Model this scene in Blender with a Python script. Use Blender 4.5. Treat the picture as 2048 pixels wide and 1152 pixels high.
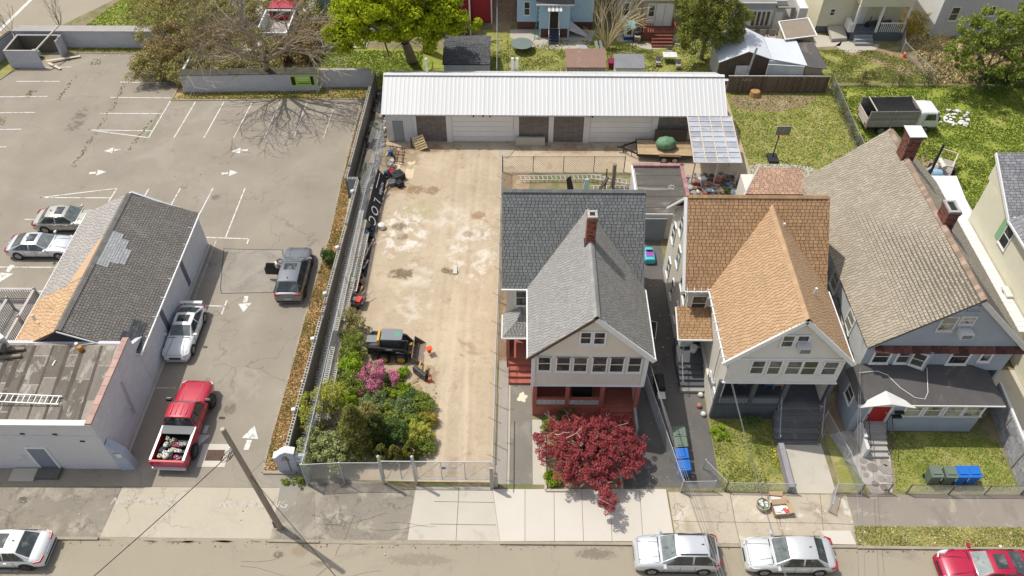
import bpy,math,random
import numpy as np
from mathutils import Vector,Matrix,noise as mnoise
for o in list(bpy.data.objects): bpy.data.objects.remove(o)
SC = bpy.context.scene
COL = SC.collection
rad = math.radians
# ------------------------------------------------------------------ camera
CH,PITCH,YAW,FPX = 40.0,rad(47.0),rad(0.54),1593.0
cd = bpy.data.cameras.new('camera'); cam = bpy.data.objects.new('camera',cd); COL.objects.link(cam)
cam.location = (0,0,CH); cam.rotation_euler = (rad(90)-PITCH,0,YAW)
cd.sensor_width = 36; cd.lens = 36*FPX/2048; cd.clip_start = .5; cd.clip_end = 2000
SC.camera = cam
# ------------------------------------------------------------------ daylight
SUNV = Vector((-.456,.258,1)).normalized()
w = bpy.data.worlds.new('World'); SC.world = w; w.use_nodes = True
wn = w.node_tree; wn.nodes.clear()
sky = wn.nodes.new('ShaderNodeTexSky'); sky.sky_type = 'NISHITA'; sky.sun_disc = False
sky.sun_elevation = math.asin(SUNV.z); sky.sun_rotation = math.atan2(SUNV.x,SUNV.y)
sky.air_density = 1.0; sky.dust_density = 2.2; sky.ozone_density = 0.8
bg = wn.nodes.new('ShaderNodeBackground'); bg.inputs[1].default_value = .15
wo = wn.nodes.new('ShaderNodeOutputWorld')
hv = wn.nodes.new('ShaderNodeHueSaturation'); hv.inputs['Saturation'].default_value = .55; wn.links.new(sky.outputs[0],hv.inputs['Color']); wn.links.new(hv.outputs[0],bg.inputs[0]); wn.links.new(bg.outputs[0],wo.inputs[0])
sd = bpy.data.lights.new('sun','SUN'); sd.energy = 3.4; sd.angle = rad(.53); sd.color = (1,.955,.88)
sun = bpy.data.objects.new('sun',sd); COL.objects.link(sun)
sun.rotation_euler = SUNV.to_track_quat('Z','Y').to_euler(); sun.location = (-20,20,60)
SC.view_settings.view_transform = 'Standard'; SC.view_settings.look = 'None'
SC.view_settings.exposure = 0.06; SC.view_settings.gamma = 1; SC.view_settings.use_curve_mapping = False
SC.cycles.max_bounces = 6; SC.cycles.diffuse_bounces = 3; SC.cycles.transparent_max_bounces = 8
# ------------------------------------------------------------------ survey: photo measurements -> metres
_fw = Vector((-math.sin(YAW)*math.cos(PITCH),math.cos(YAW)*math.cos(PITCH),-math.sin(PITCH)))
_rt = Vector((math.cos(YAW),math.sin(YAW),0)); _up = _rt.cross(_fw)
def _ray(px,py): return _fw + _rt*((px-1024)/FPX) - _up*((py-576)/FPX)
def G(px,py,z=0.):
    d = _ray(px,py); return Vector((0,0,CH)) + d*((z-CH)/d.z)
def GY(px,py,Y):
    d = _ray(px,py); return Vector((0,0,CH)) + d*(Y/d.y)
def GX(px,py,X):
    d = _ray(px,py); return Vector((0,0,CH)) + d*(X/d.x)
def Gs(l,z=0.): return [tuple(G(a,b,z)) for a,b in l]
rng = random.Random(11)
# ------------------------------------------------------------------ materials
MATS = {}
def _n(nt,t,**k):
    n = nt.nodes.new(t)
    for a,b in k.items(): setattr(n,a,b)
    return n
def _math(nt,op,a,b=None,clamp=False):
    n = _n(nt,'ShaderNodeMath',operation=op,use_clamp=clamp)
    for i,v in enumerate((a,b)):
        if v is None: continue
        if isinstance(v,(int,float)): n.inputs[i].default_value = v
        else: nt.links.new(v,n.inputs[i])
    return n.outputs[0]
def _noise(nt,vec,s,d=4,r=.55,dist=0.):
    n = _n(nt,'ShaderNodeTexNoise'); n.inputs['Scale'].default_value = s; n.inputs['Detail'].default_value = d
    n.inputs['Roughness'].default_value = r; n.inputs['Distortion'].default_value = dist
    nt.links.new(vec,n.inputs['Vector']); return n.outputs['Fac']
def _ramp(nt,v,lo,hi):
    n = _n(nt,'ShaderNodeMapRange',interpolation_type='SMOOTHSTEP'); nt.links.new(v,n.inputs[0])
    n.inputs[1].default_value = lo; n.inputs[2].default_value = hi; return n.outputs[0]
def _mix(nt,f,a,b,blend='MIX'):
    n = _n(nt,'ShaderNodeMix',data_type='RGBA',blend_type=blend)
    for i,v in ((0,f),(6,a),(7,b)):
        if isinstance(v,(int,float)): n.inputs[i].default_value = v
        elif isinstance(v,tuple): n.inputs[i].default_value = (*v,1) if len(v) == 3 else v
        else: nt.links.new(v,n.inputs[i])
    return n.outputs[2]
def mat(name,col,rough=.8,var=.12,vs=1.5,fine=.08,fs=25.,bump=0.,bs=40.,isl=0.,obj=0.,metal=0.,spec=.3,
        layers=(),cracks=None,brick=None,trans=0.,coat=0.,stretch=None,lines=None,hue=0.):
    """Procedural material. layers: (colour, scale, lo, hi, amount[, distortion]); cracks: (colour, scale, width, amount)."""
    if name in MATS: return MATS[name]
    m = bpy.data.materials.new(name); m.use_nodes = True; nt = m.node_tree; MATS[name] = m
    P = nt.nodes['Principled BSDF']; L = nt.links.new
    tc = _n(nt,'ShaderNodeTexCoord').outputs['Object']
    if stretch:
        mp = _n(nt,'ShaderNodeMapping'); mp.inputs['Scale'].default_value = stretch; L(tc,mp.inputs[0]); sv = mp.outputs[0]
    else: sv = tc
    f = 1.
    n1 = _noise(nt,sv,vs,5,.6,.3); f = _math(nt,'ADD',_math(nt,'MULTIPLY',_math(nt,'SUBTRACT',n1,.5),var*4),1.)
    if fine: f = _math(nt,'ADD',f,_math(nt,'MULTIPLY',_math(nt,'SUBTRACT',_noise(nt,sv,fs,3,.7),.5),fine*4))
    if isl:
        g = _n(nt,'ShaderNodeNewGeometry').outputs['Random Per Island']
        f = _math(nt,'MULTIPLY',f,_math(nt,'ADD',_math(nt,'MULTIPLY',_math(nt,'SUBTRACT',g,.5),isl*2),1.))
    if obj:
        oi = _n(nt,'ShaderNodeObjectInfo').outputs['Random']
        f = _math(nt,'MULTIPLY',f,_math(nt,'ADD',_math(nt,'MULTIPLY',_math(nt,'SUBTRACT',oi,.5),obj*2),1.))
    vm = _n(nt,'ShaderNodeVectorMath',operation='SCALE')
    base = _n(nt,'ShaderNodeRGB'); base.outputs[0].default_value = (*col,1); bc = base.outputs[0]
    if hue and isl:
        hs = _n(nt,'ShaderNodeHueSaturation'); L(bc,hs.inputs['Color'])
        L(_math(nt,'ADD',_math(nt,'MULTIPLY',_math(nt,'SUBTRACT',g,.5),hue),.5),hs.inputs['Hue']); bc = hs.outputs[0]
    L(bc,vm.inputs[0]); L(f,vm.inputs['Scale']); c = vm.outputs[0]
    hgt = None
    if brick:   # (mortar colour, scale width, height, sep)
        bt = _n(nt,'ShaderNodeTexBrick'); sx = _n(nt,'ShaderNodeSeparateXYZ'); L(tc,sx.inputs[0])
        cb = _n(nt,'ShaderNodeCombineXYZ'); L(_math(nt,'ADD',sx.outputs[0],sx.outputs[1]),cb.inputs[0]); L(sx.outputs[2],cb.inputs[1])
        L(cb.outputs[0],bt.inputs['Vector']); bt.inputs['Scale'].default_value = 1.
        bt.inputs['Brick Width'].default_value = brick[1]; bt.inputs['Row Height'].default_value = brick[2]
        bt.inputs['Mortar Size'].default_value = brick[3]; bt.inputs['Color1'].default_value = (1,1,1,1); bt.inputs['Color2'].default_value = ((.9,)*3 if brick[1] > .3 else (.72,)*3)+(1,)
        bt.inputs['Mortar'].default_value = (1,1,1,1)
        c = _mix(nt,1.,c,bt.outputs['Color'],'MULTIPLY'); c = _mix(nt,bt.outputs['Fac'],c,brick[0])
        hgt = _math(nt,'SUBTRACT',1.,bt.outputs['Fac'])
    for ly in layers:
        fa = _noise(nt,sv,ly[1],6,.62,ly[5] if len(ly) > 5 else .6)
        fa = _math(nt,'MULTIPLY',_ramp(nt,fa,ly[2],ly[3]),ly[4])
        if len(ly) > 6:   # a stain with its own place: ragged ellipse (x, y, rx, ry)
            gx_,gy_,rx,ry = ly[6]; mp = _n(nt,'ShaderNodeMapping'); mp.inputs['Location'].default_value = (-gx_/rx,-gy_/ry,0); mp.inputs['Scale'].default_value = (1/rx,1/ry,0); L(tc,mp.inputs[0])
            ln = _n(nt,'ShaderNodeVectorMath',operation='LENGTH'); L(mp.outputs[0],ln.inputs[0])
            q = _math(nt,'ADD',ln.outputs['Value'],_math(nt,'MULTIPLY',_math(nt,'SUBTRACT',_noise(nt,tc,2.2/min(rx,ry)+.3,5,.65),.5),1.5))
            fa = _math(nt,'MULTIPLY',fa,_math(nt,'SUBTRACT',1.,_ramp(nt,q,.62,1.02)))
        c = _mix(nt,fa,c,tuple(ly[0]))
    if cracks:
        dn = _n(nt,'ShaderNodeTexNoise'); dn.inputs['Scale'].default_value = cracks[1]*2.5; dn.inputs['Detail'].default_value = 5; L(tc,dn.inputs['Vector'])
        va = _n(nt,'ShaderNodeVectorMath',operation='MULTIPLY_ADD'); L(dn.outputs['Color'],va.inputs[0]); va.inputs[1].default_value = (.9/cracks[1],)*3; L(tc,va.inputs[2])
        vo = _n(nt,'ShaderNodeTexVoronoi',feature='DISTANCE_TO_EDGE'); vo.inputs['Scale'].default_value = cracks[1]; L(va.outputs[0],vo.inputs['Vector'])
        fa = _math(nt,'SUBTRACT',1.,_ramp(nt,vo.outputs['Distance'],0.,cracks[2]))
        gate = _ramp(nt,_noise(nt,tc,cracks[1]*.55,3),.42,.62)
        c = _mix(nt,_math(nt,'MULTIPLY',_math(nt,'MULTIPLY',fa,gate),cracks[3]),c,tuple(cracks[0]))
    L(c,P.inputs['Base Color'])
    P.inputs['Roughness'].default_value = rough; P.inputs['Metallic'].default_value = metal
    P.inputs['Specular IOR Level'].default_value = spec
    if coat: P.inputs['Coat Weight'].default_value = coat; P.inputs['Coat Roughness'].default_value = .06
    if bump or hgt is not None:
        b = _n(nt,'ShaderNodeBump'); b.inputs['Strength'].default_value = bump or .5; b.inputs['Distance'].default_value = .02
        h = _noise(nt,sv,bs,4,.7)
        if hgt is not None: h = _math(nt,'ADD',_math(nt,'MULTIPLY',h,.3),hgt)
        L(h,b.inputs['Height']); L(b.outputs[0],P.inputs['Normal'])
    if trans:
        t = _n(nt,'ShaderNodeBsdfTranslucent'); L(c,t.inputs['Color']); ms = _n(nt,'ShaderNodeMixShader'); ms.inputs[0].default_value = trans
        L(P.outputs[0],ms.inputs[1]); L(t.outputs[0],ms.inputs[2]); L(ms.outputs[0],nt.nodes['Material Output'].inputs['Surface'])
    return m
def paint(name,col,rough=.5,**k):
    k.setdefault('var',.05); k.setdefault('fine',.03); return mat(name,col,rough,**k)
# ------------------------------------------------------------------ mesh collecting
class MB:
    def __init__(s): s.v = []; s.f = []; s.m = []
    def add(s,vs,fs,mi=0):
        b = len(s.v); s.v += [tuple(p) for p in vs]
        s.f += [tuple(i+b for i in f) for f in fs]; s.m += [mi]*len(fs); return s
    def box(s,x0,x1,y0,y1,z0,z1,mi=0):
        vs = [(x,y,z) for z in (z0,z1) for y in (y0,y1) for x in (x0,x1)]
        return s.add(vs,[(0,2,3,1),(4,5,7,6),(0,1,5,4),(2,6,7,3),(0,4,6,2),(1,3,7,5)],mi)
    def obox(s,c,sz,rz=0.,tilt=None,mi=0):
        M_ = Matrix.Translation(Vector(c)) @ Matrix.Rotation(rz,4,'Z')
        if tilt is not None: M_ = M_ @ Matrix.Rotation(tilt[1],4,tilt[0])
        x,y,z = [q/2 for q in sz]
        vs = [M_ @ Vector((a*x,b*y,e*z)) for e in (-1,1) for b in (-1,1) for a in (-1,1)]
        return s.add(vs,[(0,2,3,1),(4,5,7,6),(0,1,5,4),(2,6,7,3),(0,4,6,2),(1,3,7,5)],mi)
    def bar(s,p,q,w,h=None,up=(0,0,1),mi=0):
        p,q = Vector(p),Vector(q); h = h or w; d = (q-p).normalized(); u = Vector(up)
        if abs(d.dot(u)) > .98: u = Vector((0,1,0))
        a = d.cross(u).normalized(); b = a.cross(d)
        vs = [r + a*(i*w/2) + b*(j*h/2) for r in (p,q) for j in (-1,1) for i in (-1,1)]
        return s.add(vs,[(0,2,3,1),(4,5,7,6),(0,1,5,4),(2,6,7,3),(0,4,6,2),(1,3,7,5)],mi)
    def tube(s,pts,r,n=6,mi=0,caps=True):
        pts = [Vector(p) for p in pts]; k = len(pts); rs = r if isinstance(r,(list,tuple)) else [r]*k
        vs = []; ref = Vector((0,0,1))
        for i,p in enumerate(pts):
            d = (pts[min(i+1,k-1)] - pts[max(i-1,0)])
            if d.length < 1e-7: d = Vector((0,0,1))
            d.normalize(); a = d.cross(ref)
            if a.length < .1: a = d.cross(Vector((0,1,0)))
            a.normalize(); b = d.cross(a)
            for j in range(n):
                t = 2*math.pi*j/n; vs.append(p + a*(rs[i]*math.cos(t)) + b*(rs[i]*math.sin(t)))
        fs = [(i*n+j,i*n+(j+1) % n,(i+1)*n+(j+1) % n,(i+1)*n+j) for i in range(k-1) for j in range(n)]
        if caps: fs += [tuple(range(n-1,-1,-1)),tuple(range((k-1)*n,k*n))]
        return s.add(vs,fs,mi)
    def lathe(s,c,prof,n=12,axis='Z',mi=0):
        c = Vector(c); vs = []; k = len(prof)
        for r,h in prof:
            for j in range(n):
                t = 2*math.pi*j/n; a,b = r*math.cos(t),r*math.sin(t)
                vs.append(c + (Vector((a,b,h)) if axis == 'Z' else Vector((a,h,b)) if axis == 'Y' else Vector((h,a,b))))
        fs = [(i*n+j,i*n+(j+1) % n,(i+1)*n+(j+1) % n,(i+1)*n+j) for i in range(k-1) for j in range(n)]
        fs += [tuple(range(n-1,-1,-1)),tuple(range((k-1)*n,k*n))]
        return s.add(vs,fs,mi)
    def slab(s,pts,off,mi=0):
        """polygon pts (3D) extruded by vector off (away from its visible face)"""
        pts = [Vector(p) for p in pts]; n = len(pts); off = Vector(off)
        nrm = Vector((0,0,0))
        for i in range(n): nrm += (pts[i]-pts[0]).cross(pts[(i+1) % n]-pts[0])
        if nrm.dot(off) > 0: pts = pts[::-1]
        return s.add(pts + [p+off for p in pts],[tuple(range(n)),tuple(range(2*n-1,n-1,-1))] +
                     [(i,i+n,(i+1) % n+n,(i+1) % n) for i in range(n)],mi)
    def flat(s,pts,mi=0):
        pts = [Vector(p) for p in pts]; nz = sum(pts[i].x*pts[(i+1) % len(pts)].y - pts[(i+1) % len(pts)].x*pts[i].y for i in range(len(pts)))
        if nz < 0: pts = pts[::-1]
        return s.add(pts,[tuple(range(len(pts)))],mi)
    def ball(s,c,r,n=8,mi=0,sq=(1,1,1)):
        pr = [(r*max(.02,math.sin(math.pi*i/n)),-r*math.cos(math.pi*i/n)) for i in range(n+1)]
        b = len(s.v); s.lathe((0,0,0),pr,n+2,mi=mi)
        s.v[b:] = [(c[0]+v[0]*sq[0],c[1]+v[1]*sq[1],c[2]+v[2]*sq[2]) for v in s.v[b:]]; return s
ORG = {}
def _link(o,parent,loc):
    COL.objects.link(o)
    if parent is not None: o.parent = parent; ORG[o.name] = ORG[parent.name]
    else: o.location = loc; ORG[o.name] = Vector(loc)
def build(mb,name,mats,parent=None,loc=(0,0,0),smooth=0,kind=None,label=None,local=False,sub=0):
    """one mesh object; vertices given in world metres (local=True: relative to the thing)"""
    me = bpy.data.meshes.new(name)
    org = Vector((0,0,0)) if local else (ORG[parent.name] if parent is not None else Vector(loc))
    if isinstance(mb,MB): V,F,MI = mb.v,mb.f,mb.m
    else: V,F,MI = mb[0],mb[1],None
    V = np.asarray(V,dtype=float) - np.array(org)
    me.from_pydata(V.tolist() if len(V) < 200000 else V.tolist(),[],F)
    if not isinstance(mats,(list,tuple)): mats = [mats]
    for m in mats: me.materials.append(m)
    if MI and len(mats) > 1: me.polygons.foreach_set('material_index',MI)
    if smooth:
        me.polygons.foreach_set('use_smooth',[True]*len(me.polygons))
        if smooth < 180: me.set_sharp_from_angle(angle=rad(smooth))
    o = bpy.data.objects.new(name,me); _link(o,parent,loc)
    if sub: md = o.modifiers.new('s','SUBSURF'); md.levels = md.render_levels = sub
    if kind: o['kind'] = kind
    if label: o['label'] = label
    return o
def tag(o,label=None,cat=None,group=None,kind=None):
    if label: o['label'] = label
    if cat: o['category'] = cat
    if group: o['group'] = group
    if kind: o['kind'] = kind
    return o
def thing(name,label,cat,loc=(0,0,0),rz=0.,group=None):
    o = bpy.data.objects.new(name,None); o.empty_display_size = .3; _link(o,None,tuple(loc)); o.rotation_euler.z = rz
    return tag(o,label,cat,group)
def single(mb,name,m,label,cat,loc,group=None,**k):
    return tag(build(mb,name,m,loc=tuple(loc),**k),label,cat,group)
def struct(mb,name,m,parent=None,**k):
    return build(mb,name,m,parent,kind=None if parent is not None else 'structure',**k)
def inst(o,parent=None,loc=None,rz=None,rot=None):
    c = o.copy(); COL.objects.link(c); ORG[c.name] = ORG[o.name]
    if parent is not None: c.parent = parent
    if loc is not None: c.location = loc
    if rz is not None: c.rotation_euler = (0,0,rz)
    if rot is not None: c.rotation_euler = rot
    return c
def copy_tree(o,parent=None,kids=None):
    c = o.copy(); COL.objects.link(c); ORG[c.name] = ORG[o.name]; c.parent = parent
    for ch in list(o.children): copy_tree(ch,c)
    return c
def dup(o,loc,rz,label,group=None):
    c = copy_tree(o); c.location = loc; c.rotation_euler = (0,0,rz); c['label'] = label
    if group: c['group'] = group
    return c
# ------------------------------------------------------------------ courses: shingles, lap siding
def courses(P,expo,tab,h=.02,eave=(0,1),seed=0,gap=.012,jit=.008):
    """real overlapping rows laid on planar polygon P (first edge = lowest edge)"""
    P = [Vector(p) for p in P]; u = (P[eave[1]]-P[eave[0]]).normalized()
    nr = Vector((0,0,0))
    for i in range(1,len(P)-1): nr += (P[i]-P[0]).cross(P[i+1]-P[0])
    nr.normalize(); v = nr.cross(u)
    if (sum(((p-P[0]).dot(v) for p in P))) < 0: v = -v
    n = u.cross(v)
    if n.z < -1e-6: n = -n
    o = P[eave[0]]; q = [((p-o).dot(u),(p-o).dot(v)) for p in P]; r = random.Random(seed)
    def span(y):
        xs = []
        for i in range(len(q)):
            (x0,y0),(x1,y1) = q[i],q[(i+1) % len(q)]
            if (y0 <= y < y1) or (y1 <= y < y0): xs.append(x0+(x1-x0)*(y-y0)/(y1-y0))
        return (min(xs),max(xs)) if len(xs) > 1 else None
    vmax = max(b for a,b in q); mb = MB(); y = 0.; k = 0
    if n.dot(P[0]*0+Vector((0,0,1))) < .02: # wall: outward side is told by polygon winding
        n = nr
    while y < vmax-.01:
        y1 = min(y+expo,vmax-1e-4); s0,s1 = span(y+1e-4),span(y1-1e-4)
        if s0 and s1:
            lo,hi = min(s0[0],s1[0]),max(s0[1],s1[1])
            x = lo - (r.random()*tab if tab else 0)
            while x < hi:
                e = x + (tab*(.8+.4*r.random()) if tab else hi-lo+1)
                a0,b0 = max(x+gap/2,s0[0]),min(e-gap/2,s0[1]); a1,b1 = max(x+gap/2,s1[0]),min(e-gap/2,s1[1])
                if b0-a0 > .01 or b1-a1 > .01:
                    b0 = max(b0,a0); b1 = max(b1,a1); j = (r.random()-.5)*jit*2 if tab else 0; hh = h*(.8+.4*r.random()) if tab else h
                    c = [o+u*a0+v*(y+j)+n*hh,o+u*b0+v*(y+j)+n*hh,o+u*b1+v*y1+n*.004,o+u*a1+v*y1+n*.004,o+u*a0+v*(y+j)+n*.001,o+u*b0+v*(y+j)+n*.001]
                    mb.add(c,[(0,1,2,3),(4,5,1,0)])
                x = e
        y += expo; k += 1
    return mb
def roof(parent,pts,mt,expo=.19,tab=.33,thick=.14,seed=0,h=.024,name='roof_slope',under=None):
    P = [Vector(p) for p in pts]; nr = (P[1]-P[0]).cross(P[2]-P[0]).normalized()
    if nr.z < 0: nr = -nr
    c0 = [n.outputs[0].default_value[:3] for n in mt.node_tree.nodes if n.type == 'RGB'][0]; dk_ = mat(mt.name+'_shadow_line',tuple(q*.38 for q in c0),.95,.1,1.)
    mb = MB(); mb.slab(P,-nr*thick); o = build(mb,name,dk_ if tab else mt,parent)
    build(courses(P,expo,tab,h,seed=seed,gap=.034),'shingles',mt,o,kind='stuff')
    return o
class Fr:
    """vertical wall frame: s along the wall (left to right seen from outside), z up, n outward"""
    def __init__(s,p0,p1):
        s.p = Vector((p0[0],p0[1],0)); d = Vector((p1[0]-p0[0],p1[1]-p0[1],0)); s.L = d.length; s.t = d/s.L
        s.n = Vector((s.t.y,-s.t.x,0))
    def at(s,a,z,off=0.): return s.p + s.t*a + s.n*off + Vector((0,0,z))
    def px(s,x,y):
        d = _ray(x,y); k = (s.p-Vector((0,0,CH))).dot(s.n)/d.dot(s.n); q = Vector((0,0,CH))+d*k
        return ((q-s.p).dot(s.t),q.z)
def wall(parent,p0,p1,z0,z1,mt,sid=.16,poly=None,th=.16,name='wall',smat=None):
    f = Fr(p0,p1); poly = poly or [(0,z0),(f.L,z0),(f.L,z1),(0,z1)]; poly = [(min(max(a,.004),f.L-.004),b) for a,b in poly]
    P = [f.at(a,b) for a,b in poly]; mb = MB(); mb.slab(P,-f.n*th); o = build(mb,name,mt,parent)
    if sid: build(courses(P,sid,None,.016),'siding',smat or mt,o,kind='stuff')
    return f
def fbox(mb,f,s0,s1,z0,z1,o0,o1,mi=0):
    vs = [f.at(a,z,q) for q in (o0,o1) for z in (z0,z1) for a in (s0,s1)]
    mb.add(vs,[(0,2,3,1),(4,5,7,6),(0,1,5,4),(2,6,7,3),(0,4,6,2),(1,3,7,5)],mi); return mb
def window(parent,f,s,z,w_,h_,fm,gm,bars=1,mull=0,fw=.075,name='window',label=None,off=.02,sill=True):
    mb = MB(); a,b = s-w_/2,s+w_/2; t = off+.05
    fbox(mb,f,a-fw,a,z-fw,z+h_+fw,-.02,t); fbox(mb,f,b,b+fw,z-fw,z+h_+fw,-.02,t)
    fbox(mb,f,a,b,z-fw,z,-.02,t); fbox(mb,f,a,b,z+h_,z+h_+fw,-.02,t)
    if sill: fbox(mb,f,a-fw-.03,b+fw+.03,z-fw-.04,z-fw,-.02,t+.05)
    for i in range(bars): zz = z+h_*(i+1)/(bars+1); fbox(mb,f,a,b,zz-.022,zz+.022,-.01,t-.015)
    for i in range(mull): ss = a+w_*(i+1)/(mull+1); fbox(mb,f,ss-.02,ss+.02,z,z+h_,-.012,t-.018)
    o = build(mb,name,fm,parent,label=label)
    for i in range(bars+1):
        pb = MB(); z0,z1 = z+h_*i/(bars+1),z+h_*(i+1)/(bars+1); q = .022 if i == 0 and bars else .012
        fbox(pb,f,a+.001,b-.001,z0+.001,z1-.001,.003,off+q); build(pb,'pane',gm,o)
    return o
def win_px(parent,f,x0,y0,x1,y1,fm,gm,**k):
    """window by its photographed corners on the wall plane (bottom-left, top-right of the glass)"""
    a,zb = f.px(x0,y1); b,zt = f.px(x1,y0); a2,_ = f.px(x0,y0); b2,_ = f.px(x1,y1)
    a = (a+a2)/2; b = (b+b2)/2
    return window(parent,f,(a+b)/2,zb,abs(b-a),zt-zb,fm,gm,**k)
def beam(parent,name,p,q,w_,h_,m,**k):
    return build(MB().bar(p,q,w_,h_),name,m,parent,**k)
# ================================================================== materials used all over
m_earth = mat('earth',(.25,.2,.12),.95,.2,.25,.2,9,bump=.4,layers=[((.14,.16,.045),.9,.42,.6,.8),((.34,.28,.19),1.7,.58,.68,.6)])
m_lot = mat('lot_asphalt',(.285,.248,.196),.9,.13,.3,.10,16,bump=.25,bs=30,
            layers=[((.36,.335,.29),.22,.52,.7,.5),((.16,.145,.12),.5,.6,.74,.45),((.13,.14,.05),1.1,.66,.74,.5),((.12,.11,.095),3.5,.66,.76,.35),((.12,.105,.085),1.2,0.4,0.55,0.7,.6,(-37.6,56.6,0.8,2.0)),((.13,.115,.09),3.0,0.3,0.5,0.7,.6,(-17.2,27.2,0.45,0.5)),((.13,.115,.09),3.0,0.3,0.5,0.7,.6,(-23.2,46.6,0.4,0.35)),((.35,.31,.25),1.0,0.4,0.55,0.5,.6,(-29.1,53.1,0.8,1.2)),((.34,.30,.24),0.5,0.4,0.6,0.4,.6,(-19.0,34.0,2.0,5.0)),((.35,.31,.25),1.0,0.4,0.55,0.6,.6,(-16.8,29.0,1.1,1.6)),((.13,.15,.05),3.0,0.3,0.5,0.6,.6,(-30.5,63.5,0.3,2.0)),((.14,.16,.05),3.0,0.3,0.5,0.5,.6,(-31.0,56.0,0.2,3.0))],
            cracks=((.10,.09,.075),.16,.012,.45))
m_street = mat('street_asphalt',(.33,.285,.212),.9,.08,.15,.06,18,bump=.2,bs=40,
               layers=[((.19,.17,.14),.35,.58,.72,.5),((.42,.38,.30),.25,.55,.75,.4),((.12,.11,.09),1.2,.70,.78,.5),((.13,.11,.085),3.0,0.3,0.5,0.8,.6,(-12.4,18.1,0.3,0.25)),((.15,.125,.095),3.0,0.3,0.5,0.7,.6,(4.2,18.3,1.2,0.35)),((.24,.17,.10),3.0,0.3,0.5,0.5,.6,(-11.3,18.3,0.5,0.4)),((.16,.14,.1),3.0,0.3,0.5,0.4,.6,(-5.0,17.9,2.0,0.4))],cracks=((.16,.14,.11),.12,.012,.4))
m_dkasph = mat('driveway_asphalt',(.13,.122,.112),.9,.12,.5,.12,14,bump=.35,bs=30,layers=[((.24,.225,.2),.9,.58,.74,.5),((.07,.066,.06),.6,.58,.7,.5)],cracks=((.2,.19,.16),.5,.02,.5))
m_patch = mat('patched_asphalt',(.255,.225,.18),.92,.12,.5,.14,12,bump=.5,bs=18,layers=[((.40,.36,.28),.8,.50,.66,.75),((.15,.13,.11),1.0,.56,.68,.6)],cracks=((.13,.11,.09),.75,.045,.75))
m_apron = mat('old_concrete',(.45,.40,.31),.9,.07,.35,.06,20,bump=.25,layers=[((.32,.28,.21),.5,.56,.72,.6),((.52,.48,.39),1.3,.56,.7,.4)],cracks=((.22,.19,.14),.42,.022,.8))
m_conc = mat('concrete',(.47,.43,.36),.9,.06,.5,.05,25,bump=.15,layers=[((.33,.295,.235),.7,.56,.74,.55),((.24,.21,.16),2.4,.66,.76,.3)],obj=.06)
m_slab = mat('new_concrete',(.56,.52,.45),.85,.035,.5,.03,30,obj=.025,layers=[((.47,.44,.385),.9,.6,.76,.4)])
m_oldwalk = mat('worn_concrete',(.46,.40,.31),.92,.1,.45,.1,14,bump=.3,obj=.08,layers=[((.30,.235,.165),.55,.52,.66,.7),((.62,.585,.5),.8,.57,.68,.7)],cracks=((.2,.165,.12),.55,.03,.75))
m_dirt = mat('dirt',(.43,.345,.243),.97,.07,.12,.09,9,bump=.5,bs=14,
             layers=[((.52,.43,.31),.30,.44,.66,.7),((.36,.28,.185),2.2,.52,.64,.45),((.50,.42,.30),6.,.56,.66,.5),((.30,.205,.12),.42,.585,.70,.75),((.17,.115,.07),.95,.70,.78,.6),((.56,.47,.35),1.0,0.3,0.5,0.5,.6,(-4.4,26,0.35,5)),((.56,.47,.35),1.0,0.3,0.5,0.5,.6,(-3.1,26,0.35,5)),((.56,.47,.35),1.0,0.3,0.5,0.4,.6,(-4.2,33,0.4,6)),((.36,.27,.17),1.0,0.3,0.5,0.6,.6,(-8.6,30.5,2.2,2.5)),((.66,.61,.53),1.1,0.45,0.58,0.85,.6,(-8.3,42.8,2.0,3.0)),((.62,.56,.475),1.2,.40,.66,.6,.6,(-7.0,36.8,1.5,3.4)),((.64,.585,.50),1.0,0.46,0.6,0.75,.6,(-3.2,41.0,2.0,3.5)),((.62,.56,.475),1.2,.40,.66,.6,.6,(-5.6,44.6,2.2,1.6)),((.33,.32,.13),1.5,0.45,0.6,0.6,.6,(-7.4,45.3,1.3,1.3)),((.15,.105,.065),3.0,0.3,0.5,0.85,.6,(-8.1,38.55,1.0,0.6)),((.15,.105,.065),3.0,0.3,0.5,0.85,.6,(-5.0,38.9,0.35,0.35)),((.15,.105,.065),3.0,0.3,0.5,0.85,.6,(-4.5,38.7,0.5,0.3)),((.15,.105,.065),3.0,0.3,0.5,0.7,.6,(-8.7,43.4,0.7,0.5)),((.15,.105,.065),3.0,0.3,0.5,0.6,.6,(-8.4,42.3,0.5,0.4)),((.24,.15,.085),3.0,0.3,0.5,0.8,.6,(-7.9,47.6,0.9,0.6)),((.24,.15,.085),3.0,0.3,0.5,0.8,.6,(-6.6,47.5,0.6,0.6)),((.24,.15,.085),3.0,0.3,0.5,0.7,.6,(-2.9,44.7,0.6,0.5)),((.24,.15,.085),3.0,0.3,0.5,0.6,.6,(-3.6,42.6,0.5,0.4)),((.24,.15,.085),3.0,0.3,0.5,0.7,.6,(-9.6,47.9,1.0,0.6)),((.24,.15,.085),1.0,0.4,0.6,0.7,.6,(-7.0,52.9,3.0,0.8)),((.24,.15,.085),1.0,0.4,0.6,0.6,.6,(4.0,53.0,6.0,0.8)),((.24,.15,.085),3.0,0.3,0.5,0.6,.6,(-5.6,29.9,0.8,0.8)),((.24,.15,.085),1.5,0.3,0.5,0.6,.6,(-9.5,51.5,2.0,1.5))])
m_soil = mat('bare_soil',(.30,.215,.135),.97,.15,.7,.15,9,bump=.5,layers=[((.45,.36,.24),.8,.52,.66,.7),((.20,.2,.06),1.2,.58,.7,.7)])
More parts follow.
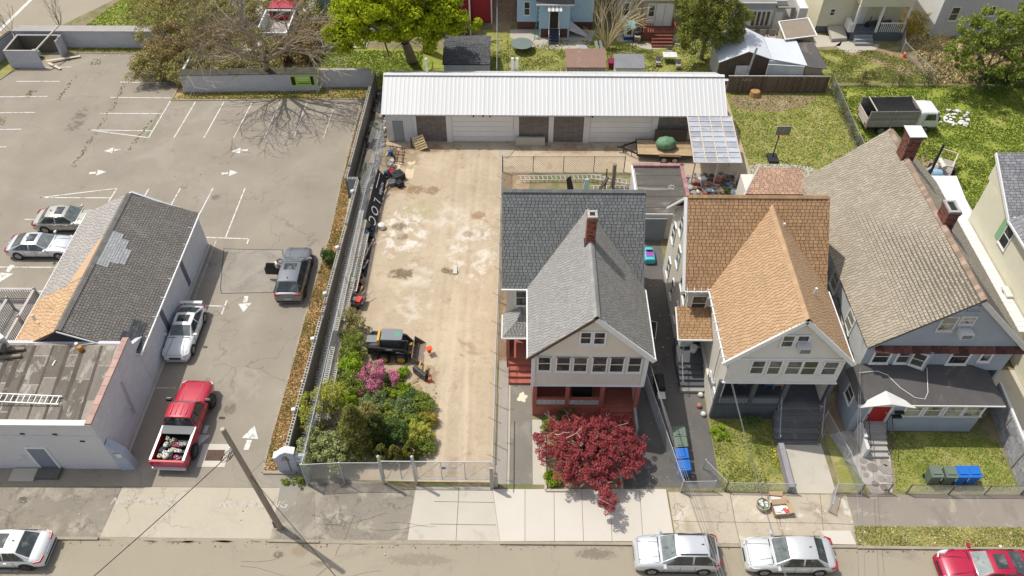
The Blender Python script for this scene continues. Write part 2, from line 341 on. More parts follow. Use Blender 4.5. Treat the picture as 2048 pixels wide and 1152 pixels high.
m_lawn = mat('lawn',(.26,.26,.07),.95,.18,.45,.2,9,bump=.6,bs=12,layers=[((.40,.34,.16),.9,.50,.66,.7),((.13,.17,.03),.7,.52,.62,.6),((.40,.31,.19),1.7,.60,.68,.75)])
m_lawn2 = mat('lush_lawn',(.25,.28,.05),.95,.2,.4,.22,8,bump=.6,bs=12,layers=[((.36,.34,.10),.45,.50,.66,.7),((.12,.17,.02),.8,.54,.66,.6),((.38,.30,.17),1.2,.68,.74,.5)])
m_dry = mat('dry_grass',(.42,.29,.14),.95,.15,.5,.2,8,bump=.6,bs=12,layers=[((.23,.24,.04),.7,.50,.63,.75),((.47,.26,.12),1.1,.50,.64,.8)])
m_white = paint('road_paint',(.66,.64,.59),.8,layers=[((.28,.25,.21),3.5,.50,.64,.75)],var=.05)
m_faint = paint('worn_road_paint',(.50,.47,.42),.85,layers=[((.27,.245,.2),3.,.48,.58,.9)])
m_kerb = mat('kerb_stone',(.33,.29,.22),.9,.15,1.,.15,14,bump=.3)
m_tar = mat('tar_seal',(.07,.065,.06),.8)
# ================================================================== the ground
def poly(name,pts,m,z,kind='structure',parent=None):
    mb = MB(); mb.flat([(p[0],p[1],z) for p in pts]); return build(mb,name,m,parent,kind=kind if parent is None else None)
def polypx(name,px,m,z,**k): return poly(name,Gs(px),m,z,**k)
g = MB(); n_ = 24; S = 420
for i in range(n_):
    for j in range(n_):
        x0,x1 = -S+2*S*i/n_,-S+2*S*(i+1)/n_; y0,y1 = -S+60+2*S*j/n_,-S+60+2*S*(j+1)/n_; g.add([(x0,y0,0),(x1,y0,0),(x1,y1,0),(x0,y1,0)],[(0,1,2,3)])
struct(g,'ground',m_earth)
KY = 19.03
poly('street',[(-120,8.6),(120,8.6),(120,KY),(-120,KY)],m_street,.004)
lot = polypx('parking_lot',[(-420,975),(245,973),(560,975),(525,945),(545,868),(574,768),(615,617),(645,517),(659,474),(682,367),(694,320),(712,250),(730,197),(343,200),(372,118),(332,108),(110,104),(95,112),(0,158),(-650,480)],m_lot,.006)
poly('side_street',[(-75,55),(-49.2,66.5),(-41.5,78.5),(-36,110),(-60,130),(-110,90)],m_street,.004)
poly('painted_line',[tuple(G(-10,66)),tuple(G(-8,72)),tuple(G(62,3)),tuple(G(58,0))],m_white,.016)
poly('painted_line',[tuple(G(58,0)),tuple(G(62,3)),tuple(G(150,-85)),tuple(G(146,-88))],m_white,.016)
# sidewalk band, left to right
polypx('asphalt_walk',[(-420,975),(243,975),(200,1074),(-420,1069)],m_patch,.010)
apron = polypx('driveway_apron',[(245,974),(560,976),(541,1078),(200,1074)],m_apron,.014)
polypx('asphalt_patch',[(560,970),(592,945),(832,978),(822,1080),(538,1078)],m_patch,.012)
polypx('asphalt_patch',[(525,943),(598,947),(605,968),(586,1010),(541,1052),(556,976)],mat('grey_patch',(.27,.25,.21),.9,.1,1.),.013)
cw = polypx('concrete_walk',[(832,974),(984,974),(1000,1083),(815,1080)],m_conc,.014)
j = MB()
for a,b in (((918,975),(912,1081)),((868,1003),(990,1005)),((860,1048),(992,1050))):
    p,q = G(*a,.018),G(*b,.018); j.bar(p,q,.025,.002)
build(j,'joint',m_tar,cw)
# ------- new sidewalk: separate slabs
sw = thing('sidewalk',None,None); sw['kind'] = 'structure'
top = [985,1050,1108,1163,1220,1279,1332,1345]; bot = [1000,1050,1109,1167,1224,1286,1350,1352]
for i in range(6):
    a,b,c,d = G(top[i],979),G(top[i+1],979),G(bot[i+1],1083),G(bot[i],1083)
    q = .012; b.x -= q; c.x -= q; a.x += q; d.x += q
    mb = MB(); mb.slab([(p.x,p.y,.045) for p in (a,b,c,d)],(0,0,-.044)); build(mb,'slab',m_slab,sw)
# ------- worn walk on the right part, slabs with uneven joints
ww = thing('worn_sidewalk',None,None); ww['kind'] = 'structure'
rows = [[(1336,984),(1375,985),(1460,986),(1550,988),(1640,989),(1692,989)],[(1345,1042),(1395,1044),(1470,1045),(1560,1046),(1645,1047),(1708,1050)],[(1352,1086),(1412,1088),(1480,1088),(1570,1088),(1650,1089),(1712,1090)]]
for r_ in range(2):
    for i in range(5):
        P = [G(*rows[r_][i]),G(*rows[r_][i+1]),G(*rows[r_+1][i+1]),G(*rows[r_+1][i])]; c = sum(P,Vector())/4
        hz = .03+.012*rng.random()
        mb = MB(); mb.slab([((p.x-c.x)*.985+c.x,(p.y-c.y)*.985+c.y,hz) for p in P],(0,0,-.03)); build(mb,'slab',m_oldwalk,ww)
aw = polypx('asphalt_walk',[(1690,989),(2300,992),(2300,1058),(1708,1052)],mat('purple_asphalt',(.27,.235,.195),.9,.08,.4,.08,16,bump=.3,layers=[((.42,.37,.29),.6,.56,.66,.8),((.19,.165,.14),.5,.56,.7,.5)],cracks=((.42,.385,.32),.35,.02,.6)),.014)
polypx('concrete_patch',[(1700,1062),(1712,1090),(1660,1089),(1640,1062)],m_slab,.052)
verge = [(1708,1052),(2300,1058),(2300,1100),(1712,1094)]
polypx('grass_verge',verge,m_lawn,.03)
kb = MB()
for a,b,hgt in (((-200,1073.5),(198,1075.5),.11),((540,1079.5),(640,1081.5),.10),((640,1082),(1000,1084),.03),((1000,1084.5),(1350,1087),.12),((1352,1089),(1712,1091.5),.10),((1712,1093),(2300,1100),.12)):
    p,q = G(*a),G(*b); kb.slab([(p.x,p.y,hgt),(q.x,q.y,hgt),(q.x,q.y-.15,hgt),(p.x,p.y-.15,hgt)],(0,0,-hgt+.001))
struct(kb,'kerb',m_kerb)
# ------- the yard, strips and driveways of the houses
poly('dirt_yard',[(-13.0,22.6),(-1.22,22.35),(-1.25,49.8),(9.,49.9),(9.2,48.),(18.6,47.9),(18.4,61.),(16.7,53.9),(-12.9,53.95)],m_dirt,.005)
# the trodden yard itself: low relief with wheel ruts leading in from the gate
NX,NY = 84,250; X_ = np.linspace(-11.5,-1.2,NX); Y_ = np.linspace(22.5,53.8,NY); V = []
for y in Y_:
    for x in X_:
        e = min(1,(x+11.5)/.5,(-1.2-x)/.4,(y-22.5)/.6,(53.8-y)/.4)
        h = .045+.030*mnoise.noise(Vector((x*.55,y*.45,1)))+.018*mnoise.noise(Vector((x*2.1,y*1.7,5)))+.010*mnoise.noise(Vector((x*5.5,y*5,9)))
        for k,(cx0,am) in enumerate(((-3.0,.034),(-4.55,.034),(-2.35,.02),(-3.9,.02),(-5.9,.015))):
            c = cx0+.35*math.sin(y*.13+k*.4)-.02*max(0,y-38)*(k % 2+1); q = (x-c)/.16
            if abs(q) < 3: h += -am*math.exp(-q*q)+am*.45*(math.exp(-(q-1.6)**2*2)+math.exp(-(q+1.6)**2*2))
        V.append((x,y,.006+e*max(.004,h)))
build((V,[(j*NX+i,j*NX+i+1,(j+1)*NX+i+1,(j+1)*NX+i) for j in range(NY-1) for i in range(NX-1)]),'trodden_dirt',m_dirt,kind='structure',smooth=180)
0 and polypx('chalky_patch',[(752,470),(782,395),(838,392),(900,430),(958,460),(975,520),(935,560),(870,600),(835,655),(775,650),(742,600),(745,540)],m_chalk,.009)
def blot(name,px,r,m,z,n=11,seed=1,sx=1.):
    c = G(*px); rr = random.Random(seed); P = []
    for i in range(n*3):
        t = 2*math.pi*i/(n*3); q = r*(.75+.5*mnoise.noise(Vector((math.cos(t)*1.3,math.sin(t)*1.3,seed*3.7)))+.15*rr.random()); P.append((c.x+q*math.cos(t)*sx,c.y+q*math.sin(t)))
    return poly(name,P,m,z)
poly('concrete_path',[(-1.15,22.3),(-.36,22.3),(-.36,31.),(-1.1,31.)],m_conc,.012)
poly('asphalt_strip',[(-.33,22.3),(.93,22.3),(.93,30.3),(-.33,30.3)],mat('strip_asphalt',(.2,.185,.155),.92,.1,.5,.12,14,bump=.3,layers=[((.3,.275,.23),.6,.52,.66,.6)]),.011)
blot('paint_spill',(1045,795),.42,paint('spilt_plaster',(.66,.6,.46),.8),.016,seed=21,sx=.8)
poly('side_yard',[(-1.15,31.),(.9,30.4),(.9,49.8),(-1.2,49.8)],m_soil,.009)
poly('concrete_path',[(.95,22.3),(1.62,22.3),(1.66,25.6),(1.5,26.6),(.95,26.6)],m_conc,.013)
poly('front_garden',[(1.65,21.9),(6.0,21.9),(6.0,26.6),(1.65,26.6)],m_soil,.012)
poly('driveway',[(6.05,22.2),(11.4,22.2),(11.4,30.),(10.3,30.),(10.4,48.),(7.2,48.)],m_dkasph,.008)
poly('side_alley',[(18.05,22.),(19.4,22.),(19.6,48.),(18.1,48.)],m_soil,.008)
poly('lawn',[(11.45,22.05),(15.2,22.05),(15.1,26.7),(11.45,26.7)],m_lawn,.012)
poly('front_walk',[(15.4,21.9),(17.75,21.9),(17.7,25.1),(15.3,25.1)],m_conc,.014)
poly('lawn',[(18.1,22.1),(19.6,22.1),(18.4,25.6),(18.1,25.6)],m_lawn,.012)
poly('sloping_walk',Gs([(1690,862),(1730,862),(1780,905),(1785,985),(1745,990),(1700,930),(1658,870)]),mat('rough_concrete',(.40,.37,.33),.9,.1,.8,.1,18,bump=.4,layers=[((.56,.52,.46),.8,.5,.6,.8)],cracks=((.2,.18,.15),.7,.03,.6)),.02)
m_flag = mat('flagstone',(.27,.245,.22),.9,.15,2.,.1,20,obj=.2)
fw_ = thing('flagstone_walk',None,None); fw_['kind'] = 'structure'
for i,(x,y,r) in enumerate([(1745,935,.42),(1763,958,.30),(1750,968,.27),(1732,950,.24),(1773,940,.5),(1778,960,.3),(1768,976,.3),(1727,937,.22),(1770,925,.35),(1726,922,.28),(1774,985,.24)]):
    c = G(x,y); rr = random.Random(i); P = [(c.x+r*.8*(.75+.4*rr.random())*math.cos(t),c.y+r*.75*(.75+.4*rr.random())*math.sin(t),.046) for t in [k*math.pi/4 for k in range(8)]]
    mb = MB(); mb.slab(P,(0,0,-.024)); build(mb,'flagstone',m_flag,fw_)
LAWN3 = Gs([(1778,862),(1950,868),(1995,885),(2035,982),(1793,984),(1785,900)])
poly('lawn',LAWN3,m_lawn,.012)
poly('far_driveway',Gs([(1975,740),(2300,740),(2300,990),(2050,990),(1985,800)]),m_conc,.008)
BACK2 = [(18.5,47.6),(27.7,47.6),(27.9,61.6),(18.4,61.4)]
poly('back_lawn',BACK2,m_lawn,.008)
polypx('bare_patch',[(1458,192),(1560,188),(1640,196),(1600,215),(1550,225),(1470,215)],m_soil,.012)
polypx('concrete_pad',[(1498,332),(1540,325),(1620,333),(1640,345),(1620,362),(1500,350)],m_conc,.014)
TRUCKL = [(27.9,45.),(62,45.),(62,62.6),(27.9,62.4)]
poly('side_lawn',TRUCKL,m_lawn2,.008)
polypx('bare_patch',[(1818,330),(1850,300),(1870,330),(1862,350),(1850,368),(1828,350)],m_soil,.012)
# far gardens
poly('garden',[(-3.5,61.9),(9.,61.9),(9.,72.),(-3.5,72.)],m_lawn,.006)
poly('garden',[(9.,61.9),(18.2,61.9),(18.2,72.),(9.,72.)],m_lawn,.006)
poly('garden',[(-18.6,61.9),(-3.6,61.9),(-3.6,68.),(-18.6,68.6)],m_lawn2,.006)
poly('garden',[(27.2,62.9),(37.4,62.9),(36.5,68.5),(27.2,68.5)],m_lawn,.006)
poly('garden',[(37.6,62.9),(62,62.9),(62,80),(37,80)],m_dry,.006)
poly('garden',[(-44,69.),(-31,69.),(-31,82.),(-40,82.)],m_lawn2,.006)
def arcpath(px,m): return polypx('garden_path',px,m,.012)
arcpath([(1020,60),(1020,74),(1055,92),(1100,99),(1150,98),(1180,90),(1190,62),(1080,55)],m_conc)
arcpath([(1232,80),(1262,92),(1300,99),(1340,96),(1362,88),(1350,70),(1240,66)],m_conc)
polypx('drive',[(430,-40),(560,-40),(640,-40),(640,55),(600,80),(470,90)],m_conc,.007)
arcpath([(1670,92),(1690,78),(1760,90),(1745,106),(1690,105)],m_conc); arcpath([(1625,70),(1690,72),(1680,92),(1630,95)],m_conc)
polypx('bare_patch',[(1690,108),(1790,95),(1840,120),(1850,150),(1800,145)],m_soil,.012)
polypx('bare_patch',[(980,0),(1032,0),(1020,62),(985,62)],m_soil,.012)
# raised strips by the wall of the lot
strip = [(545,945),(525,945),(545,868),(574,768),(615,617),(645,517),(659,474),(682,367),(694,320),(712,250),(730,197),(745,200),(722,280),(700,385),(672,530),(640,650),(600,800),(578,900),(590,946)]
polypx('grass_strip',strip,m_dry,.03)
polypx('grass_strip',[(343,200),(372,118),(370,186),(640,181),(740,176),(745,192),(730,198)],m_dry,.02)
polypx('grass_strip',[(110,104),(332,108),(372,118),(372,96),(105,93)],m_dry,.02)
polypx('grass_strip',[(0,158),(30,135),(20,110),(-20,150)],m_lawn,.02)
kb = MB(); E_ = Gs(strip[1:11])
for a,b in zip(E_,E_[1:]): kb.bar((a[0],a[1],.03),(b[0],b[1],.03),.12,.08)
a,b = G(527,946),G(592,947); kb.bar((a.x,a.y,.05),(b.x,b.y,.05),.18,.14)
for l in ([(343,201),(730,199)],[(110,105),(332,109)],[(0,160),(30,138)],[(343,201),(372,150)]):
    a,b = G(*l[0]),G(*l[1]); kb.bar((a.x,a.y,.03),(b.x,b.y,.03),.12,.08)
struct(kb,'lot_kerb',m_kerb)
# ------- painted markings of the lot: each line its own object
def line(a,b,wd=.11,m=m_white,z=.016,par=lot):
    p,q = G(*a),G(*b); d = (q-p).normalized(); n = Vector((-d.y,d.x,0))*(wd/2)
    poly('painted_line',[p+n,q+n,q-n,p-n],m,z,parent=par)
for a,b in [((33,163),(119,163)),((0,194),(95,193)),((-20,226),(70,225)),((-40,260),(43,258.5)),((-60,295),(14,294)),((88,135),(143,134)),
             ((260,136),(342,137)),((240,164.5),(353,166)),((221,195),(342,196)),((200,227),(322,227.5)),((177,260),(305,262)),((177,260),(297,275.5)),((341,202),(297,276)),
             ((391,204),(348,276)),((448,204),(408,276)),((505,204),(467,276)),((560,204),(528,276)),((614,204),(588,276)),((668,215),(647,276)),((722,204),(706,276)),
             ((80,395.5),(221,396)),((80,395.5),(233,377)),((234,377),(217,404)),((298,377),(270,426)),((361,377),(330,432)),((426,377),(393,440)),((490,377),(451,476)),((413,475),(498,478)),((498,477),(494,488)),
             ((50,439),(90,440)),((16,485),(60,486)),((-60,534),(115,535)),((-60,581),(95,583)),((403,611),(450,613)),((454,601),(443,629)),((300,776),(352,776)),((433,480),(383,612))]:
    line(a,b,.10 if a[0] != 433 else .08,m_white if a[0] not in (668,722,433,560,614,300) else m_faint)
line((-60,1141),(40,1142),.1,m_faint,.014,None)
def arrow(tip,tail,sz=1.):
    p,q = G(*tip),G(*tail); L_ = 1.75*sz; d = (p-q).normalized(); n = Vector((-d.y,d.x,0))
    h = .95*sz; w2 = .52*sz
    mb = MB(); mb.flat([(v.x,v.y,.0162) for v in (p,p-d*h+n*w2,p-d*h-n*w2)]); mb.flat([(v.x,v.y,.0162) for v in (p-d*(h+.1)+n*.16*sz,p-d*L_+n*.16*sz,p-d*L_-n*.16*sz,p-d*(h+.1)-n*.16*sz)])
    build(mb,'painted_arrow',m_white,lot)
arrow((208,302),(234,300),.75); arrow((463,303),(486,301),.75); arrow((213,344),(187,346),.75); arrow((477,345),(449,347),.75)
arrow((487,625),(491,602),.85); arrow((509,851),(498,883),.95); arrow((-2,566),(14,545),1.0); arrow((398,892),(410,862),.8)
polypx('asphalt_repair',[(448,498),(565,500),(572,570),(545,585),(443,587),(441,575)],mat('pale_repair',(.30,.27,.225),.9,.14,.9,.1,16,bump=.3,layers=[((.22,.2,.16),1.,.50,.66,.8)]),.011)
rb = MB(); Q = Gs([(448,498),(565,500),(572,570),(545,585),(443,587),(441,575),(448,498)])
for a,b in zip(Q,Q[1:]): rb.bar((a[0],a[1],.0135),(b[0],b[1],.0135),.05,.003)
build(rb,'repair_seam',m_tar,lot)
m_oil = mat('oil_stain',(.13,.118,.1),.8,.2,1.,layers=[((.27,.245,.2),2.,.45,.58,.9,1.5)])
blot('oil_stain',(45,1001),.28,m_oil,.0125,seed=36,sx=1.2)
mb = MB()
def text(name,body,size,m,parent,mtx,ext=.002,align='CENTER',shear=0.):
    cu = bpy.data.curves.new('t','FONT'); cu.body = body; cu.size = size; cu.extrude = ext; cu.align_x = align; cu.align_y = 'CENTER'; cu.shear = shear; cu.resolution_u = 3
    o = bpy.data.objects.new('t',cu); me = bpy.data.meshes.new_from_object(o); bpy.data.objects.remove(o)
    V = [mtx @ v.co for v in me.vertices]; F = [tuple(p.vertices) for p in me.polygons]
    return build((V,F),name,m,parent)
for (x,y) in ((290,1003),(506,1009)):
    c = G(x,y,.018); text('painted_words','NO PARKING',.62,m_faint,apron,Matrix.Translation(c),shear=.25)
# storm drain
dr = thing('storm_drain','rusty storm drain grate in a pale concrete frame beside the red pickup','drain',G(431,911))
c = G(430,911); mb = MB(); mb.box(c.x-.85,c.x+.75,c.y-.75,c.y+.75,.0,.022); build(mb,'concrete_frame',m_slab,dr)
mb = MB(); mb.box(c.x-.5,c.x+.5,c.y-.35,c.y+.35,.018,.026); build(mb,'pit',m_tar,dr)
m_rust = mat('rusty_iron',(.17,.1,.065),.8,.2,4.,metal=.3)
mb = MB()
for i in range(11): mb.box(c.x-.5+.095*i,c.x-.465+.095*i,c.y-.35,c.y+.35,.022,.04)
for i in range(6): mb.box(c.x-.5,c.x+.49,c.y-.35+.135*i,c.y-.325+.135*i,.0225,.041)
build(mb,'grate',m_rust,dr)
# ------- grass blades, litter
def inpoly(P,x,y):
    r = np.zeros(len(x),bool); n = len(P)
    for i in range(n):
        x0,y0 = P[i][:2]; x1,y1 = P[(i+1) % n][:2]
        if y0 == y1: continue
        c = ((y0 > y) != (y1 > y)) & (x < (x1-x0)*(y-y0)/(y1-y0)+x0); r ^= c
    return r
def tufts(name,P,n,m,s=(.05,.13),z=.03,seed=0,clump=0.):
    rs = np.random.RandomState(seed); P = [p[:2] for p in P]; a = np.array(P)
    lo,hi = a.min(0),a.max(0); k = int(n*3); x = rs.uniform(lo[0],hi[0],k); y = rs.uniform(lo[1],hi[1],k)
    q = inpoly(P,x,y)
    z *= 1.
    if clump:
        v = np.sin(x*1.7+np.sin(y*1.3)*2)+np.sin(y*2.1+np.sin(x*.9)*2)+rs.normal(0,.7,k); q &= v > clump
    x,y = x[q][:n],y[q][:n]; k = len(x)
    V = np.zeros((k,2,3,3)); sz = rs.uniform(*s,k)
    for b in range(2):
        t = rs.uniform(0,6.28,k); dx,dy = np.cos(t)*sz*.5,np.sin(t)*sz*.5; lx,ly = rs.normal(0,.4,k)*sz,rs.normal(0,.4,k)*sz
        V[:,b,0] = np.stack([x-dx,y-dy,np.full(k,z*.3)],1); V[:,b,1] = np.stack([x+dx,y+dy,np.full(k,z*.3)],1); V[:,b,2] = np.stack([x+lx,y+ly,z*.3+sz*.9],1)
    F = np.arange(k*6).reshape(-1,3).tolist(); return build((V.reshape(-1,3),F),name,m,kind='stuff')
m_bl = mat('grass_blade',(.33,.36,.085),.9,.35,.8,0,isl=.5,hue=.05,trans=.25)
m_straw = mat('straw_tuft',(.56,.47,.25),.9,.2,.6,0,isl=.4,hue=.04); m_bl2 = mat('lush_blade',(.29,.36,.065),.9,.35,.7,0,isl=.5,hue=.05,trans=.25)
m_bld = mat('straw_blade',(.62,.43,.22),.9,.1,.6,0,isl=.4,hue=.05)
tag(tufts('grass',[(11.45,22.05),(15.2,22.05),(15.1,26.7),(11.45,26.7)],5000,m_bl,(.03,.09),seed=1,clump=-.7),'patchy yellowing front lawn grass before the orange roofed house')
tag(tufts('grass',LAWN3,6500,m_bl2,(.03,.08),seed=2,clump=-1.2),'green grass before the red door of the blue grey house')
tag(tufts('grass',Gs(verge),6000,m_bl,(.03,.09),seed=3,clump=-.2),'grass of the verge along the kerb at lower right')
tag(tufts('dead_grass',Gs(verge),3000,m_straw,seed=33),'straw coloured blades in the kerbside verge')
tag(tufts('grass',BACK2,14000,m_bl,(.04,.1),seed=4,clump=.0),'patchy back lawn grass around the basketball hoop')
tag(tufts('grass',TRUCKL[:1]+[(50,45),(50,62.6),(27.9,62.4)],42000,m_bl2,(.05,.16),seed=5,clump=-1.),'tall lush grass around the parked box truck')
tag(tufts('grass',[(-3.5,61.9),(18.2,61.9),(18.2,70.),(-3.5,70.)],12000,m_bl,seed=6,clump=-.3),'garden grass behind the long white garage')
tag(tufts('grass',[(-18.6,61.9),(-9,61.9),(-9,68.),(-18.6,68.)],9000,m_bl2,seed=7),'bright grass behind the low blue grey wall')
tag(tufts('grass',[(27.2,62.9),(37.4,62.9),(36.5,68.5),(27.2,68.5)],8000,m_bl,seed=8,clump=-.6),'grass before the cream house with the porch')
tag(tufts('dead_grass',[(37.6,62.9),(50,62.9),(50,74),(37,74)],12000,m_straw,(.1,.3),seed=9),'straw yellow grass in the far right garden')
tag(tufts('grass',[(-44,69.),(-31,69.),(-31,82.),(-40,82.)],12000,m_bl2,seed=10),'lush grass at upper left beyond the long wall')
tag(tufts('dead_grass',Gs(strip),14000,m_bld,seed=11),'dry brown grass strip beside the concrete block wall')
tag(tufts('grass',Gs(strip),5000,m_bl,seed=12,clump=.4),'green tufts in the dry strip beside the block wall')
tag(tufts('grass',Gs([(343,200),(372,186),(640,181),(740,178),(730,198)]),3500,m_bl,seed=13),'mossy grass at the foot of the low back wall')
tag(tufts('grass',Gs([(110,104),(332,108),(345,96),(105,93)]),2500,m_bl,seed=14),'weeds at the foot of the upper left wall')
m_lit = mat('litter_paper',(.7,.68,.64),.8,isl=.3)
def litter(name,P,n,m,label,s=(.03,.11),seed=0,z=.03):
    rs = random.Random(seed); mb = MB(); a = np.array([p[:2] for p in P]); lo,hi = a.min(0),a.max(0); c = 0
    while c < n:
        x,y = rs.uniform(lo[0],hi[0]),rs.uniform(lo[1],hi[1])
        if not inpoly([p[:2] for p in P],np.array([x]),np.array([y]))[0]: continue
        q = rs.uniform(*s); mb.obox((x,y,z+q*.2),(q,q*rs.uniform(.4,1.2),q*.3),rs.uniform(0,3),('X',rs.uniform(-.6,.6))); c += 1
    return tag(build(mb,name,m,kind='stuff'),label)
litter('litter',Gs(strip),60,m_lit,'scattered paper litter along the dry grass strip',seed=1)
litter('litter',Gs([(110,100),(332,104),(332,118),(110,112)]),26,m_lit,'litter below the upper left wall',seed=2)
litter('litter',Gs([(1872,220),(1940,225),(1930,255),(1880,250)]),45,m_lit,'white rubbish in the grass in front of the box truck',(.1,.4),seed=3)
litter('litter',Gs(verge),16,m_lit,'litter in the kerbside verge',seed=4)
litter('pebbles',[(-12.5,24),(-1.6,24),(-1.6,53),(-12.5,53)],500,mat('pebble',(.5,.43,.33),.9,isl=.5),'small stones scattered over the dirt yard',(.02,.09),seed=5,z=.01)
litter('pebbles',[(-30,20),(-14,20),(-14,60),(-40,60)],260,mat('grit',(.33,.29,.24),.9,isl=.6),'grit scattered over the parking lot',(.02,.07),seed=6,z=.012)
litter('litter',[(7.2,22.4),(11.,22.4),(10.3,47),(7.6,47)],60,m_lit,'scraps lying on the dark driveway between the houses',(.02,.1),seed=7)
litter('dandelions',Gs([(1540,900),(1562,900),(1566,935),(1545,935)]),60,paint('dandelion_yellow',(.75,.6,.02)),'yellow dandelions in the front lawn beside the steps',(.03,.06),seed=8,z=.12)
litter('dandelions',TRUCKL,300,paint('dandelion_yellow',(.75,.6,.02)),'dandelions dotted over the grass around the truck',(.04,.08),seed=9,z=.15)

gm = MB()
for k in range(60):
    x = rng.uniform(-30,28); w_ = rng.uniform(.3,1.6); y = KY-.17-rng.uniform(.02,.12); gm.flat([(x,y,.0075),(x+w_*.5,y-.03-.05*rng.random(),.0075),(x+w_,y,.0075),(x+w_*.6,y+.06,.0075),(x+w_*.2,y+.05,.0075)])
struct(gm,'gutter_grit',mat('gutter_grit',(.20,.16,.11),.95,.3,3.)); ORG
litter('leaf_litter',[(-30,18.5),(28,18.5),(28,18.9),(-30,18.9)],420,mat('leaf_crumbs',(.28,.2,.12),.9,isl=.7),'leaf crumbs and grit along the kerb',(.02,.07),seed=41,z=.012)
litter('litter',[(-30,17.),(28,17.),(28,22.2),(-30,22.2)],22,m_lit,'paper scraps on the street and sidewalk',(.02,.07),seed=42,z=.05)
# hairline crack sealing on the street and sidewalks
ck = MB(); rr = random.Random(17)
for k in range(14):
    p = Vector((rr.uniform(-28,27),rr.uniform(17.,22.),.0095 if k < 9 else .02)); 
    if k < 9: p.y = rr.uniform(16.8,18.7)
    else: p.x = rr.uniform(-12,-6)
    a = rr.choice((0,0,3.1,1.4))+rr.uniform(-.3,.3)
    for i in range(rr.randint(4,9)):
        q = p+Vector((math.cos(a)*.35,math.sin(a)*.3,0)); a += rr.uniform(-.22,.22)
        if q.y > 18.8 and k < 9: break
        ck.bar(p,q,.012,.002); p = q
struct(ck,'street_crack',m_tar)

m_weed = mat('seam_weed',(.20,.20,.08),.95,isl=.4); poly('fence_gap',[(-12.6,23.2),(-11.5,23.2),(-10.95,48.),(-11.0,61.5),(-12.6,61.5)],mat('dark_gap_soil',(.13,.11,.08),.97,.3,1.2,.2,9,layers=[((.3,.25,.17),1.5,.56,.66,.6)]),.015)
for i,(px,n_) in enumerate(((((268,118),(274,120),(236,205),(228,205)),90),(((228,205),(236,205),(150,335),(140,335)),120),(((300,240),(306,240),(262,300),(254,300)),60),(((150,150),(158,150),(120,200),(112,200)),50),(((60,180),(75,182),(60,195),(48,195)),50),(((0,235),(12,235),(8,250),(-6,250)),40),(((186,118),(204,118),(200,130),(180,130)),50))):
    litter('weeds',Gs(px),int(n_*.9),m_weed,('first','second','third','fourth','fifth','sixth','seventh')[i]+' line of weeds growing in a seam of the parking lot',(.03,.10),seed=60+i,z=.02)
# ================================================================== building materials
def shing(name,c,isl=.22,lay=()): return mat(name,c,.92,.06,.5,.12,30,bump=.4,bs=60,isl=isl,layers=lay)
s_dark = shing('slate_grey_shingle',(.175,.178,.175),.13)
s_grey = shing('light_grey_shingle',(.30,.293,.275),.10)
s_greyd = shing('stained_grey_shingle',(.25,.243,.222),.12,[((.33,.28,.19),.33,.60,.70,.8),((.16,.155,.12),.5,.6,.7,.6)])
s_orange = shing('orange_brown_shingle',(.385,.235,.125),.12)
s_orangef = shing('pale_orange_shingle',(.45,.295,.17),.09)
s_tan = shing('tan_shingle',(.35,.305,.235),.12,[((.32,.26,.18),.6,.56,.7,.5)])
w_white = paint('white_trim',(.78,.78,.76),.5)
w_dirty = mat('dirty_white_trim',(.66,.65,.62),.6,.1,2.,.1,layers=[((.4,.38,.34),3.,.6,.72,.6)])
glass = mat('window_glass',(.055,.058,.052),.06,.5,1.1,0,spec=.6,layers=[((.16,.13,.09),1.4,.52,.66,.8),((.22,.25,.25),.8,.6,.68,.4)],obj=.5)  # brown and pale blotches paint reflections and curtain variety into the panes
glass2 = mat('curtained_glass',(.34,.31,.25),.10,.25,2.5,0,spec=.6,layers=[((.06,.06,.055),1.6,.54,.62,.9)],obj=.3)
br_red = mat('red_brick',(.25,.085,.055),.9,.2,3,.15,20,brick=((.34,.27,.23),.22,.075,.009),bump=.5)
br_dk = mat('dark_brick',(.15,.06,.045),.9,.25,3,.15,20,brick=((.25,.2,.18),.22,.075,.009),bump=.5)
m_metal = mat('galvanised',(.55,.56,.57),.45,.06,2.,.05,metal=.6)
m_black = paint('black_iron',(.03,.03,.03),.5)
lead = mat('lead_flashing',(.42,.40,.37),.7,.2,3.)
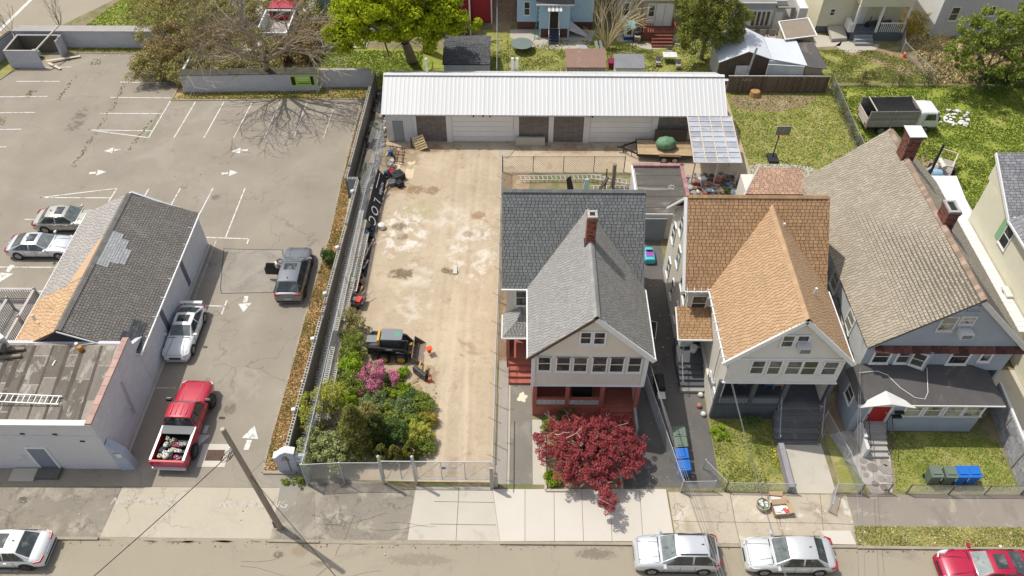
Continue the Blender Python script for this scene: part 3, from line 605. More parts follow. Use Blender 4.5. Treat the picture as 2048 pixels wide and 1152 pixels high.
def chimney(parent,x,y,z0,z1,wx,wy,m,cap=None,rz=0.):
    mb = MB(); mb.obox((x,y,(z0+z1)/2),(wx,wy,z1-z0),rz); mb.obox((x,y,z1-.17),(wx+.07,wy+.07,.08),rz); mb.obox((x,y,z1-.04),(wx+.12,wy+.12,.09),rz)
    c = build(mb,'chimney',m,parent)
    nb = int((z1-z0)/.075)
    # courses of single bricks, uneven, standing a little proud of the shaft
    r = random.Random(int(x*10)); bm = MB(); R_ = Matrix.Rotation(rz,3,'Z')
    for k in range(nb-3):
        z = z0+.075*k+.034
        for sx,sy,L_,ax in ((0,-1,wx,0),(-1,0,wy,1),(1,0,wy,1)):
            q = -L_/2+(.06 if k % 2 else -.05)
            while q < L_/2-.03:
                a,b = max(q,-L_/2),min(q+.2,L_/2)
                if b-a > .04:
                    p = Vector(((a+b)/2,sy*wy/2,0)) if ax == 0 else Vector((sx*wx/2,(a+b)/2,0)); p = R_ @ p; pr = .02+.012*r.random()
                    bm.obox((x+p.x,y+p.y,z),(b-a-.012,pr,.062) if ax == 0 else (pr,b-a-.012,.062),rz)
                q += .212
    build(bm,'bricks',mat(m.name+'_unit',tuple(m_['c']) if False else ((.26,.09,.06) if m is br_red else (.17,.07,.05)),.9,.1,5.,.15,30,isl=.55,layers=[((.42,.37,.33),2.2,.66,.74,.5)]),c,kind='stuff')
    if cap is not None:
        if cap == 'slab':
            cb = MB(); cb.obox((x,y,z1+.12),(wx+.3,wy+.3,.05),rz); cb.obox((x,y,z1+.05),(wx,wy,.1),rz); build(cb,'cap',w_dirty,c)
        else:
            cb = MB()
            for dx,dy,a,b in ((0,wy/2-.05,wx+.06,.14),(0,-wy/2+.05,wx+.06,.14),(wx/2-.04,0,.13,wy-.2),(-wx/2+.04,0,.13,wy-.2)):
                p = R_ @ Vector((dx,dy,0)); cb.obox((x+p.x,y+p.y,z1+.05),(a,b,.12),rz)
            build(cb,'crown',lead,c); build(MB().obox((x,y,z1+.012),(wx-.1,wy-.1,.02),rz),'flue',m_black,c)
    fb = MB(); fb.obox((x,y,z0+.22),(wx+.14,wy+.14,.3),rz); build(fb,'flashing',m_black if cap != 'slab' else lead,c)
    return c
def tri_wall(parent,p0,p1,z0,ze,zr,mt,sid=.13,apex=.5,**k):
    L_ = Fr(p0,p1).L; return wall(parent,p0,p1,z0,ze,mt,sid,poly=[(0,z0),(L_,z0),(L_,ze),(L_*apex,zr),(0,ze)],**k)
def rake(parent,y,pts,m,w_=.05,h=.2,name='fascia'):
    mb = MB()
    for (a,b) in zip(pts,pts[1:]): mb.bar((a[0],y,a[1]-h/2),(b[0],y,b[1]-h/2),w_,h,up=(0,0,1))
    return build(mb,name,m,parent)
# ================================================================== house 1: two shades of grey roof, red porch
H1 = thing('house','beige house under grey shingle roof with a brick red front porch, behind the red maple','house',(4,33,0))
sid1 = paint('beige_siding',(.69,.62,.54),.7,fine=.05); sid1b = paint('cream_gable_siding',(.74,.66,.55),.7)
red_p = mat('brick_red_paint',(.36,.115,.085),.7,.1,1.5,.08,18,layers=[((.5,.22,.17),2.,.62,.72,.4)])
f1 = wall(H1,(.98,26.95),(7.06,26.95),3.05,5.7,sid1,.15,name='front_wall')
fg = wall(H1,(.98,26.95),(7.06,26.95),5.7,9.,sid1b,.13,poly=[(0,5.705),(6.08,5.705),(3.12,8.98)],name='gable_wall')
build(MB().box(.98,7.06,26.88,26.95,5.62,5.72),'band',w_white,H1)
wl = wall(H1,(.98,32.2),(.98,26.97),.9,5.7,sid1,.15,name='left_wall'); wr = wall(H1,(7.06,27.0),(7.06,32.2),.3,5.7,sid1,.15,name='right_wall')
wbl = wall(H1,(-.62,32.3),(.97,32.3),0.2,5.6,sid1,.15,name='front_wall'); wall(H1,(-.62,39.3),(-.62,32.32),.2,5.6,sid1,.15,name='left_wall',poly=[(0,.2),(6.98,.2),(6.98,5.6),(3.5,9.6),(0,5.6)])
wall(H1,(7.3,32.32),(7.3,39.3),.2,5.6,sid1,.15,name='right_wall',poly=[(0,.2),(6.98,.2),(6.98,5.6),(3.5,9.6),(0,5.6)]); wall(H1,(7.3,39.3),(-.62,39.3),.2,5.6,sid1,.15,name='back_wall')
build(MB().box(.98,7.05,27.1,32.2,2.95,3.1),'porch_ceiling',w_white,H1)
mb = MB()
for (x,y) in ((.94,26.9),(7.1,26.9)): build(MB().box(x-.07,x+.07,y-.07,y+.12,3.05,5.62),'corner_board',w_white,H1)
build(MB().box(.92,7.12,26.86,26.98,3.0,3.06),'band',w_white,H1)
for a,b,c,d in ((1077,712,1100,739),(1114,713,1139,740),(1148,713,1173,741),(1186,714,1212,742),(1221,714,1246,742),(1257,715,1281,742)):
    win_px(H1,f1,a,b,c,d,w_white,glass)
for a,b,c,d in ((1162,664,1181,685),(1189,664,1209,686)): win_px(H1,fg,a,b,c,d,w_white,glass,fw=.1)
window(H1,wbl,.95,3.9,.75,1.3,w_white,glass)
for s_,z_ in ((1.,3.8),(2.8,3.8),(1.,1.3)): window(H1,wl,s_,z_,.8,1.2,w_white,glass); window(H1,wr,s_+.6,z_,.8,1.2,w_white,glass)
# roofs
ZE,ZR,YE,YR,ZM = 5.78,9.2,31.9,35.8,9.97
sl = (ZM-5.75)/(YR-YE)
roof(H1,[(-.9,YE,5.75),(7.45,YE,5.75),(7.45,YR,ZM),(-.9,YR,ZM)],s_dark,.19,.24,seed=1)
roof(H1,[(7.45,39.7,5.75),(-.9,39.7,5.75),(-.9,YR,ZM),(7.45,YR,ZM)],s_dark,.19,.24,seed=2)
yj = YE+(ZR-5.75)/sl+.03
roof(H1,[(.62,YE+.03,5.79),(.62,26.7,5.79),(4.1,26.7,9.22),(4.1,yj,9.22)],s_grey,.17,.2,seed=3)
roof(H1,[(7.48,26.7,5.79),(7.48,YE+.03,5.79),(4.1,yj,9.22),(4.1,26.7,9.22)],s_greyd,.17,.2,seed=4)
cp = MB(); yy = 26.7
while yy < yj-.2: cp.obox((4.1-.09,yy+.12,9.235),(.22,.26,.02),0,('Y',-.75)); cp.obox((4.1+.09,yy+.12,9.235),(.22,.26,.02),0,('Y',.75)); yy += .25
build(cp,'ridge_cap',s_grey,H1,kind='stuff')
cp = MB(); xx = -.9
while xx < 7.3: cp.obox((xx+.14,YR-.07,ZM+.012),(.28,.2,.02),0,('X',.7)); cp.obox((xx+.14,YR+.07,ZM+.012),(.28,.2,.02),0,('X',-.7)); xx += .29
build(cp,'ridge_cap',s_dark,H1,kind='stuff')
rake(H1,26.72,[(.55,5.72),(4.1,9.17)],mat('rotten_wood',(.13,.085,.065),.9,.3,3.),.09,.17); rake(H1,26.72,[(4.1,9.17),(7.52,5.72)],w_white,.1,.3)
for p,q in (((.58,26.7,5.72),(.58,31.85,5.72)),((7.53,26.7,5.72),(7.53,31.85,5.72)),((-.92,31.84,5.68),(.6,31.84,5.68))): beam(H1,'gutter',p,q,.09,.1,w_white)
for x in (.84,7.2): beam(H1,'downpipe',(x,26.82,5.6),(x,26.82,3.1),.06,.06,w_white)
chimney(H1,4.07,32.5,8.6,11.0,.5,.55,br_red,'open')
# porch
pm = MB(); pm.box(.96,5.,26.9,29.0,.02,.95); pm.box(5.,7.05,27.3,29.,.02,.94)
build(pm,'porch_floor',red_p,H1); 
for (x,y) in ((1.06,27.0),(2.95,27.0),(4.95,27.0),(6.98,27.0)): build(MB().box(x-.12,x+.12,y-.12,y+.12,.95 if x < 6 else .1,3.0),'column',red_p,H1)
pw = MB(); pw.box(1.18,4.83,26.93,27.07,.95,1.12); pw.box(1.18,4.83,26.93,27.07,1.58,1.7); build(pw,'parapet',red_p,H1)
m_scr = mat('white_screen_block',(.62,.63,.63),.8,.1,4.)
def screen_blocks(parent,p,q,z,n,m,tri=True):
    """row of open ornamental blocks: ring with a diamond of ribs"""
    p,q = Vector((*p,0)),Vector((*q,0)); t = (q-p)/n; w_ = t.length; t.normalize(); first = None
    for i in range(n):
        c = p+t*(w_*(i+.5))
        if first is None:
            mb = MB(); h = .22
            for a,b in (((-h,-h),(h,-h)),((-h,h),(h,h)),((-h,-h),(-h,h)),((h,-h),(h,h)),((-h,0),(0,h)),((0,h),(h,0)),((h,0),(0,-h)),((0,-h),(-h,0)),((-h,-h),(h,h))):
                s_ = w_/2/h*.97; mb.bar(t*(a[0]*s_)+Vector((0,0,a[1])),t*(b[0]*s_)+Vector((0,0,b[1])),.05,.12,up=(-t.y,t.x,0))
            first = build(mb,'screen_block',m,parent,local=True); first.location = Vector((c.x,c.y,z))-ORG[parent.name]
        else: inst(first,parent,Vector((c.x,c.y,z))-ORG[parent.name])
screen_blocks(H1,(1.2,27.),(2.82,27.),1.35,6,m_scr); screen_blocks(H1,(3.1,27.),(4.8,27.),1.35,6,m_scr); screen_blocks(H1,(7.0,27.2),(7.0,28.9),1.35,5,m_scr)
fpw = wall(H1,(.98,29.0),(7.06,29.0),.95,3.0,sid1,.15,name='porch_wall'); window(H1,fpw,2.,1.5,1.,1.2,w_white,glass)
build(fbox(MB(),fpw,4.6,5.6,.95,2.95,-.01,.05),'door',paint('brown_door',(.1,.05,.04)),H1)
for i in range(5): build(MB().box(4.98,6.88,27.3-.3*(i+1),27.3-.3*i,.01,.94-.19*(i)-.0),'step',red_p,H1) if i == 0 else build(MB().box(4.98,6.88,27.3-.3*(i+1),27.3-.3*i+.0,.01,.94-.19*i),'step',red_p,H1)
build(MB().box(6.9,7.05,25.4,27.0,.0,.95),'stair_wall',mat('grey_stucco',(.36,.34,.31),.9),H1)
build(MB().obox((3.9,27.9,1.35),(1.1,.6,.75)),'porch_bench_cover',m_black,H1)
# side porch with red steps
roof(H1,[(-.87,30.42,2.98),(.93,30.42,2.98),(.93,31.6,3.75),(.3,31.6,3.75)],s_greyd,.17,.2,seed=6,thick=.06)
roof(H1,[(-.87,32.25,2.98),(-.87,30.42,2.98),(.3,31.6,3.75),(.3,32.25,3.75)],s_grey,.17,.2,seed=7,thick=.06)
build(MB().bar((-.9,30.4,2.95),(.93,30.4,2.95),.07,.1).bar((-.9,30.4,2.95),(-.9,32.25,2.95),.07,.1),'gutter',w_white,H1)
mb = MB(); mb.box(-.62,.93,30.5,32.25,.0,.95); build(mb,'side_porch',red_p,H1)
mb = MB(); mb.box(-.64,-.44,30.5,30.7,.95,2.9); mb.box(-.64,-.5,30.7,32.2,.95,1.7); build(mb,'column',red_p,H1)
for i in range(4): build(MB().box(-.5,.92,30.5-.34*(i+1),30.5-.34*i,.01,.78-.19*i),'step',red_p,H1)
mb = MB(); mb.tube([(-.42,30.5,1.75),(-.42,29.2,.95),(-.42,29.2,.05)],.022,5)
for k in range(3): mb.tube([(-.42,30.4-.42*k,1.7-.26*k),(-.42,30.4-.42*k,.75-.22*k)],.015,4)
build(mb,'handrail',m_black,H1)
# ================================================================== house 2: orange roof, dark porch
H2 = thing('house','cream house with an orange brown shingle roof and charcoal front porch','house',(15,33,0))
sid2 = paint('cream_stucco',(.66,.62,.54),.8,fine=.05); sid2f = paint('pale_grey_siding',(.72,.69,.63),.7)
char = mat('charcoal_paint',(.095,.10,.112),.7,.15,1.5,.1,18)
g1 = wall(H2,(11.65,26.85),(17.95,26.85),3.6,5.75,sid2f,.15,name='front_wall')
gg = wall(H2,(11.65,26.85),(17.95,26.85),5.75,9.2,sid2f,.13,poly=[(0,5.755),(6.3,5.755),(3.15,9.1)],name='gable_wall')
gl = wall(H2,(11.65,32.2),(11.65,26.87),1.3,5.75,sid2,0,name='left_wall'); gr_ = wall(H2,(17.95,26.9),(17.95,32.3),.3,5.75,sid2,.15,name='right_wall')
build(MB().box(11.6,18.,26.77,26.86,5.68,5.8).box(11.58,18.02,26.77,26.88,3.52,3.62),'band',w_white,H2)
ml = wall(H2,(10.2,39.2),(10.2,32.0),.05,5.7,sid2,0,poly=[(0,.05),(7.2,.05),(7.2,5.6),(3.6,9.4),(0,5.6)],name='left_wall')
mf = wall(H2,(10.2,32.0),(11.64,32.0),.05,5.7,sid2,.15,name='front_wall'); wall(H2,(18.,32.3),(18.,39.2),.05,5.6,sid2,.15,poly=[(0,.05),(6.9,.05),(6.9,5.6),(3.3,9.4),(0,5.6)],name='right_wall'); wall(H2,(18.,39.2),(10.2,39.2),.05,5.6,sid2,.15,name='back_wall')
for a,b,c,d in ((1503,721,1527,745),(1537,721,1560,746),(1573,722,1600,746),(1605,722,1632,747),(1646,723,1673,747)): win_px(H2,g1,a,b,c,d,w_white,glass)
for a,b,c,d in ((1565,671,1586,691),(1594,671,1615,692)): win_px(H2,gg,a,b,c,d,w_white,glass,fw=.1)
def ac(parent,f,s,z,label=None):
    mb = fbox(MB(),f,s-.32,s+.32,z,z+.4,.0,.55); o = build(mb,'air_conditioner',w_dirty,parent,label=label)
    build(fbox(MB(),f,s-.27,s+.27,z+.05,z+.35,.5,.56),'vent',mat('vent_grey',(.2,.2,.2),.6),o); return o
s_,z_ = gg.px(1604,691); ac(H2,gg,s_,z_-.05)
window(H2,mf,.68,3.9,.8,1.2,w_white,glass)
for s_,z_ in ((1.2,4.0),(2.6,6.0),(3.4,4.0),(5.4,4.0),(1.6,1.2),(3.6,1.2),(5.6,1.2),(6.5,4.0)): window(H2,ml,s_,z_,.6,1.25,w_white,glass,off=.03)
window(H2,gr_,1.4,3.9,.8,1.2,w_white,glass); window(H2,gr_,3.6,3.9,.8,1.2,w_white,glass)
slm = (9.75-5.7)/(35.65-31.88)
roof(H2,[(9.89,31.88,5.7),(18.17,31.88,5.7),(18.17,35.65,9.75),(9.89,35.65,9.75)],s_orange,.2,.26,seed=11)
roof(H2,[(18.17,39.6,5.7),(9.89,39.6,5.7),(9.89,35.65,9.75),(18.17,35.65,9.75)],s_orange,.2,.26,seed=12)
yj2 = 31.88+(9.3-5.7)/slm+.02
roof(H2,[(11.32,31.9,5.76),(11.32,26.55,5.76),(14.83,26.55,9.32),(14.83,yj2,9.32)],s_orangef,.18,.22,seed=13)
roof(H2,[(18.2,26.55,5.76),(18.2,31.9,5.76),(14.83,yj2,9.32),(14.83,26.55,9.32)],s_orangef,.18,.22,seed=14)
cp = MB(); yy = 26.55
while yy < yj2-.2: cp.obox((14.74,yy+.12,9.335),(.24,.26,.02),0,('Y',-.78)); cp.obox((14.92,yy+.12,9.335),(.24,.26,.02),0,('Y',.78)); yy += .25
build(cp,'ridge_cap',s_orangef,H2,kind='stuff')
cp = MB(); xx = 9.9
while xx < 18.: cp.obox((xx+.14,35.58,9.765),(.28,.2,.02),0,('X',.7)); cp.obox((xx+.14,35.72,9.765),(.28,.2,.02),0,('X',-.7)); xx += .29
build(cp,'ridge_cap',s_orange,H2,kind='stuff')
rake(H2,26.57,[(11.22,5.68),(14.83,9.27),(18.3,5.68)],w_white,.1,.26)
for p,q in (((11.26,26.5,5.68),(11.26,31.85,5.68)),((18.27,26.5,5.68),(18.27,31.85,5.68)),((9.85,31.83,5.64),(11.3,31.83,5.64))): beam(H2,'gutter',p,q,.08,.09,w_white)
gt = MB()
for k in range(9): gt.bar((11.1,26.9+.62*k,5.74),(11.5,26.9+.62*k,5.86),.03,.03)
for k in range(4): gt.bar((10.+.4*k,31.7,5.68),(10.+.4*k,32.,5.84),.03,.03)
build(gt,'gutter_brackets',w_white,H2,kind='stuff')
rk = MB(); rk.slab([(9.72,39.4,5.6),(9.9,39.4,5.6),(9.9,35.6,9.7),(9.72,35.6,9.7)],(0,0,-.2)); rk.slab([(9.72,31.9,5.6),(9.9,31.9,5.6),(9.9,35.6,9.7),(9.72,35.6,9.7)],(0,0,-.2)); build(rk,'rake_board',w_white,H2)
for (x,y,z,hh) in ((15.4,34.2,8.25,.7),(16.35,29.8,7.85,.35)): build(MB().tube([(x,y,z-.2),(x,y,z+hh)],.07,8),'vent_pipe',w_white,H2)
# front porch
pm = MB(); pm.box(11.5,15.3,26.8,29.0,.02,1.35); pm.box(15.3,18.,27.1,29.,.02,1.345); build(pm,'porch_floor',char,H2)

for x in (11.6,13.55,15.35,17.85): build(MB().box(x-.12,x+.12,26.82,27.06,1.35,3.55),'column',char,H2)
pw = MB(); pw.box(11.72,15.23,26.86,27.,1.35,1.5); pw.box(11.72,15.23,26.86,27.,1.96,2.06); build(pw,'parapet',char,H2)
m_scg = mat('grey_screen_block',(.25,.26,.27),.8,.1,4.)
screen_blocks(H2,(11.74,26.93),(13.42,26.93),1.73,6,m_scg); screen_blocks(H2,(13.7,26.93),(15.22,26.93),1.73,6,m_scg)
screen_blocks(H2,(11.55,27.1),(11.55,28.9),1.73,6,m_scr); screen_blocks(H2,(17.9,27.2),(17.9,28.9),1.73,5,m_scr)
build(MB().box(11.48,11.64,27.,32.,.0,1.34),'side_base',sid2,H2)
fp2 = wall(H2,(11.66,29.),(17.94,29.),1.35,3.55,sid2f,.15,name='porch_wall'); build(fbox(MB(),fp2,4.3,5.3,1.35,3.4,-.01,.05),'door',w_white,H2)
build(MB().box(11.66,17.94,27.0,29.,3.5,3.56),'porch_ceiling',w_white,H2)
for i in range(7): build(MB().box(15.2-.04*i,17.85-.06*i,27.1-.3*(i+1),27.1-.3*i,.01,1.345-.19*(i+1)),'step',mat('worn_grey_step',(.15,.148,.145),.85,.15,1.5,.12,16,obj=.15,layers=[((.27,.25,.22),1.2,.56,.68,.6)]),H2)
mb = MB()
for x0,x1 in ((15.35,15.1),(17.85,17.5)):
    mb.tube([(x0,27.1,2.3),(x1,25.2,1.05),(x1,24.95,1.),(x1,24.95,.03)],.035,6)
    for k in range(7): t = k/6; x = x0+(x1-x0)*t; mb.tube([(x,27.1-1.9*t,2.28-1.24*t),(x,27.1-1.9*t,1.3-1.2*t)],.014,4)
build(mb,'handrail',mat('grey_rail',(.28,.3,.33),.5),H2)
build(MB().box(15.02,15.32,21.95,24.75,.0,.62),'garden_wall',mat('purple_grey_block',(.30,.28,.30),.9,.12,2.,.1,14,bump=.3),H2)
# side porch
roof(H2,[(9.6,30.1,3.38),(11.6,30.1,3.38),(11.6,32.0,4.15),(9.6,32.0,4.15)],s_orange,.18,.32,seed=16,thick=.06)
build(MB().bar((9.56,30.05,3.33),(11.6,30.05,3.33),.07,.1).bar((9.56,30.05,3.33),(9.56,32.0,4.1),.07,.1),'gutter',w_white,H2)
mb = MB(); mb.box(9.95,11.5,30.1,32.,.0,1.15); build(mb,'side_porch',char,H2)
for i in range(5): build(MB().box(9.98,11.45,30.1-.3*(i+1),30.1-.3*i,.01,.95-.18*i),'step',mat('grey_step',(.30,.28,.26),.85,.1,2.) if i == 4 else char,H2)
mb = MB(); mb.tube([(10.02,30.1,3.3),(10.02,30.1,1.1)],.04,5); mb.tube([(10.02,30.1,2.),(10.02,28.6,1.1),(10.02,28.6,.03)],.025,5)
for k in range(3): mb.tube([(10.02,29.8-.45*k,1.8-.25*k),(10.02,29.8-.45*k,1.-.22*k)],.015,4)
build(mb,'handrail',m_metal,H2)
# service cables and meters on the cream left wall
mb = MB(); mb.tube([(11.5,27.3,5.3),(11.5,30.5,5.1)],.03,5); mb.tube([(11.5,28.3,5.2),(11.5,28.0,2.2)],.03,5); mb.obox((11.5,27.9,2.),(.2,.3,.4)); mb.obox((11.5,28.5,1.8),(.2,.3,.4)); build(mb,'meter',m_metal,H2)
# rear wing
roof(H2,[(16.1,43.6,3.2),(21.,43.6,3.2),(20.55,46.1,3.6),(17.4,46.1,3.6)],mat('salmon_shingle',(.42,.27,.19),.92,.08,.6,.1,25,isl=.2),.19,.33,seed=17,thick=.08)
mb = MB(); mb.slab([(16.0,43.5,3.25),(17.45,46.1,3.65),(15.95,42.0,1.2)],(.1,0,-.05)); build(mb,'rear_gable',w_white,H2)
mb = MB(); mb.box(16.3,20.7,39.2,46.,.0,3.05); build(mb,'rear_wing',sid2,H2)
# things on the porch of house 2
for nm,px,c,lb in (('armchair',(1475,785),(.2,.24,.22),'grey green armchair on the charcoal porch'),('chair',(1528,790),(.06,.25,.55),'blue plastic chair on the charcoal porch'),('chair',(1545,792),(.48,.38,.28),'tan folding chair beside the blue chair on the charcoal porch')):
    p = GY(px[0],px[1],28.2); x = p.x; t = thing(nm,lb,'chair',(x,28.2,1.36)); m = paint('seat_'+str(c[0]),c,.7)
    build(MB().obox((x,28.2,1.8),(.55,.5,.1)),'seat',m,t); build(MB().obox((x,28.45,2.1),(.55,.08,.6)),'backrest',m,t)
    for a in (-.24,.24):
        for b in (-.2,.2): build(MB().box(x+a-.02,x+a+.02,28.2+b-.02,28.2+b+.02,1.36,1.78),'leg',m,t)
# ================================================================== house 3: tan roof, blue grey walls, red door
H3 = thing('house','blue grey house with a tan shingle roof, two brick chimneys and a red front door','house',(24,33,0))
blue = mat('blue_grey_siding',(.35,.385,.435),.8,.08,1.,.07,18,layers=[((.44,.47,.51),1.5,.6,.72,.4)]); blueL = mat('bleached_blue_siding',(.50,.51,.50),.85,.12,.8,.1,14,layers=[((.22,.26,.31),.8,.5,.66,.85)])
k1 = wall(H3,(19.75,28.2),(28.0,28.2),3.1,5.2,blue,.16,name='front_wall')
kg = wall(H3,(19.75,28.2),(28.0,28.2),5.2,9.2,blue,.14,poly=[(0,5.25),(8.25,5.25),(4.6,9.05)],name='gable_wall')
kl = wall(H3,(19.75,42.4),(19.75,28.22),.1,5.3,blueL,.16,name='left_wall'); wall(H3,(28.0,28.22),(28.0,42.4),.1,5.3,blue,.16,name='right_wall'); wall(H3,(28.,42.4),(19.75,42.4),.1,5.3,blue,.16,poly=[(0,.1),(8.25,.1),(8.25,5.3),(4.1,9.1),(0,5.3)],name='back_wall')
roof(H3,[(19.3,42.6,5.28),(19.55,28.0,5.28),(24.35,28.0,9.3),(24.15,43.0,9.3)],s_tan,.21,.2,seed=21)
roof(H3,[(28.45,28.0,5.28),(28.45,42.6,5.28),(24.15,43.0,9.3),(24.35,28.0,9.3)],s_tan,.21,.2,seed=22)
cp = MB(); yy = 28.0
while yy < 42.8: xx = 24.35-.2*(yy-28)/15; cp.obox((xx-.1,yy+.12,9.315),(.26,.27,.025),0,('Y',-.7)); cp.obox((xx+.1,yy+.12,9.315),(.26,.27,.025),0,('Y',.7)); yy += .26
build(cp,'ridge_cap',mat('dark_ridge_shingle',(.30,.22,.16),.9,isl=.3),H3,kind='stuff')
rake(H3,28.0,[(24.35,9.25),(28.5,5.22)],w_dirty,.1,.28); rake(H3,28.12,[(19.6,5.02),(24.35,9.0)],blue,.06,.1)
# pent roof strip of rusty tiles under the gable: single tiles
m_tile = mat('rust_brown_tile',(.12,.045,.035),.7,.2,3.,.1,obj=.4,layers=[((.26,.2,.17),3.,.6,.7,.5)])
x = 20.; first = None
while x < 28.3:
    if first is None: first = build(MB().slab([(0,-.42,0),(.5,-.42,0),(.5,0,.17),(0,0,.17)],(0,.02,-.05)),'pent_tile',m_tile,H3,local=True); first.location = Vector((x,28.18,5.12+.0))-ORG[H3.name]
    else: inst(first,H3,Vector((x,28.18+.01*(rng.random()-.5),5.12+.02*(rng.random()-.5)))-ORG[H3.name])
    x += .515
chimney(H3,24.25,40.35,8.6,10.85,.75,.9,br_dk,'slab'); chimney(H3,24.5,34.2,8.5,10.25,.62,1.0,br_dk,'open')
for a,b,c,d in ((1881,634,1909,659),(1922,633,1948,646)): win_px(H3,kg,a,b,c,d,w_dirty,glass2)
s_,z_ = kg.px(1924,664); ac(H3,kg,s_,z_)
window(H3,kg,4.45,8.35,.5,.25,blue,blue,bars=0,name='attic_vent')
for a,b,c,d in ((1748,700,1778,723),(1797,699,1831,723),(1903,698,1937,725),(1966,697,1983,720)): win_px(H3,k1,a,b,c,d,w_white,glass,fw=.12)
# the angled bay between the upper windows
bw = Fr((22.2,28.18),(23.2,27.75)); mb = MB(); mb.slab([(22.2,28.18,3.4),(23.2,27.75,3.4),(23.25,28.18,3.4)],(0,0,1.75)); build(mb,'bay',blue,H3); window(H3,bw,.55,3.85,.6,1.0,w_dirty,glass,fw=.1)
for s_,z_ in ((11.5,3.6),(8.2,3.6),(5.2,3.6),(2.4,3.6),(11.,1.2),(7.,1.2)): window(H3,kl,s_,z_,.85,1.1,w_white,glass2 if s_ > 8 else glass,fw=.12)
build(MB().bar((19.6,35.,2.6),(19.6,29.,3.4),.06).bar((19.6,33.,4.),(19.6,29.4,3.3),.05),'pipe',m_black,H3)
# enclosed porch with hipped tar roof
p3 = wall(H3,(19.35,26.0),(26.6,26.0),.05,3.0,blue,.16,name='porch_wall'); p3l = wall(H3,(19.35,28.18),(19.35,26.02),.05,3.0,blue,.16,name='porch_side'); wall(H3,(26.6,26.02),(26.6,28.18),.05,3.0,blue,.16,name='porch_side')
tarroof = mat('tar_roof',(.10,.093,.09),.85,.15,.8,.12,20,bump=.3,layers=[((.22,.19,.155),.5,.55,.68,.7),((.32,.3,.27),3.5,.71,.75,.7)])
Q = {'a': (19.1,25.75,3.02),'b': (27.3,25.75,3.02),'c': (26.0,28.18,3.6),'d': (19.5,28.18,3.6),'e': (27.3,28.6,3.02),'f': (19.1,28.2,3.02)}
mb = MB(); mb.slab([Q['a'],Q['b'],Q['c'],Q['d']],(0,0,-.06)); mb.slab([Q['b'],Q['e'],Q['c']],(0,0,-.06)); mb.slab([Q['f'],Q['a'],Q['d']],(0,0,-.06)); build(mb,'porch_roof',tarroof,H3)
build(MB().bar((19.1,25.72,2.98),(27.3,25.72,2.98),.06,.09),'gutter',w_dirty,H3)
A_,B_ = p3.px(1723,803)[0],p3.px(1824,803)[0]
mb = MB(); mb.slab([p3.at(A_-.1,2.98,.35),p3.at(B_,2.98,.35),p3.at((A_+B_)/2,3.27,.35)],p3.n*-.05)
mb.slab([p3.at(A_-.2,2.97,.42),p3.at((A_+B_)/2,3.33,.42),p3.at((A_+B_)/2,3.33,-.5),p3.at(A_-.2,2.97,.2)],(0,0,-.05)); mb.slab([p3.at(B_+.1,2.97,.42),p3.at((A_+B_)/2,3.33,.42),p3.at((A_+B_)/2,3.33,-.5),p3.at(B_+.1,2.97,.2)],(0,0,-.05))
build(mb,'door_gable',[w_dirty],H3)
a,zb = p3.px(1731,842); b,zt = p3.px(1777,807); a2 = p3.px(1745,807)[0]; s0 = (a+a2)/2; s1 = s0+1.05
d_ = build(fbox(MB(),p3,s0,s1,1.15,2.85,.0,.06),'door',paint('red_door',(.36,.012,.02),.4),H3); build(fbox(MB(),p3,s1-.15,s1-.08,1.95,2.05,.06,.12),'handle',m_metal,d_)
build(fbox(fbox(fbox(MB(),p3,s0-.15,s0,1.1,2.95,.0,.1),p3,s1,s1+.15,1.1,2.95,.0,.1),p3,s0,s1,2.85,2.95,0,.1),'door_frame',w_dirty,H3)
build(fbox(fbox(MB(),p3,s1+.35,s1+.85,2.0,2.15,.02,.2),p3,s1+.35,s1+.85,1.6,1.75,.02,.2),'mailbox',m_black,H3)
for a,b,c,d in ((1811,809,1842,830),(1852,809,1882,830),(1892,809,1924,831),(1931,809,1964,831)): win_px(H3,p3,a,b,c,d,w_white,glass2,fw=.11,sill=False)
build(fbox(MB(),p3,2.9,7.25,1.62,1.72,0,.1),'sill_band',w_dirty,H3)
window(H3,p3l,1.,1.6,.8,.9,w_white,glass)
cx = p3.p.x+(s0+s1)/2
m_st = mat('grey_concrete_steps',(.38,.36,.33),.9,.1,2.,.1,20,obj=.1)
for i in range(6): build(MB().box(cx-.62,cx+.62,25.95-.3*(i+1),25.95-.3*i,.02,1.12-.18*i),'step',m_st,H3)
build(MB().box(cx-.82,cx-.62,24.2,25.9,.02,.9).box(cx-.82,cx-.62,24.9,25.9,.9,1.1),'stair_wall',w_dirty,H3)
for sx in (-.66,.66):
    mb = MB(); top_ = [(cx+sx,25.8,2.05),(cx+sx,24.25,1.15)]; mb.tube(top_,.022,5); mb.tube([(cx+sx,25.8,1.3),(cx+sx,24.25,.35)],.016,4)
    for k in range(9): t = k/8; mb.tube([(cx+sx,25.8-1.55*t,2.05-.9*t),(cx+sx,25.8-1.55*t,1.15-.93*t)],.012 if 0 < k < 8 else .025,4)
    build(mb,'handrail',m_black,H3)
cb = MB(); P = [G(1718,745,3.62),G(1755,742,3.5),G(1775,750,3.45),G(1800,775,3.3),G(1830,795,3.15),G(1850,798,3.12),G(1856,785,3.25),G(1854,735,3.6)]
cb.tube(P,.02,4); build(cb,'loose_cable',w_white,H3)
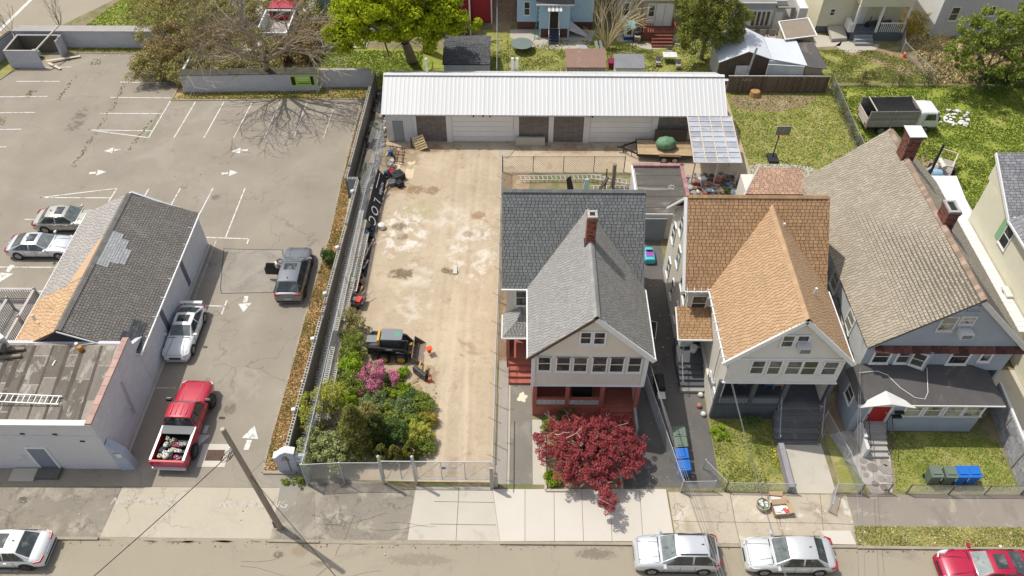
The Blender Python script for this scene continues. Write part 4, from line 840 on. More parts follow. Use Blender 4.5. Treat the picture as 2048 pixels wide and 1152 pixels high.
# ================================================================== house 4 at the right edge, pale yellow siding
H4 = thing('house','pale yellow clapboard house with a green shuttered window at the right edge','house',(34,34,0))
yel = paint('pale_yellow_siding',(.72,.68,.52),.7)
y4 = wall(H4,(31.2,41.4),(31.2,27.0),.05,6.4,yel,.14,name='left_wall'); wall(H4,(31.2,27.),(40.,27.),.05,6.4,yel,.14,name='front_wall'); wall(H4,(40.,41.4),(31.2,41.4),.05,6.4,yel,.14,name='back_wall')
roof(H4,[(30.9,37.6,6.3),(40.5,37.6,6.3),(40.5,41.7,8.4),(30.9,41.7,8.4)],mat('grey_asphalt_shingle',(.24,.24,.25),.9,.1,1.,.12,isl=.2),.19,.33,seed=31)
roof(H4,[(40.5,37.5,6.6),(30.9,26.8,6.5),(33.5,26.8,8.6),(40.5,30,8.6)][:0] or [(30.85,37.5,6.35),(30.85,26.7,6.35),(35.6,26.7,9.6),(35.6,37.5,9.6)],mat('grey_asphalt_shingle',(.24,.24,.25)),.19,.33,seed=32)
mb = MB(); mb.slab([(31.2,37.6,6.3),(31.2,41.7,6.3),(31.2,41.7,8.35)],(.12,0,0)); build(mb,'gable_wall',yel,H4)
rk = MB(); rk.bar((30.86,37.5,6.22),(30.86,41.75,8.3),.08,.2); rk.bar((30.8,37.45,6.22),(40.5,37.45,6.22),.1,.16); rk.bar((30.8,26.7,6.28),(30.8,37.4,6.28),.1,.12); build(rk,'fascia',w_white,H4)
o = window(H4,y4,y4.px(2012,478)[0],y4.px(2012,490)[1]-.3,.8,1.5,w_white,glass); s_ = y4.px(2012,478)[0]; z_ = y4.px(2012,490)[1]
build(fbox(MB(),y4,s_-1.0,s_-.5,z_-.35,z_+1.3,.02,.07),'shutter',paint('mint_green_shutter',(.28,.5,.27),.6),H4)
s_,z_ = y4.px(2020,590); t4 = build(fbox(MB(),y4,s_-.45,s_+.45,z_-.3,z_+.35,.12,.5),'heat_pump',w_dirty,H4); build(MB().lathe(y4.at(s_-.1,z_,.5),[(.25,0),(.25,.02)],14,'X'),'fan',mat('fan_grey',(.2,.2,.2)),t4)
build(fbox(MB(),y4,s_-.4,s_+.4,z_-.5,z_-.38,.0,.5),'bracket',m_black,H4)
for px in ((1953,510),(1978,575),(1996,607)): s_,z_ = y4.px(*px); window(H4,y4,s_,z_,.55,.28,m_black,glass,bars=0,fw=.03)
# white lean-to with standing seam panels
lt = thing('lean_to','long narrow white panelled lean-to roof between the tan roof and the yellow house','lean-to',(30.5,36,0))
m_wp = mat('white_panel',(.70,.69,.67),.5,.04,1.,.04,obj=.05)
yy = 31.2; first = None
while yy < 41.:
    if first is None: first = build(MB().slab([(0,0,0),(1.05,0,0),(1.05,.385,0),(0,.385,0)],(0,0,-.05)),'roof_panel',m_wp,lt,local=True); first.location = Vector((30.05,yy,2.98))-ORG[lt.name]
    else: inst(first,lt,Vector((30.05,yy,2.98+.006*rng.random()))-ORG[lt.name])
    yy += .4
build(MB().box(30.1,31.1,31.3,41.,.02,2.9),'body',yel,lt)
wp = thing('porch_roof','flat white sheet roof beside the tan roof, with a black vent pipe','roof',(31,44,0))
mb = MB(); mb.slab([(30.2,46.5,2.62),(32.4,46.5,2.62),(31.85,41.7,2.62),(30.0,41.1,2.62)],(0,0,-.08)); build(mb,'sheet',mat('white_sheet',(.68,.69,.70),.4,.04,.6,.04,layers=[((.5,.5,.5),1.5,.62,.72,.4)]),wp)
mb = MB(); mb.slab([(30.0,41.1,2.5),(31.85,41.7,2.5),(31.85,41.72,1.9),(30.,41.12,1.9)],(0,.05,0)); mb.box(30.3,32.2,41.8,46.4,.0,2.5); build(mb,'body',blueL,wp)
build(MB().tube([(29.0,44.4,6.6),(29.0,44.4,7.0)],.09,8).tube([(29.0,44.4,2.6),(29.0,44.4,6.6)],.09,8),'vent_pipe',m_black,wp)
# ================================================================== long white garage
GA = thing('garage','long white garage row with a corrugated metal roof at the back of the dirt yard','garage',(3,56,0))
m_wr = mat('white_corrugated',(.60,.60,.59),.45,.03,.4,.04,12,spec=.4,obj=.025,layers=[((.50,.48,.45),.6,.54,.70,.55),((.42,.30,.20),1.4,.68,.76,.5),((.40,.40,.39),3.,.66,.74,.3)],stretch=(1,.22,1))
gar = mat('garage_wall_white',(.68,.67,.67),.7,.07,.8,.06,14,layers=[((.36,.35,.34),1.2,.6,.72,.5)])
n_p = 27; x0g,x1g = -10.98,16.68; pw_ = (x1g-x0g)/n_p
def corr(w_,yA,zA,yB,zB):
    mb = MB(); k = 24; prof = []
    for i in range(k+1):
        ph = (i % 8)/8; hh = .015 if ph in (.0,.125,.875) else 0.
        prof.append((w_*i/k,hh))
    V = [(x,yA,zA+h) for x,h in prof]+[(x,yB,zB+h) for x,h in prof]; F = [(i,i+1,i+k+2,i+k+1) for i in range(k)]
    return mb.add(V,F)
pf = corr(pw_-.004,53.42,2.92,56.72,4.5); pb = corr(pw_-.004,56.74,4.5,59.9,2.9)
fo = build(pf,'roof_panel',m_wr,GA,local=True); fo.location = Vector((x0g,0,0))-ORG[GA.name]; fb_ = build(pb,'rear_roof_panel',m_wr,GA,local=True); fb_.location = fo.location
for i in range(1,n_p):
    L_ = Vector((x0g+pw_*i,0,.004*(i % 2)))-ORG[GA.name]; inst(fo,GA,L_); inst(fb_,GA,L_)
build(MB().box(x0g,x1g,56.55,56.9,4.52,4.56),'ridge_cap',m_wr,GA)
fy = 53.8; gf = Fr((-10.75,fy),(16.45,fy))
mb = MB(); mb.box(-10.75,16.45,fy,fy+.2,2.55,2.85)
posts = [(-8.02,-7.75),(-5.45,-5.05),(.0,.4),(2.75,3.1),(5.45,5.85),(10.75,11.15),(13.9,16.45)]
def gx(px): return GY(px,260,fy).x
cols_ = [(828,834),(893,904),(1027,1038),(1097,1107),(1167,1179),(1302,1314),(1376,1455)]
for a,b in cols_: mb.box(gx(a),gx(b),fy-.02,fy+.2,.0,2.55)
build(mb,'front_wall',gar,GA)
# vertical steel sheets left of the first bay
rb = MB(); a,b = -10.75,gx(829); xx = a
while xx < b: rb.box(xx,min(xx+.1,b),fy-.0,fy+.15,0,2.55); rb.box(xx+.1,min(xx+.2,b),fy+.03,fy+.15,0,2.55); xx += .2
build(rb,'sheet_wall',gar,GA)
dg = build(MB().box(gx(787),gx(807),fy-.05,fy+.0,.02,2.05),'door',paint('grey_door',(.28,.30,.31),.6),GA); build(MB().box(gx(805),gx(806),fy-.1,fy-.05,1.,1.1),'handle',m_metal,dg)
for a,b in ((904,1027),(1179,1302)):
    d_ = build(MB().box(gx(a),gx(b),fy+.08,fy+.14,.02,2.55),'garage_door',gar,GA)
    for k in range(5): build(MB().box(gx(a)+.02,gx(b)-.02,fy+.05,fy+.08,.03+.5*k,.5+.5*k),'door_panel',mat('white_door_panel',(.72,.71,.69),.6,.05,.7,.04,obj=.05),d_)
brb = mat('brown_block',(.20,.175,.155),.9,.12,1.,.1,14,obj=.14)
for a,b in ((834,893),(1038,1097),(1107,1167),(1314,1376)):
    X0,X1 = gx(a),gx(b); build(MB().box(X0,X1,fy+.1,fy+.25,0,2.55),'infill',brb,GA)
    nb = 6; bw_ = (X1-X0)/nb; blk = None
    for r_ in range(12):
        for k in range(nb): 
            if blk is None: blk = build(MB().box(0,bw_-.015,0,.03,0,.2),'block',brb,GA,local=True); blk.location = Vector((X0+bw_*k,fy+.075,.02+.212*r_))-ORG[GA.name]
            else: o = inst(blk,GA,Vector((X0+bw_*k,fy+.072+.006*rng.random(),.02+.212*r_))-ORG[GA.name])
build(MB().box(-10.75,-10.6,53.9,59.7,0,2.8).box(16.3,16.45,53.9,59.7,0,2.8).box(-10.6,16.3,59.55,59.7,0,2.8),'wall',gar,GA)
mb = MB()
for x,s_ in ((-10.75,1),(16.3,1)): mb.slab([(x,53.9,2.8),(x,59.7,2.8),(x,56.72,4.35)],(.15,0,0))
build(mb,'gable_wall',gar,GA)
for px in (947,966,980,1185): p = GY(px,232,53.6); build(MB().obox((p.x,53.6,2.72),(.12,.2,.12)),'lamp',m_black,GA)
pp = MB(); pp.tube([(-7.55,57.9,3.9),(-7.55,57.9,5.15)],.09,8); pp.lathe((-7.55,57.9,5.15),[(.14,0),(.14,.12),(.03,.2)],8); build(pp,'vent_pipe',w_dirty,GA)
for px in (1025,1034): p = G(px,126,3.6); build(MB().box(p.x-.12,p.x+.12,59.9,60.1,0,4.1),'post',w_dirty,GA)
# ================================================================== polycarbonate lean-to
PC = thing('canopy','translucent panelled canopy on timber posts at the right end of the white garage','canopy',(15.2,51,0))
pcm = mat('polycarbonate',(.62,.66,.74),.12,.12,.9,.08,10,spec=.6,obj=.18,layers=[((.80,.82,.85),1.2,.52,.62,.7),((.40,.45,.55),.7,.56,.7,.5)],trans=.45)
timb = mat('whitewashed_timber',(.58,.50,.42),.8,.15,3.)
C0,C1,C2,C3 = Vector((13.45,53.35,2.95)),Vector((16.95,53.35,2.95)),Vector((16.95,48.2,2.35)),Vector((13.35,48.2,2.35))
def bil(u,v): return (C0*(1-u)+C1*u)*(1-v)+(C3*(1-u)+C2*u)*v
for j_ in range(9):
    for i in range(4):
        a,b,c,d = bil(i/4+.012,j_/9+.008),bil((i+1)/4-.012,j_/9+.008),bil((i+1)/4-.012,(j_+1)/9-.008),bil(i/4+.012,(j_+1)/9-.008)
        mb = MB(); mb.slab([a,b,c,d],(0,0,-.012)); build(mb,'pane',pcm,PC)
for i in range(5): p,q = bil(i/4,0),bil(i/4,1); beam(PC,'rafter',p+Vector((0,0,.012)),q+Vector((0,0,.012)),.075,.08,timb)
for j_ in range(10): p,q = bil(0,j_/9),bil(1,j_/9); beam(PC,'purlin',p+Vector((0,0,.025)),q+Vector((0,0,.025)),.06,.06,timb)
for (x,y) in ((13.45,48.3),(16.85,48.3),(15.2,48.3),(16.85,50.8)): beam(PC,'post',(x,y,0),(x,y,2.33),.1,.1,timb)
# ================================================================== flat tar roofed shed behind house 1
FS = thing('shed','flat tar roofed shed with pink coping tiles behind the grey roofed house','shed',(10.4,46,0))
tar2 = mat('striped_tar_roof',(.11,.10,.085),.9,.2,.9,.2,12,bump=.5,layers=[((.32,.30,.27),.8,.54,.66,.6),((.10,.09,.08),1.,.56,.68,.8)],stretch=(.35,1.6,1))
build(MB().box(8.6,12.3,42.3,47.65,.0,2.38),'walls',mat('white_block',(.55,.53,.5),.8),FS)
k = 0; yy = 42.4
while yy < 47.4: build(MB().box(8.75,12.15,yy,yy+.62,2.38,2.41+.02*(k % 2)),'roof_sheet',tar2,FS); yy += .6; k += 1
m_cop = mat('pink_coping',(.35,.19,.19),.7,.12,2.,obj=.15)
xx = 8.6
while xx < 12.2: build(MB().box(xx,min(xx+.5,12.3),47.5,47.8,2.4,2.62),'coping_tile',m_cop,FS); xx += .515
yy = 42.4
while yy < 47.4: build(MB().box(12.12,12.4,yy,min(yy+.5,47.48),2.4,2.62),'coping_tile',m_cop,FS); yy += .515
build(MB().box(8.5,8.62,43.6,47.6,2.3,2.55),'edge_board',w_white,FS)
gd = MB(); gd.box(8.5,10.6,42.1,42.28,.02,2.1); build(gd,'door',mat('blue_grey_door',(.22,.24,.27),.7),FS)
mb = MB()
for i in range(9): mb.tube([(11.2+.3*math.cos(i*.7),45.2+.2*math.sin(i),2.45),(11.2-.25*math.sin(i*1.3),45.2+.25*math.cos(i*.8),2.46)],.012,4)
single(mb,'coat_hangers',w_white,'tangle of white wire lying on the flat tar shed roof','wire',(11.2,45.2,2.44),local=False)
# ================================================================== painted building at left
m_pw = mat('lavender_wall_paint',(.62,.62,.645),.75,.05,.6,.05,12,layers=[((.68,.68,.69),.8,.6,.74,.3),((.46,.47,.49),2.2,.66,.76,.35)],brick=((.57,.57,.60),.41,.205,.006),bump=.25)
WB = thing('commercial_building','painted block building with patched shingle roof and flat tar roof at the left edge','building',(-26,30,0))
XR = -22.38
lavf = mat('lavender_front_paint',(.62,.61,.61),.75,.05,.6,.05,12,layers=[((.40,.40,.42),1.2,.6,.72,.4)])
fa_ = wall(WB,(-44.,23.06),(XR,23.06),.0,4.45,lavf,0,name='front_wall',th=.3); wall(WB,(XR,23.08),(XR,29.05),.0,4.45,m_pw,0,name='side_wall',th=.3); fe = wall(WB,(XR,29.06),(XR,41.45),.0,3.0,m_pw,0,name='side_wall',th=.3)
wall(WB,(XR-.01,41.44),(-29.7,41.44),.0,3.0,m_pw,0,poly=[(0,0),(7.32,0),(7.32,3.),(3.8,4.95),(0,3.)],name='back_wall'); wall(WB,(-29.7,41.4),(-29.7,29.0),0,3.0,m_pw,0,name='side_wall')
# lean strip where the gable meets the flat part
mb = MB(); mb.slab([(XR-.02,28.9,3.9),(XR-.02,30.6,2.95),(XR-.02,28.9,2.95)],(-.28,0,0)); mb.box(-30.,XR-.3,28.85,29.05,3.0,4.1); build(mb,'step_wall',m_pw,WB)
tar3 = mat('worn_roof_felt',(.30,.265,.225),.92,.12,.5,.12,12,bump=.4,layers=[((.42,.39,.34),.9,.52,.64,.75),((.15,.125,.10),.8,.58,.66,.6)],stretch=(1.,.55,1))
build(MB().box(-44.,XR-.28,23.34,28.85,4.0,4.08),'flat_roof',tar3,WB)
m_seam = mat('dark_tar_seam',(.095,.08,.065),.85,.2,1.,.2,8,layers=[((.26,.23,.19),1.2,.58,.68,.8)])
m_felt = [mat('roof_felt_%s' % n_,c_,.92,.15,.9,.15,10,bump=.3,layers=[((.40,.37,.32),1.3,.55,.63,.75),((.10,.085,.07),1.2,.56,.66,.7)],stretch=(1.6,.6,1)) for n_,c_ in (('pale',(.23,.20,.165)),('brown',(.15,.13,.105)),('grey',(.19,.17,.145)))]
rr = random.Random(5); xx = -31.2; i = 0
while xx < XR-.4:
    w_ = .5+.6*rr.random(); sw__ = .05+.1*rr.random(); yy = 23.4
    while yy < 28.7:
        l_ = .7+2.4*rr.random(); y1 = min(yy+l_,28.75)
        sk = -.12
        P = [(xx+sk*(yy-26)+.05,yy+.06,4.093+.006*rr.random()),(xx+w_+sk*(yy-26)-.07,yy+.06,4.095),(xx+w_+sk*(y1-26)-.07,y1-.05,4.095),(xx+sk*(y1-26)+.05,y1-.05,4.095)]
        if P[1][0] < XR-.3 and P[2][0] < XR-.3: build(MB().slab(P,(0,0,-.012)),'felt_sheet',m_felt[rr.randrange(3)],WB)
        yy = y1+.02
    if xx+w_+sk*(23.4-26)+.12 < XR-.31: build(MB().slab([(xx+w_+sk*(23.4-26)-sw__,23.4,4.102),(xx+w_+sk*(23.4-26)+sw__,23.4,4.087),(xx+w_+sk*(28.7-26)+sw__,28.7,4.102),(xx+w_+sk*(28.7-26)-sw__,28.7,4.102)],(0,0,-.012)),'tar_seam',m_seam,WB)
    xx += w_; i += 1
m_cop2 = mat('terracotta_coping',(.44,.285,.235),.75,.1,2.,.08,obj=.1)
yy = 23.1
while yy < 28.8: build(MB().box(XR-.3,XR+.04,yy,min(yy+.6,28.95),4.452,4.56),'coping_tile',m_cop2,WB); yy += .615
build(MB().box(-44.,XR-.31,23.02,23.36,4.452,4.50),'coping',w_dirty,WB)
build(MB().box(-44.,XR,23.0,23.06,3.4,3.45),'ledge',w_dirty,WB)
a,zb = fa_.px(88,930); a2,zt = fa_.px(57,894); b2 = fa_.px(117,931)[0]
s0 = min(fa_.px(82,931)[0],a2); dd = build(fbox(MB(),fa_,s0,s0+1.0,.25,2.2,.0,.04),'door',paint('blue_grey_door2',(.22,.25,.30),.6),WB)
build(fbox(fbox(fbox(MB(),fa_,s0-.1,s0,.2,2.3,.0,.08),fa_,s0+1.,s0+1.1,.2,2.3,.0,.08),fa_,s0,s0+1.,2.2,2.3,0,.08),'door_frame',w_white,WB)
build(MB().box(fa_.at(s0,0).x-.15,fa_.at(s0+1.,0).x+.15,22.35,23.03,.0,.22),'doorstep',m_dkasph,WB); build(MB().box(fa_.at(s0,0).x-1.6,fa_.at(s0,0).x-.2,22.2,23.0,.0,.12),'doorstep',m_conc,WB)
for px in ((45,867),(110,868),(165,882)): s_,z_ = fa_.px(*px); build(fbox(MB(),fa_,s_-.12,s_+.12,z_-.04,z_+.04,0,.05),'bracket',m_black,WB)
# corner pier with faded poster
pr = MB(); pr.slab([(-22.3,22.98,0),(-21.55,23.05,0),(-21.75,23.08,1.5),(-22.3,22.98,2.6)],(0,.5,0)); build(pr,'corner_pier',mat('pale_blue_pier',(.42,.47,.55),.8,.1,1.),WB)
pm_ = Fr((-22.3,22.96),(-21.55,23.03)); build(fbox(MB(),pm_,.12,.55,1.35,1.75,.0,.015),'poster',mat('faded_poster',(.35,.52,.50),.7,.3,4.,layers=[((.8,.8,.75),3.,.5,.6,.8)]),WB)
# gable roof: three kinds of shingle, each slope
E3 = 3.05; RZ = 5.1; XE,XRG,XL = -22.2,-26.25,-29.95
o_dark = shing('weathered_dark_shingle',(.18,.165,.148),.13,[((.24,.22,.19),.5,.56,.70,.6)])
o_pale = mat('pale_grey_shingle',(.36,.335,.305),.9,.06,.5,.08,25,isl=.1,layers=[((.42,.30,.18),.5,.62,.72,.5)])
o_or = shing('faded_orange_shingle',(.52,.345,.20),.12,[((.4,.24,.12),1.,.58,.7,.6)])
o_bk = shing('black_shingle',(.07,.075,.08),.3); o_wh = shing('silver_patch_shingle',(.36,.365,.365),.1)
roof(WB,[(XE,28.9,E3),(XE,41.4,E3),(XRG,41.0,RZ),(XRG,29.0,RZ)],o_dark,.17,.22,seed=41)
roof(WB,[(XL,41.3,E3),(XL,33.2,E3),(XRG,33.2,RZ),(XRG,41.0,RZ)],o_pale,.17,.3,seed=42)
roof(WB,[(XL,33.18,E3),(XL,28.9,E3),(XRG,29.0,RZ),(XRG,33.18,RZ)],o_or,.17,.3,seed=43)
nr = Vector((RZ-E3,0,XE-XRG)).normalized()
def rp(u,y,h=.03): p = Vector((XE,y,E3)).lerp(Vector((XRG,y,RZ)),u); return p+nr*h
def patch(us,ys,m,seed): P = [rp(us[0],ys[0]),rp(us[0],ys[1]),rp(us[1],ys[1]),rp(us[1],ys[0])]; build(MB().slab(P,nr*-.02),'roof_patch',m,WB); build(courses(P,.17,.3,.02,seed=seed),'shingles',m,WB,kind='stuff')
for k,(u0,u1,y0,y1) in enumerate(((.80,.99,34.4,37.4),(.70,.80,34.9,37.0),(.62,.7,35.0,36.3))): patch((u0,u1),(y0,y1),o_wh,50+k)
for k,(u0,u1,y0,y1) in enumerate(((.02,.3,29.1,30.2),(.06,.24,30.2,31.2))): patch((u0,u1),(y0,y1),o_bk,60+k)
P = [(XL+.75,35.8,E3+.42),(XRG-.02,34.4,RZ+.0),(XRG-.02,37.4,RZ),(XRG-.7,36.8,RZ-.36)]
nl = Vector((-(RZ-E3),0,XRG-XL)).normalized(); P = [Vector((x,y,E3+(x-XL)/(XRG-XL)*(RZ-E3)))+nl*.03 for x,y in ((-27.5,33.3),(-26.3,33.3),(-26.3,37.2),(-26.8,36.6))]
build(MB().slab(P,nl*-.02),'roof_patch',o_or,WB)
cp = MB(); yy = 29.
while yy < 41.: cp.obox((XRG-.1,yy+.12,RZ+.012),(.24,.26,.02),0,('Y',-.5)); cp.obox((XRG+.1,yy+.12,RZ+.012),(.24,.26,.02),0,('Y',.5)); yy += .25
build(cp,'ridge_cap',o_dark,WB,kind='stuff')
mb = MB(); mb.slab([(XL+.2,28.98,2.9),(XE-.2,28.98,2.9),(XRG,28.98,RZ-.08)],(0,.1,0)); build(mb,'gable_wall',mat('black_felt',(.035,.035,.04),.8,.3,2.,layers=[((.16,.16,.17),2.,.6,.7,.6)]),WB)
gt = MB(); gt.bar((XE+.06,28.9,E3-.08),(XE+.06,41.4,E3-.08),.1,.1); gt.bar((XL-.05,28.9,E3-.08),(XL-.05,41.4,E3-.08),.08,.1); gt.bar((XRG,28.86,RZ+.02),(XE,28.86,E3+.02),.05,.08)
for k in range(7): gt.bar((XE+.1,30.2+1.6*k,E3-.02),(XE-.25,30.2+1.6*k,E3+.12),.03,.03)
build(gt,'gutter',w_white,WB)
for y_ in (36.9,32.6): build(MB().slab([fe.at(y_-29.06,2.9,.02),fe.at(y_-29.06+.45,2.9,.02),fe.at(y_-29.06+.45,.3,.02),fe.at(y_-29.06,.3,.02)],-fe.n*.02),'painted_out_strip',mat('dark_strip',(.13,.14,.17),.8,.1),WB)
build(MB().slab([(XR+.02,23.1,0),(XR+.2,23.1,0),(XR+.2,41.4,0),(XR+.02,41.4,0)],(0,0,.06)),'plinth',m_conc,WB)
pp = MB(); pp.tube([(XR+.06,26.6,3.4),(XR+.1,26.6,3.2),(XR+.1,26.2,1.0)],.05,6); pp.tube([(XR+.06,25.9,1.9),(XR+.25,25.9,1.9),(XR+.25,25.9,1.4)],.04,6); build(pp,'drain_pipe',m_metal,WB)
mb = MB()
for (x,y,c) in ((-25.2,28.5,.1),(-28.6,30.6,.06)): mb.tube([(x,y,4.1),(x,y,4.55)],c,8)
build(mb,'vent_pipe',w_dirty,WB); single(MB().lathe((-25.0,28.35,4.1),[(.13,0),(.15,.3),(.11,.34)],10),'bucket',paint('amber_bucket',(.5,.2,.03),.4),'amber bucket standing on the tar roof below the black gable','bucket',(-25.,28.35,4.1))
single(MB().tube([(-26.2,27.2,4.12),(-26.15,27.55,4.15)],.05,6),'bottle',w_white,'white bottle lying on the flat tar roof','bottle',(-26.2,27.2,4.1))
m_alu = paint('aluminium',(.66,.66,.65),.35,metal=.3)
def ladder(name,p,q,wv,n,m,label,w2=.045,rot=None):
    p,q,wv = Vector(p),Vector(q),Vector(wv); t = thing(name,label,'ladder',p)
    for s_ in (0,1): beam(t,'rail',p+wv*s_,q+wv*s_,w2,w2*1.6,m)
    first = None
    for i in range(n):
        a = p.lerp(q,(i+.5)/n)
        if first is None: first = build(MB().bar(a-p,a-p+wv,.035),'rung',m,t,local=True)
        else: inst(first,t,a-p.lerp(q,.5/n))
    return t
ladder('ladder',(-33,25.15,4.62),(-24.75,25.05,4.22),(0,-.52,0),27,m_alu,'aluminium extension ladder lying across the flat tar roof')
ac_ = thing('air_conditioner','boxy white outdoor air conditioner on timber beams at the edge of the flat roof','air conditioner',(-29.3,28.,4.1))
build(MB().obox((-29.5,28.2,4.75),(1.0,.45,.8),.9),'casing',w_dirty,ac_); build(MB().lathe((-29.24,27.98,4.75),[(.27,0),(.27,.24)],14,'X'),'fan',mat('fan_dark',(.12,.12,.12)),ac_)
for k in range(2): build(MB().obox((-29.0,27.75+.5*k,4.22),(1.6,.16,.16),.1),'beam',mat('old_timber',(.25,.2,.15),.9),ac_)
# ---- deck with balustrade
DK = thing('deck','grey timber deck with baluster railing beside the patched roof, at the left edge','deck',(-32,31.5,0))
m_dk = mat('weathered_timber',(.34,.315,.285),.85,.15,2.,.1,20,obj=.12); m_dk2 = mat('pale_rail_timber',(.47,.44,.40),.8,.12,2.)
yy = 29.2
while yy < 33.9: build(MB().box(-35.5,-30.3,yy,yy+.14,2.30,2.34),'deck_board',m_dk,DK); yy += .155
def balus(p,q,z0,z1,n,two=True):
    p,q = Vector((*p,0)),Vector((*q,0)); beam(DK,'rail',p+Vector((0,0,z1)),q+Vector((0,0,z1)),.16,.05,m_dk2); beam(DK,'rail',p+Vector((0,0,z0)),q+Vector((0,0,z0)),.05,.08,m_dk)
    f_ = None
    for i in range(n):
        a = p.lerp(q,(i+.5)/n)
        if f_ is None: a0 = a; f_ = build(MB().box(-.022,.022,-.022,.022,z0,z1),'baluster',m_dk2,DK,local=True); f_.location = a-Vector((*ORG[DK.name][:2],0))
        else: inst(f_,DK,a-Vector((*ORG[DK.name][:2],0)))
balus((-30.35,29.3),(-30.35,33.8),2.45,3.35,30); balus((-30.4,33.8),(-33.2,33.8),2.45,3.35,18); balus((-31.7,29.3),(-31.7,33.0),2.45,3.35,24)
for (x,y) in ((-30.35,29.3),(-30.35,31.5),(-30.35,33.8),(-31.7,33.0),(-31.7,29.3),(-33.2,33.8)): build(MB().box(x-.06,x+.06,y-.06,y+.06,0,3.5),'post',m_dk,DK)
# ================================================================== block wall along the yard, open cores in the top course
BW = thing('block_wall','long grey concrete block wall with open cores along the top, between lot and dirt yard','wall',(-12.6,40,0))
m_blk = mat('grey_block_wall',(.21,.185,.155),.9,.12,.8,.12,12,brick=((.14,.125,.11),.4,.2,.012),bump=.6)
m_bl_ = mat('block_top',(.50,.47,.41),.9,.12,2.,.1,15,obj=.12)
segs = [((-12.68,22.95),(-12.02,46.7)),((-12.02,46.72),(-12.92,46.72)),((-12.92,46.75),(-12.68,61.6))]
bmb = MB(); w_,h_ = .19,.2
for (x0,x1) in ((0,.03),(.18,.21),(.36,.39)): bmb.box(x0,x1,-w_/2,w_/2,0,h_)
bmb.box(.03,.36,-w_/2,-w_/2+.03,0,h_); bmb.box(.03,.36,w_/2-.03,w_/2,0,h_)
first = None; rr = random.Random(9)
for p,q in segs:
    p,q = Vector((*p,0)),Vector((*q,0)); d = (q-p); L_ = d.length; d.normalize(); n = Vector((-d.y,d.x,0)); mb = MB()
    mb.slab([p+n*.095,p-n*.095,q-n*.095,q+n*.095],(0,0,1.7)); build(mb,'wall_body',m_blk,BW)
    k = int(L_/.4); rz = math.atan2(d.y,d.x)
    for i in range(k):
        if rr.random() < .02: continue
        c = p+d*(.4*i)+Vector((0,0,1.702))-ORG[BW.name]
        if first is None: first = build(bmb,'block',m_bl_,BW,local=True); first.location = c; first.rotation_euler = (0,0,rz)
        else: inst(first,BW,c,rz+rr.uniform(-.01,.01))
for px in ((560,480+0),(693,345),(668,540),(612,640),(611,755),(705,440)):
    pass
for t_ in (.12,.34,.5,.68,.93): p = Vector((-12.68,22.95,1.9)).lerp(Vector((-12.02,46.7,1.9)),t_); build(MB().obox((p.x-.12,p.y,2.0),(.22,.2,.2),t_),'loose_block',w_dirty,BW)
gp = MB().box(-12.82,-12.06,46.6,46.62,.0,1.68); build(gp,'painted_panel',paint('blue_grey_panel',(.26,.31,.37),.6),BW)
# sign pier at the lot entrance
SP = thing('sign_pier','lavender painted entrance pier with curved top, triangular opening and white house number','sign',(-12.8,22.9,0))
pf_ = Fr((-13.35,22.95),(-12.2,22.95)); P = [(0,0),(1.15,0),(1.15,2.0),(.75,2.15),(.45,1.95),(.15,1.6),(0,1.55)]
Hc = [(.32,1.25),(.9,1.25),(.62,1.75)]
mb = MB(); mb.slab([pf_.at(a,z) for a,z in [(0,0),(1.15,0),(1.15,1.25),(0,1.25)]],-pf_.n*.3)
mb.slab([pf_.at(a,z) for a,z in [(0,1.252),(.32,1.252),(.62,1.75),(.45,1.95),(.15,1.6),(0,1.55)]],-pf_.n*.3); mb.slab([pf_.at(a,z) for a,z in [(.9,1.252),(1.15,1.252),(1.15,2.0),(.75,2.15),(.45,1.95),(.62,1.75)]],-pf_.n*.3)
build(mb,'pier_wall',mat('lavender_pier',(.40,.44,.54),.75,.06),SP)
for a,b in (((-.03,1.55),(.15,1.62)),((.15,1.62),(.45,1.97)),((.45,1.97),(.75,2.17)),((.75,2.17),(1.2,2.02))): build(MB().bar(pf_.at(*a,-.15),pf_.at(*b,-.15),.42,.08),'coping',w_white,SP)
text('house_number','1171',.30,w_white,SP,Matrix.Translation(pf_.at(.62,1.38,-.05)) @ Matrix.Rotation(rad(90),4,'X'),ext=.02)
pk = MB(); pk.lathe(pf_.at(.38,.95,.01),[(.17,0),(.17,.01)],12,'Y'); build(pk,'sticker',paint('pink_sticker',(.6,.38,.45)),SP)
mb = MB(); mb.box(-12.2,-11.6,22.97,23.15,0,1.7); build(mb,'return_wall',mat('lavender_pier',(.40,.44,.54)),SP)
# ================================================================== low painted walls at the back of the lot
m_pv = mat('pale_violet_block',(.52,.525,.56),.8,.06,.7,.05,14,brick=((.42,.43,.46),.41,.2,.008),bump=.4,layers=[((.27,.28,.32),2.5,.62,.72,.4)])
def bwall(label,p,q,z,th=.2,cap=None,capw=.2,g=None):
    t = thing('block_wall',label,'wall',(p[0],p[1],0),group=g); f = Fr(p,q)
    mb = MB(); mb.slab([f.at(0,0),f.at(f.L,0),f.at(f.L,z),f.at(0,z)],-f.n*th); build(mb,'wall_body',m_pv,t)
    if cap:
        mb = MB(); mb.slab([f.at(-.05,z+.05,.06),f.at(f.L+.05,z+.05,.06),f.at(f.L+.05,z+.05,-capw),f.at(-.05,z+.05,-capw)],(0,0,-.05)); build(mb,'cap',cap,t)
    return t,f
m_cp = mat('grey_cap',(.36,.335,.31),.9,.1,1.,.1); m_dark_cap = mat('mossy_cap',(.07,.065,.045),.95,.3,2.)
bwall('long low violet wall with a wide pale cap at upper left',(-47.6,68.2),(-33.2,68.25),1.75,cap=m_cp,capw=1.0)
bwall('short violet wall running to the upper left corner of the lot',(-49.2,62.),(-47.7,68.15),1.7,.25,m_dark_cap,.3)
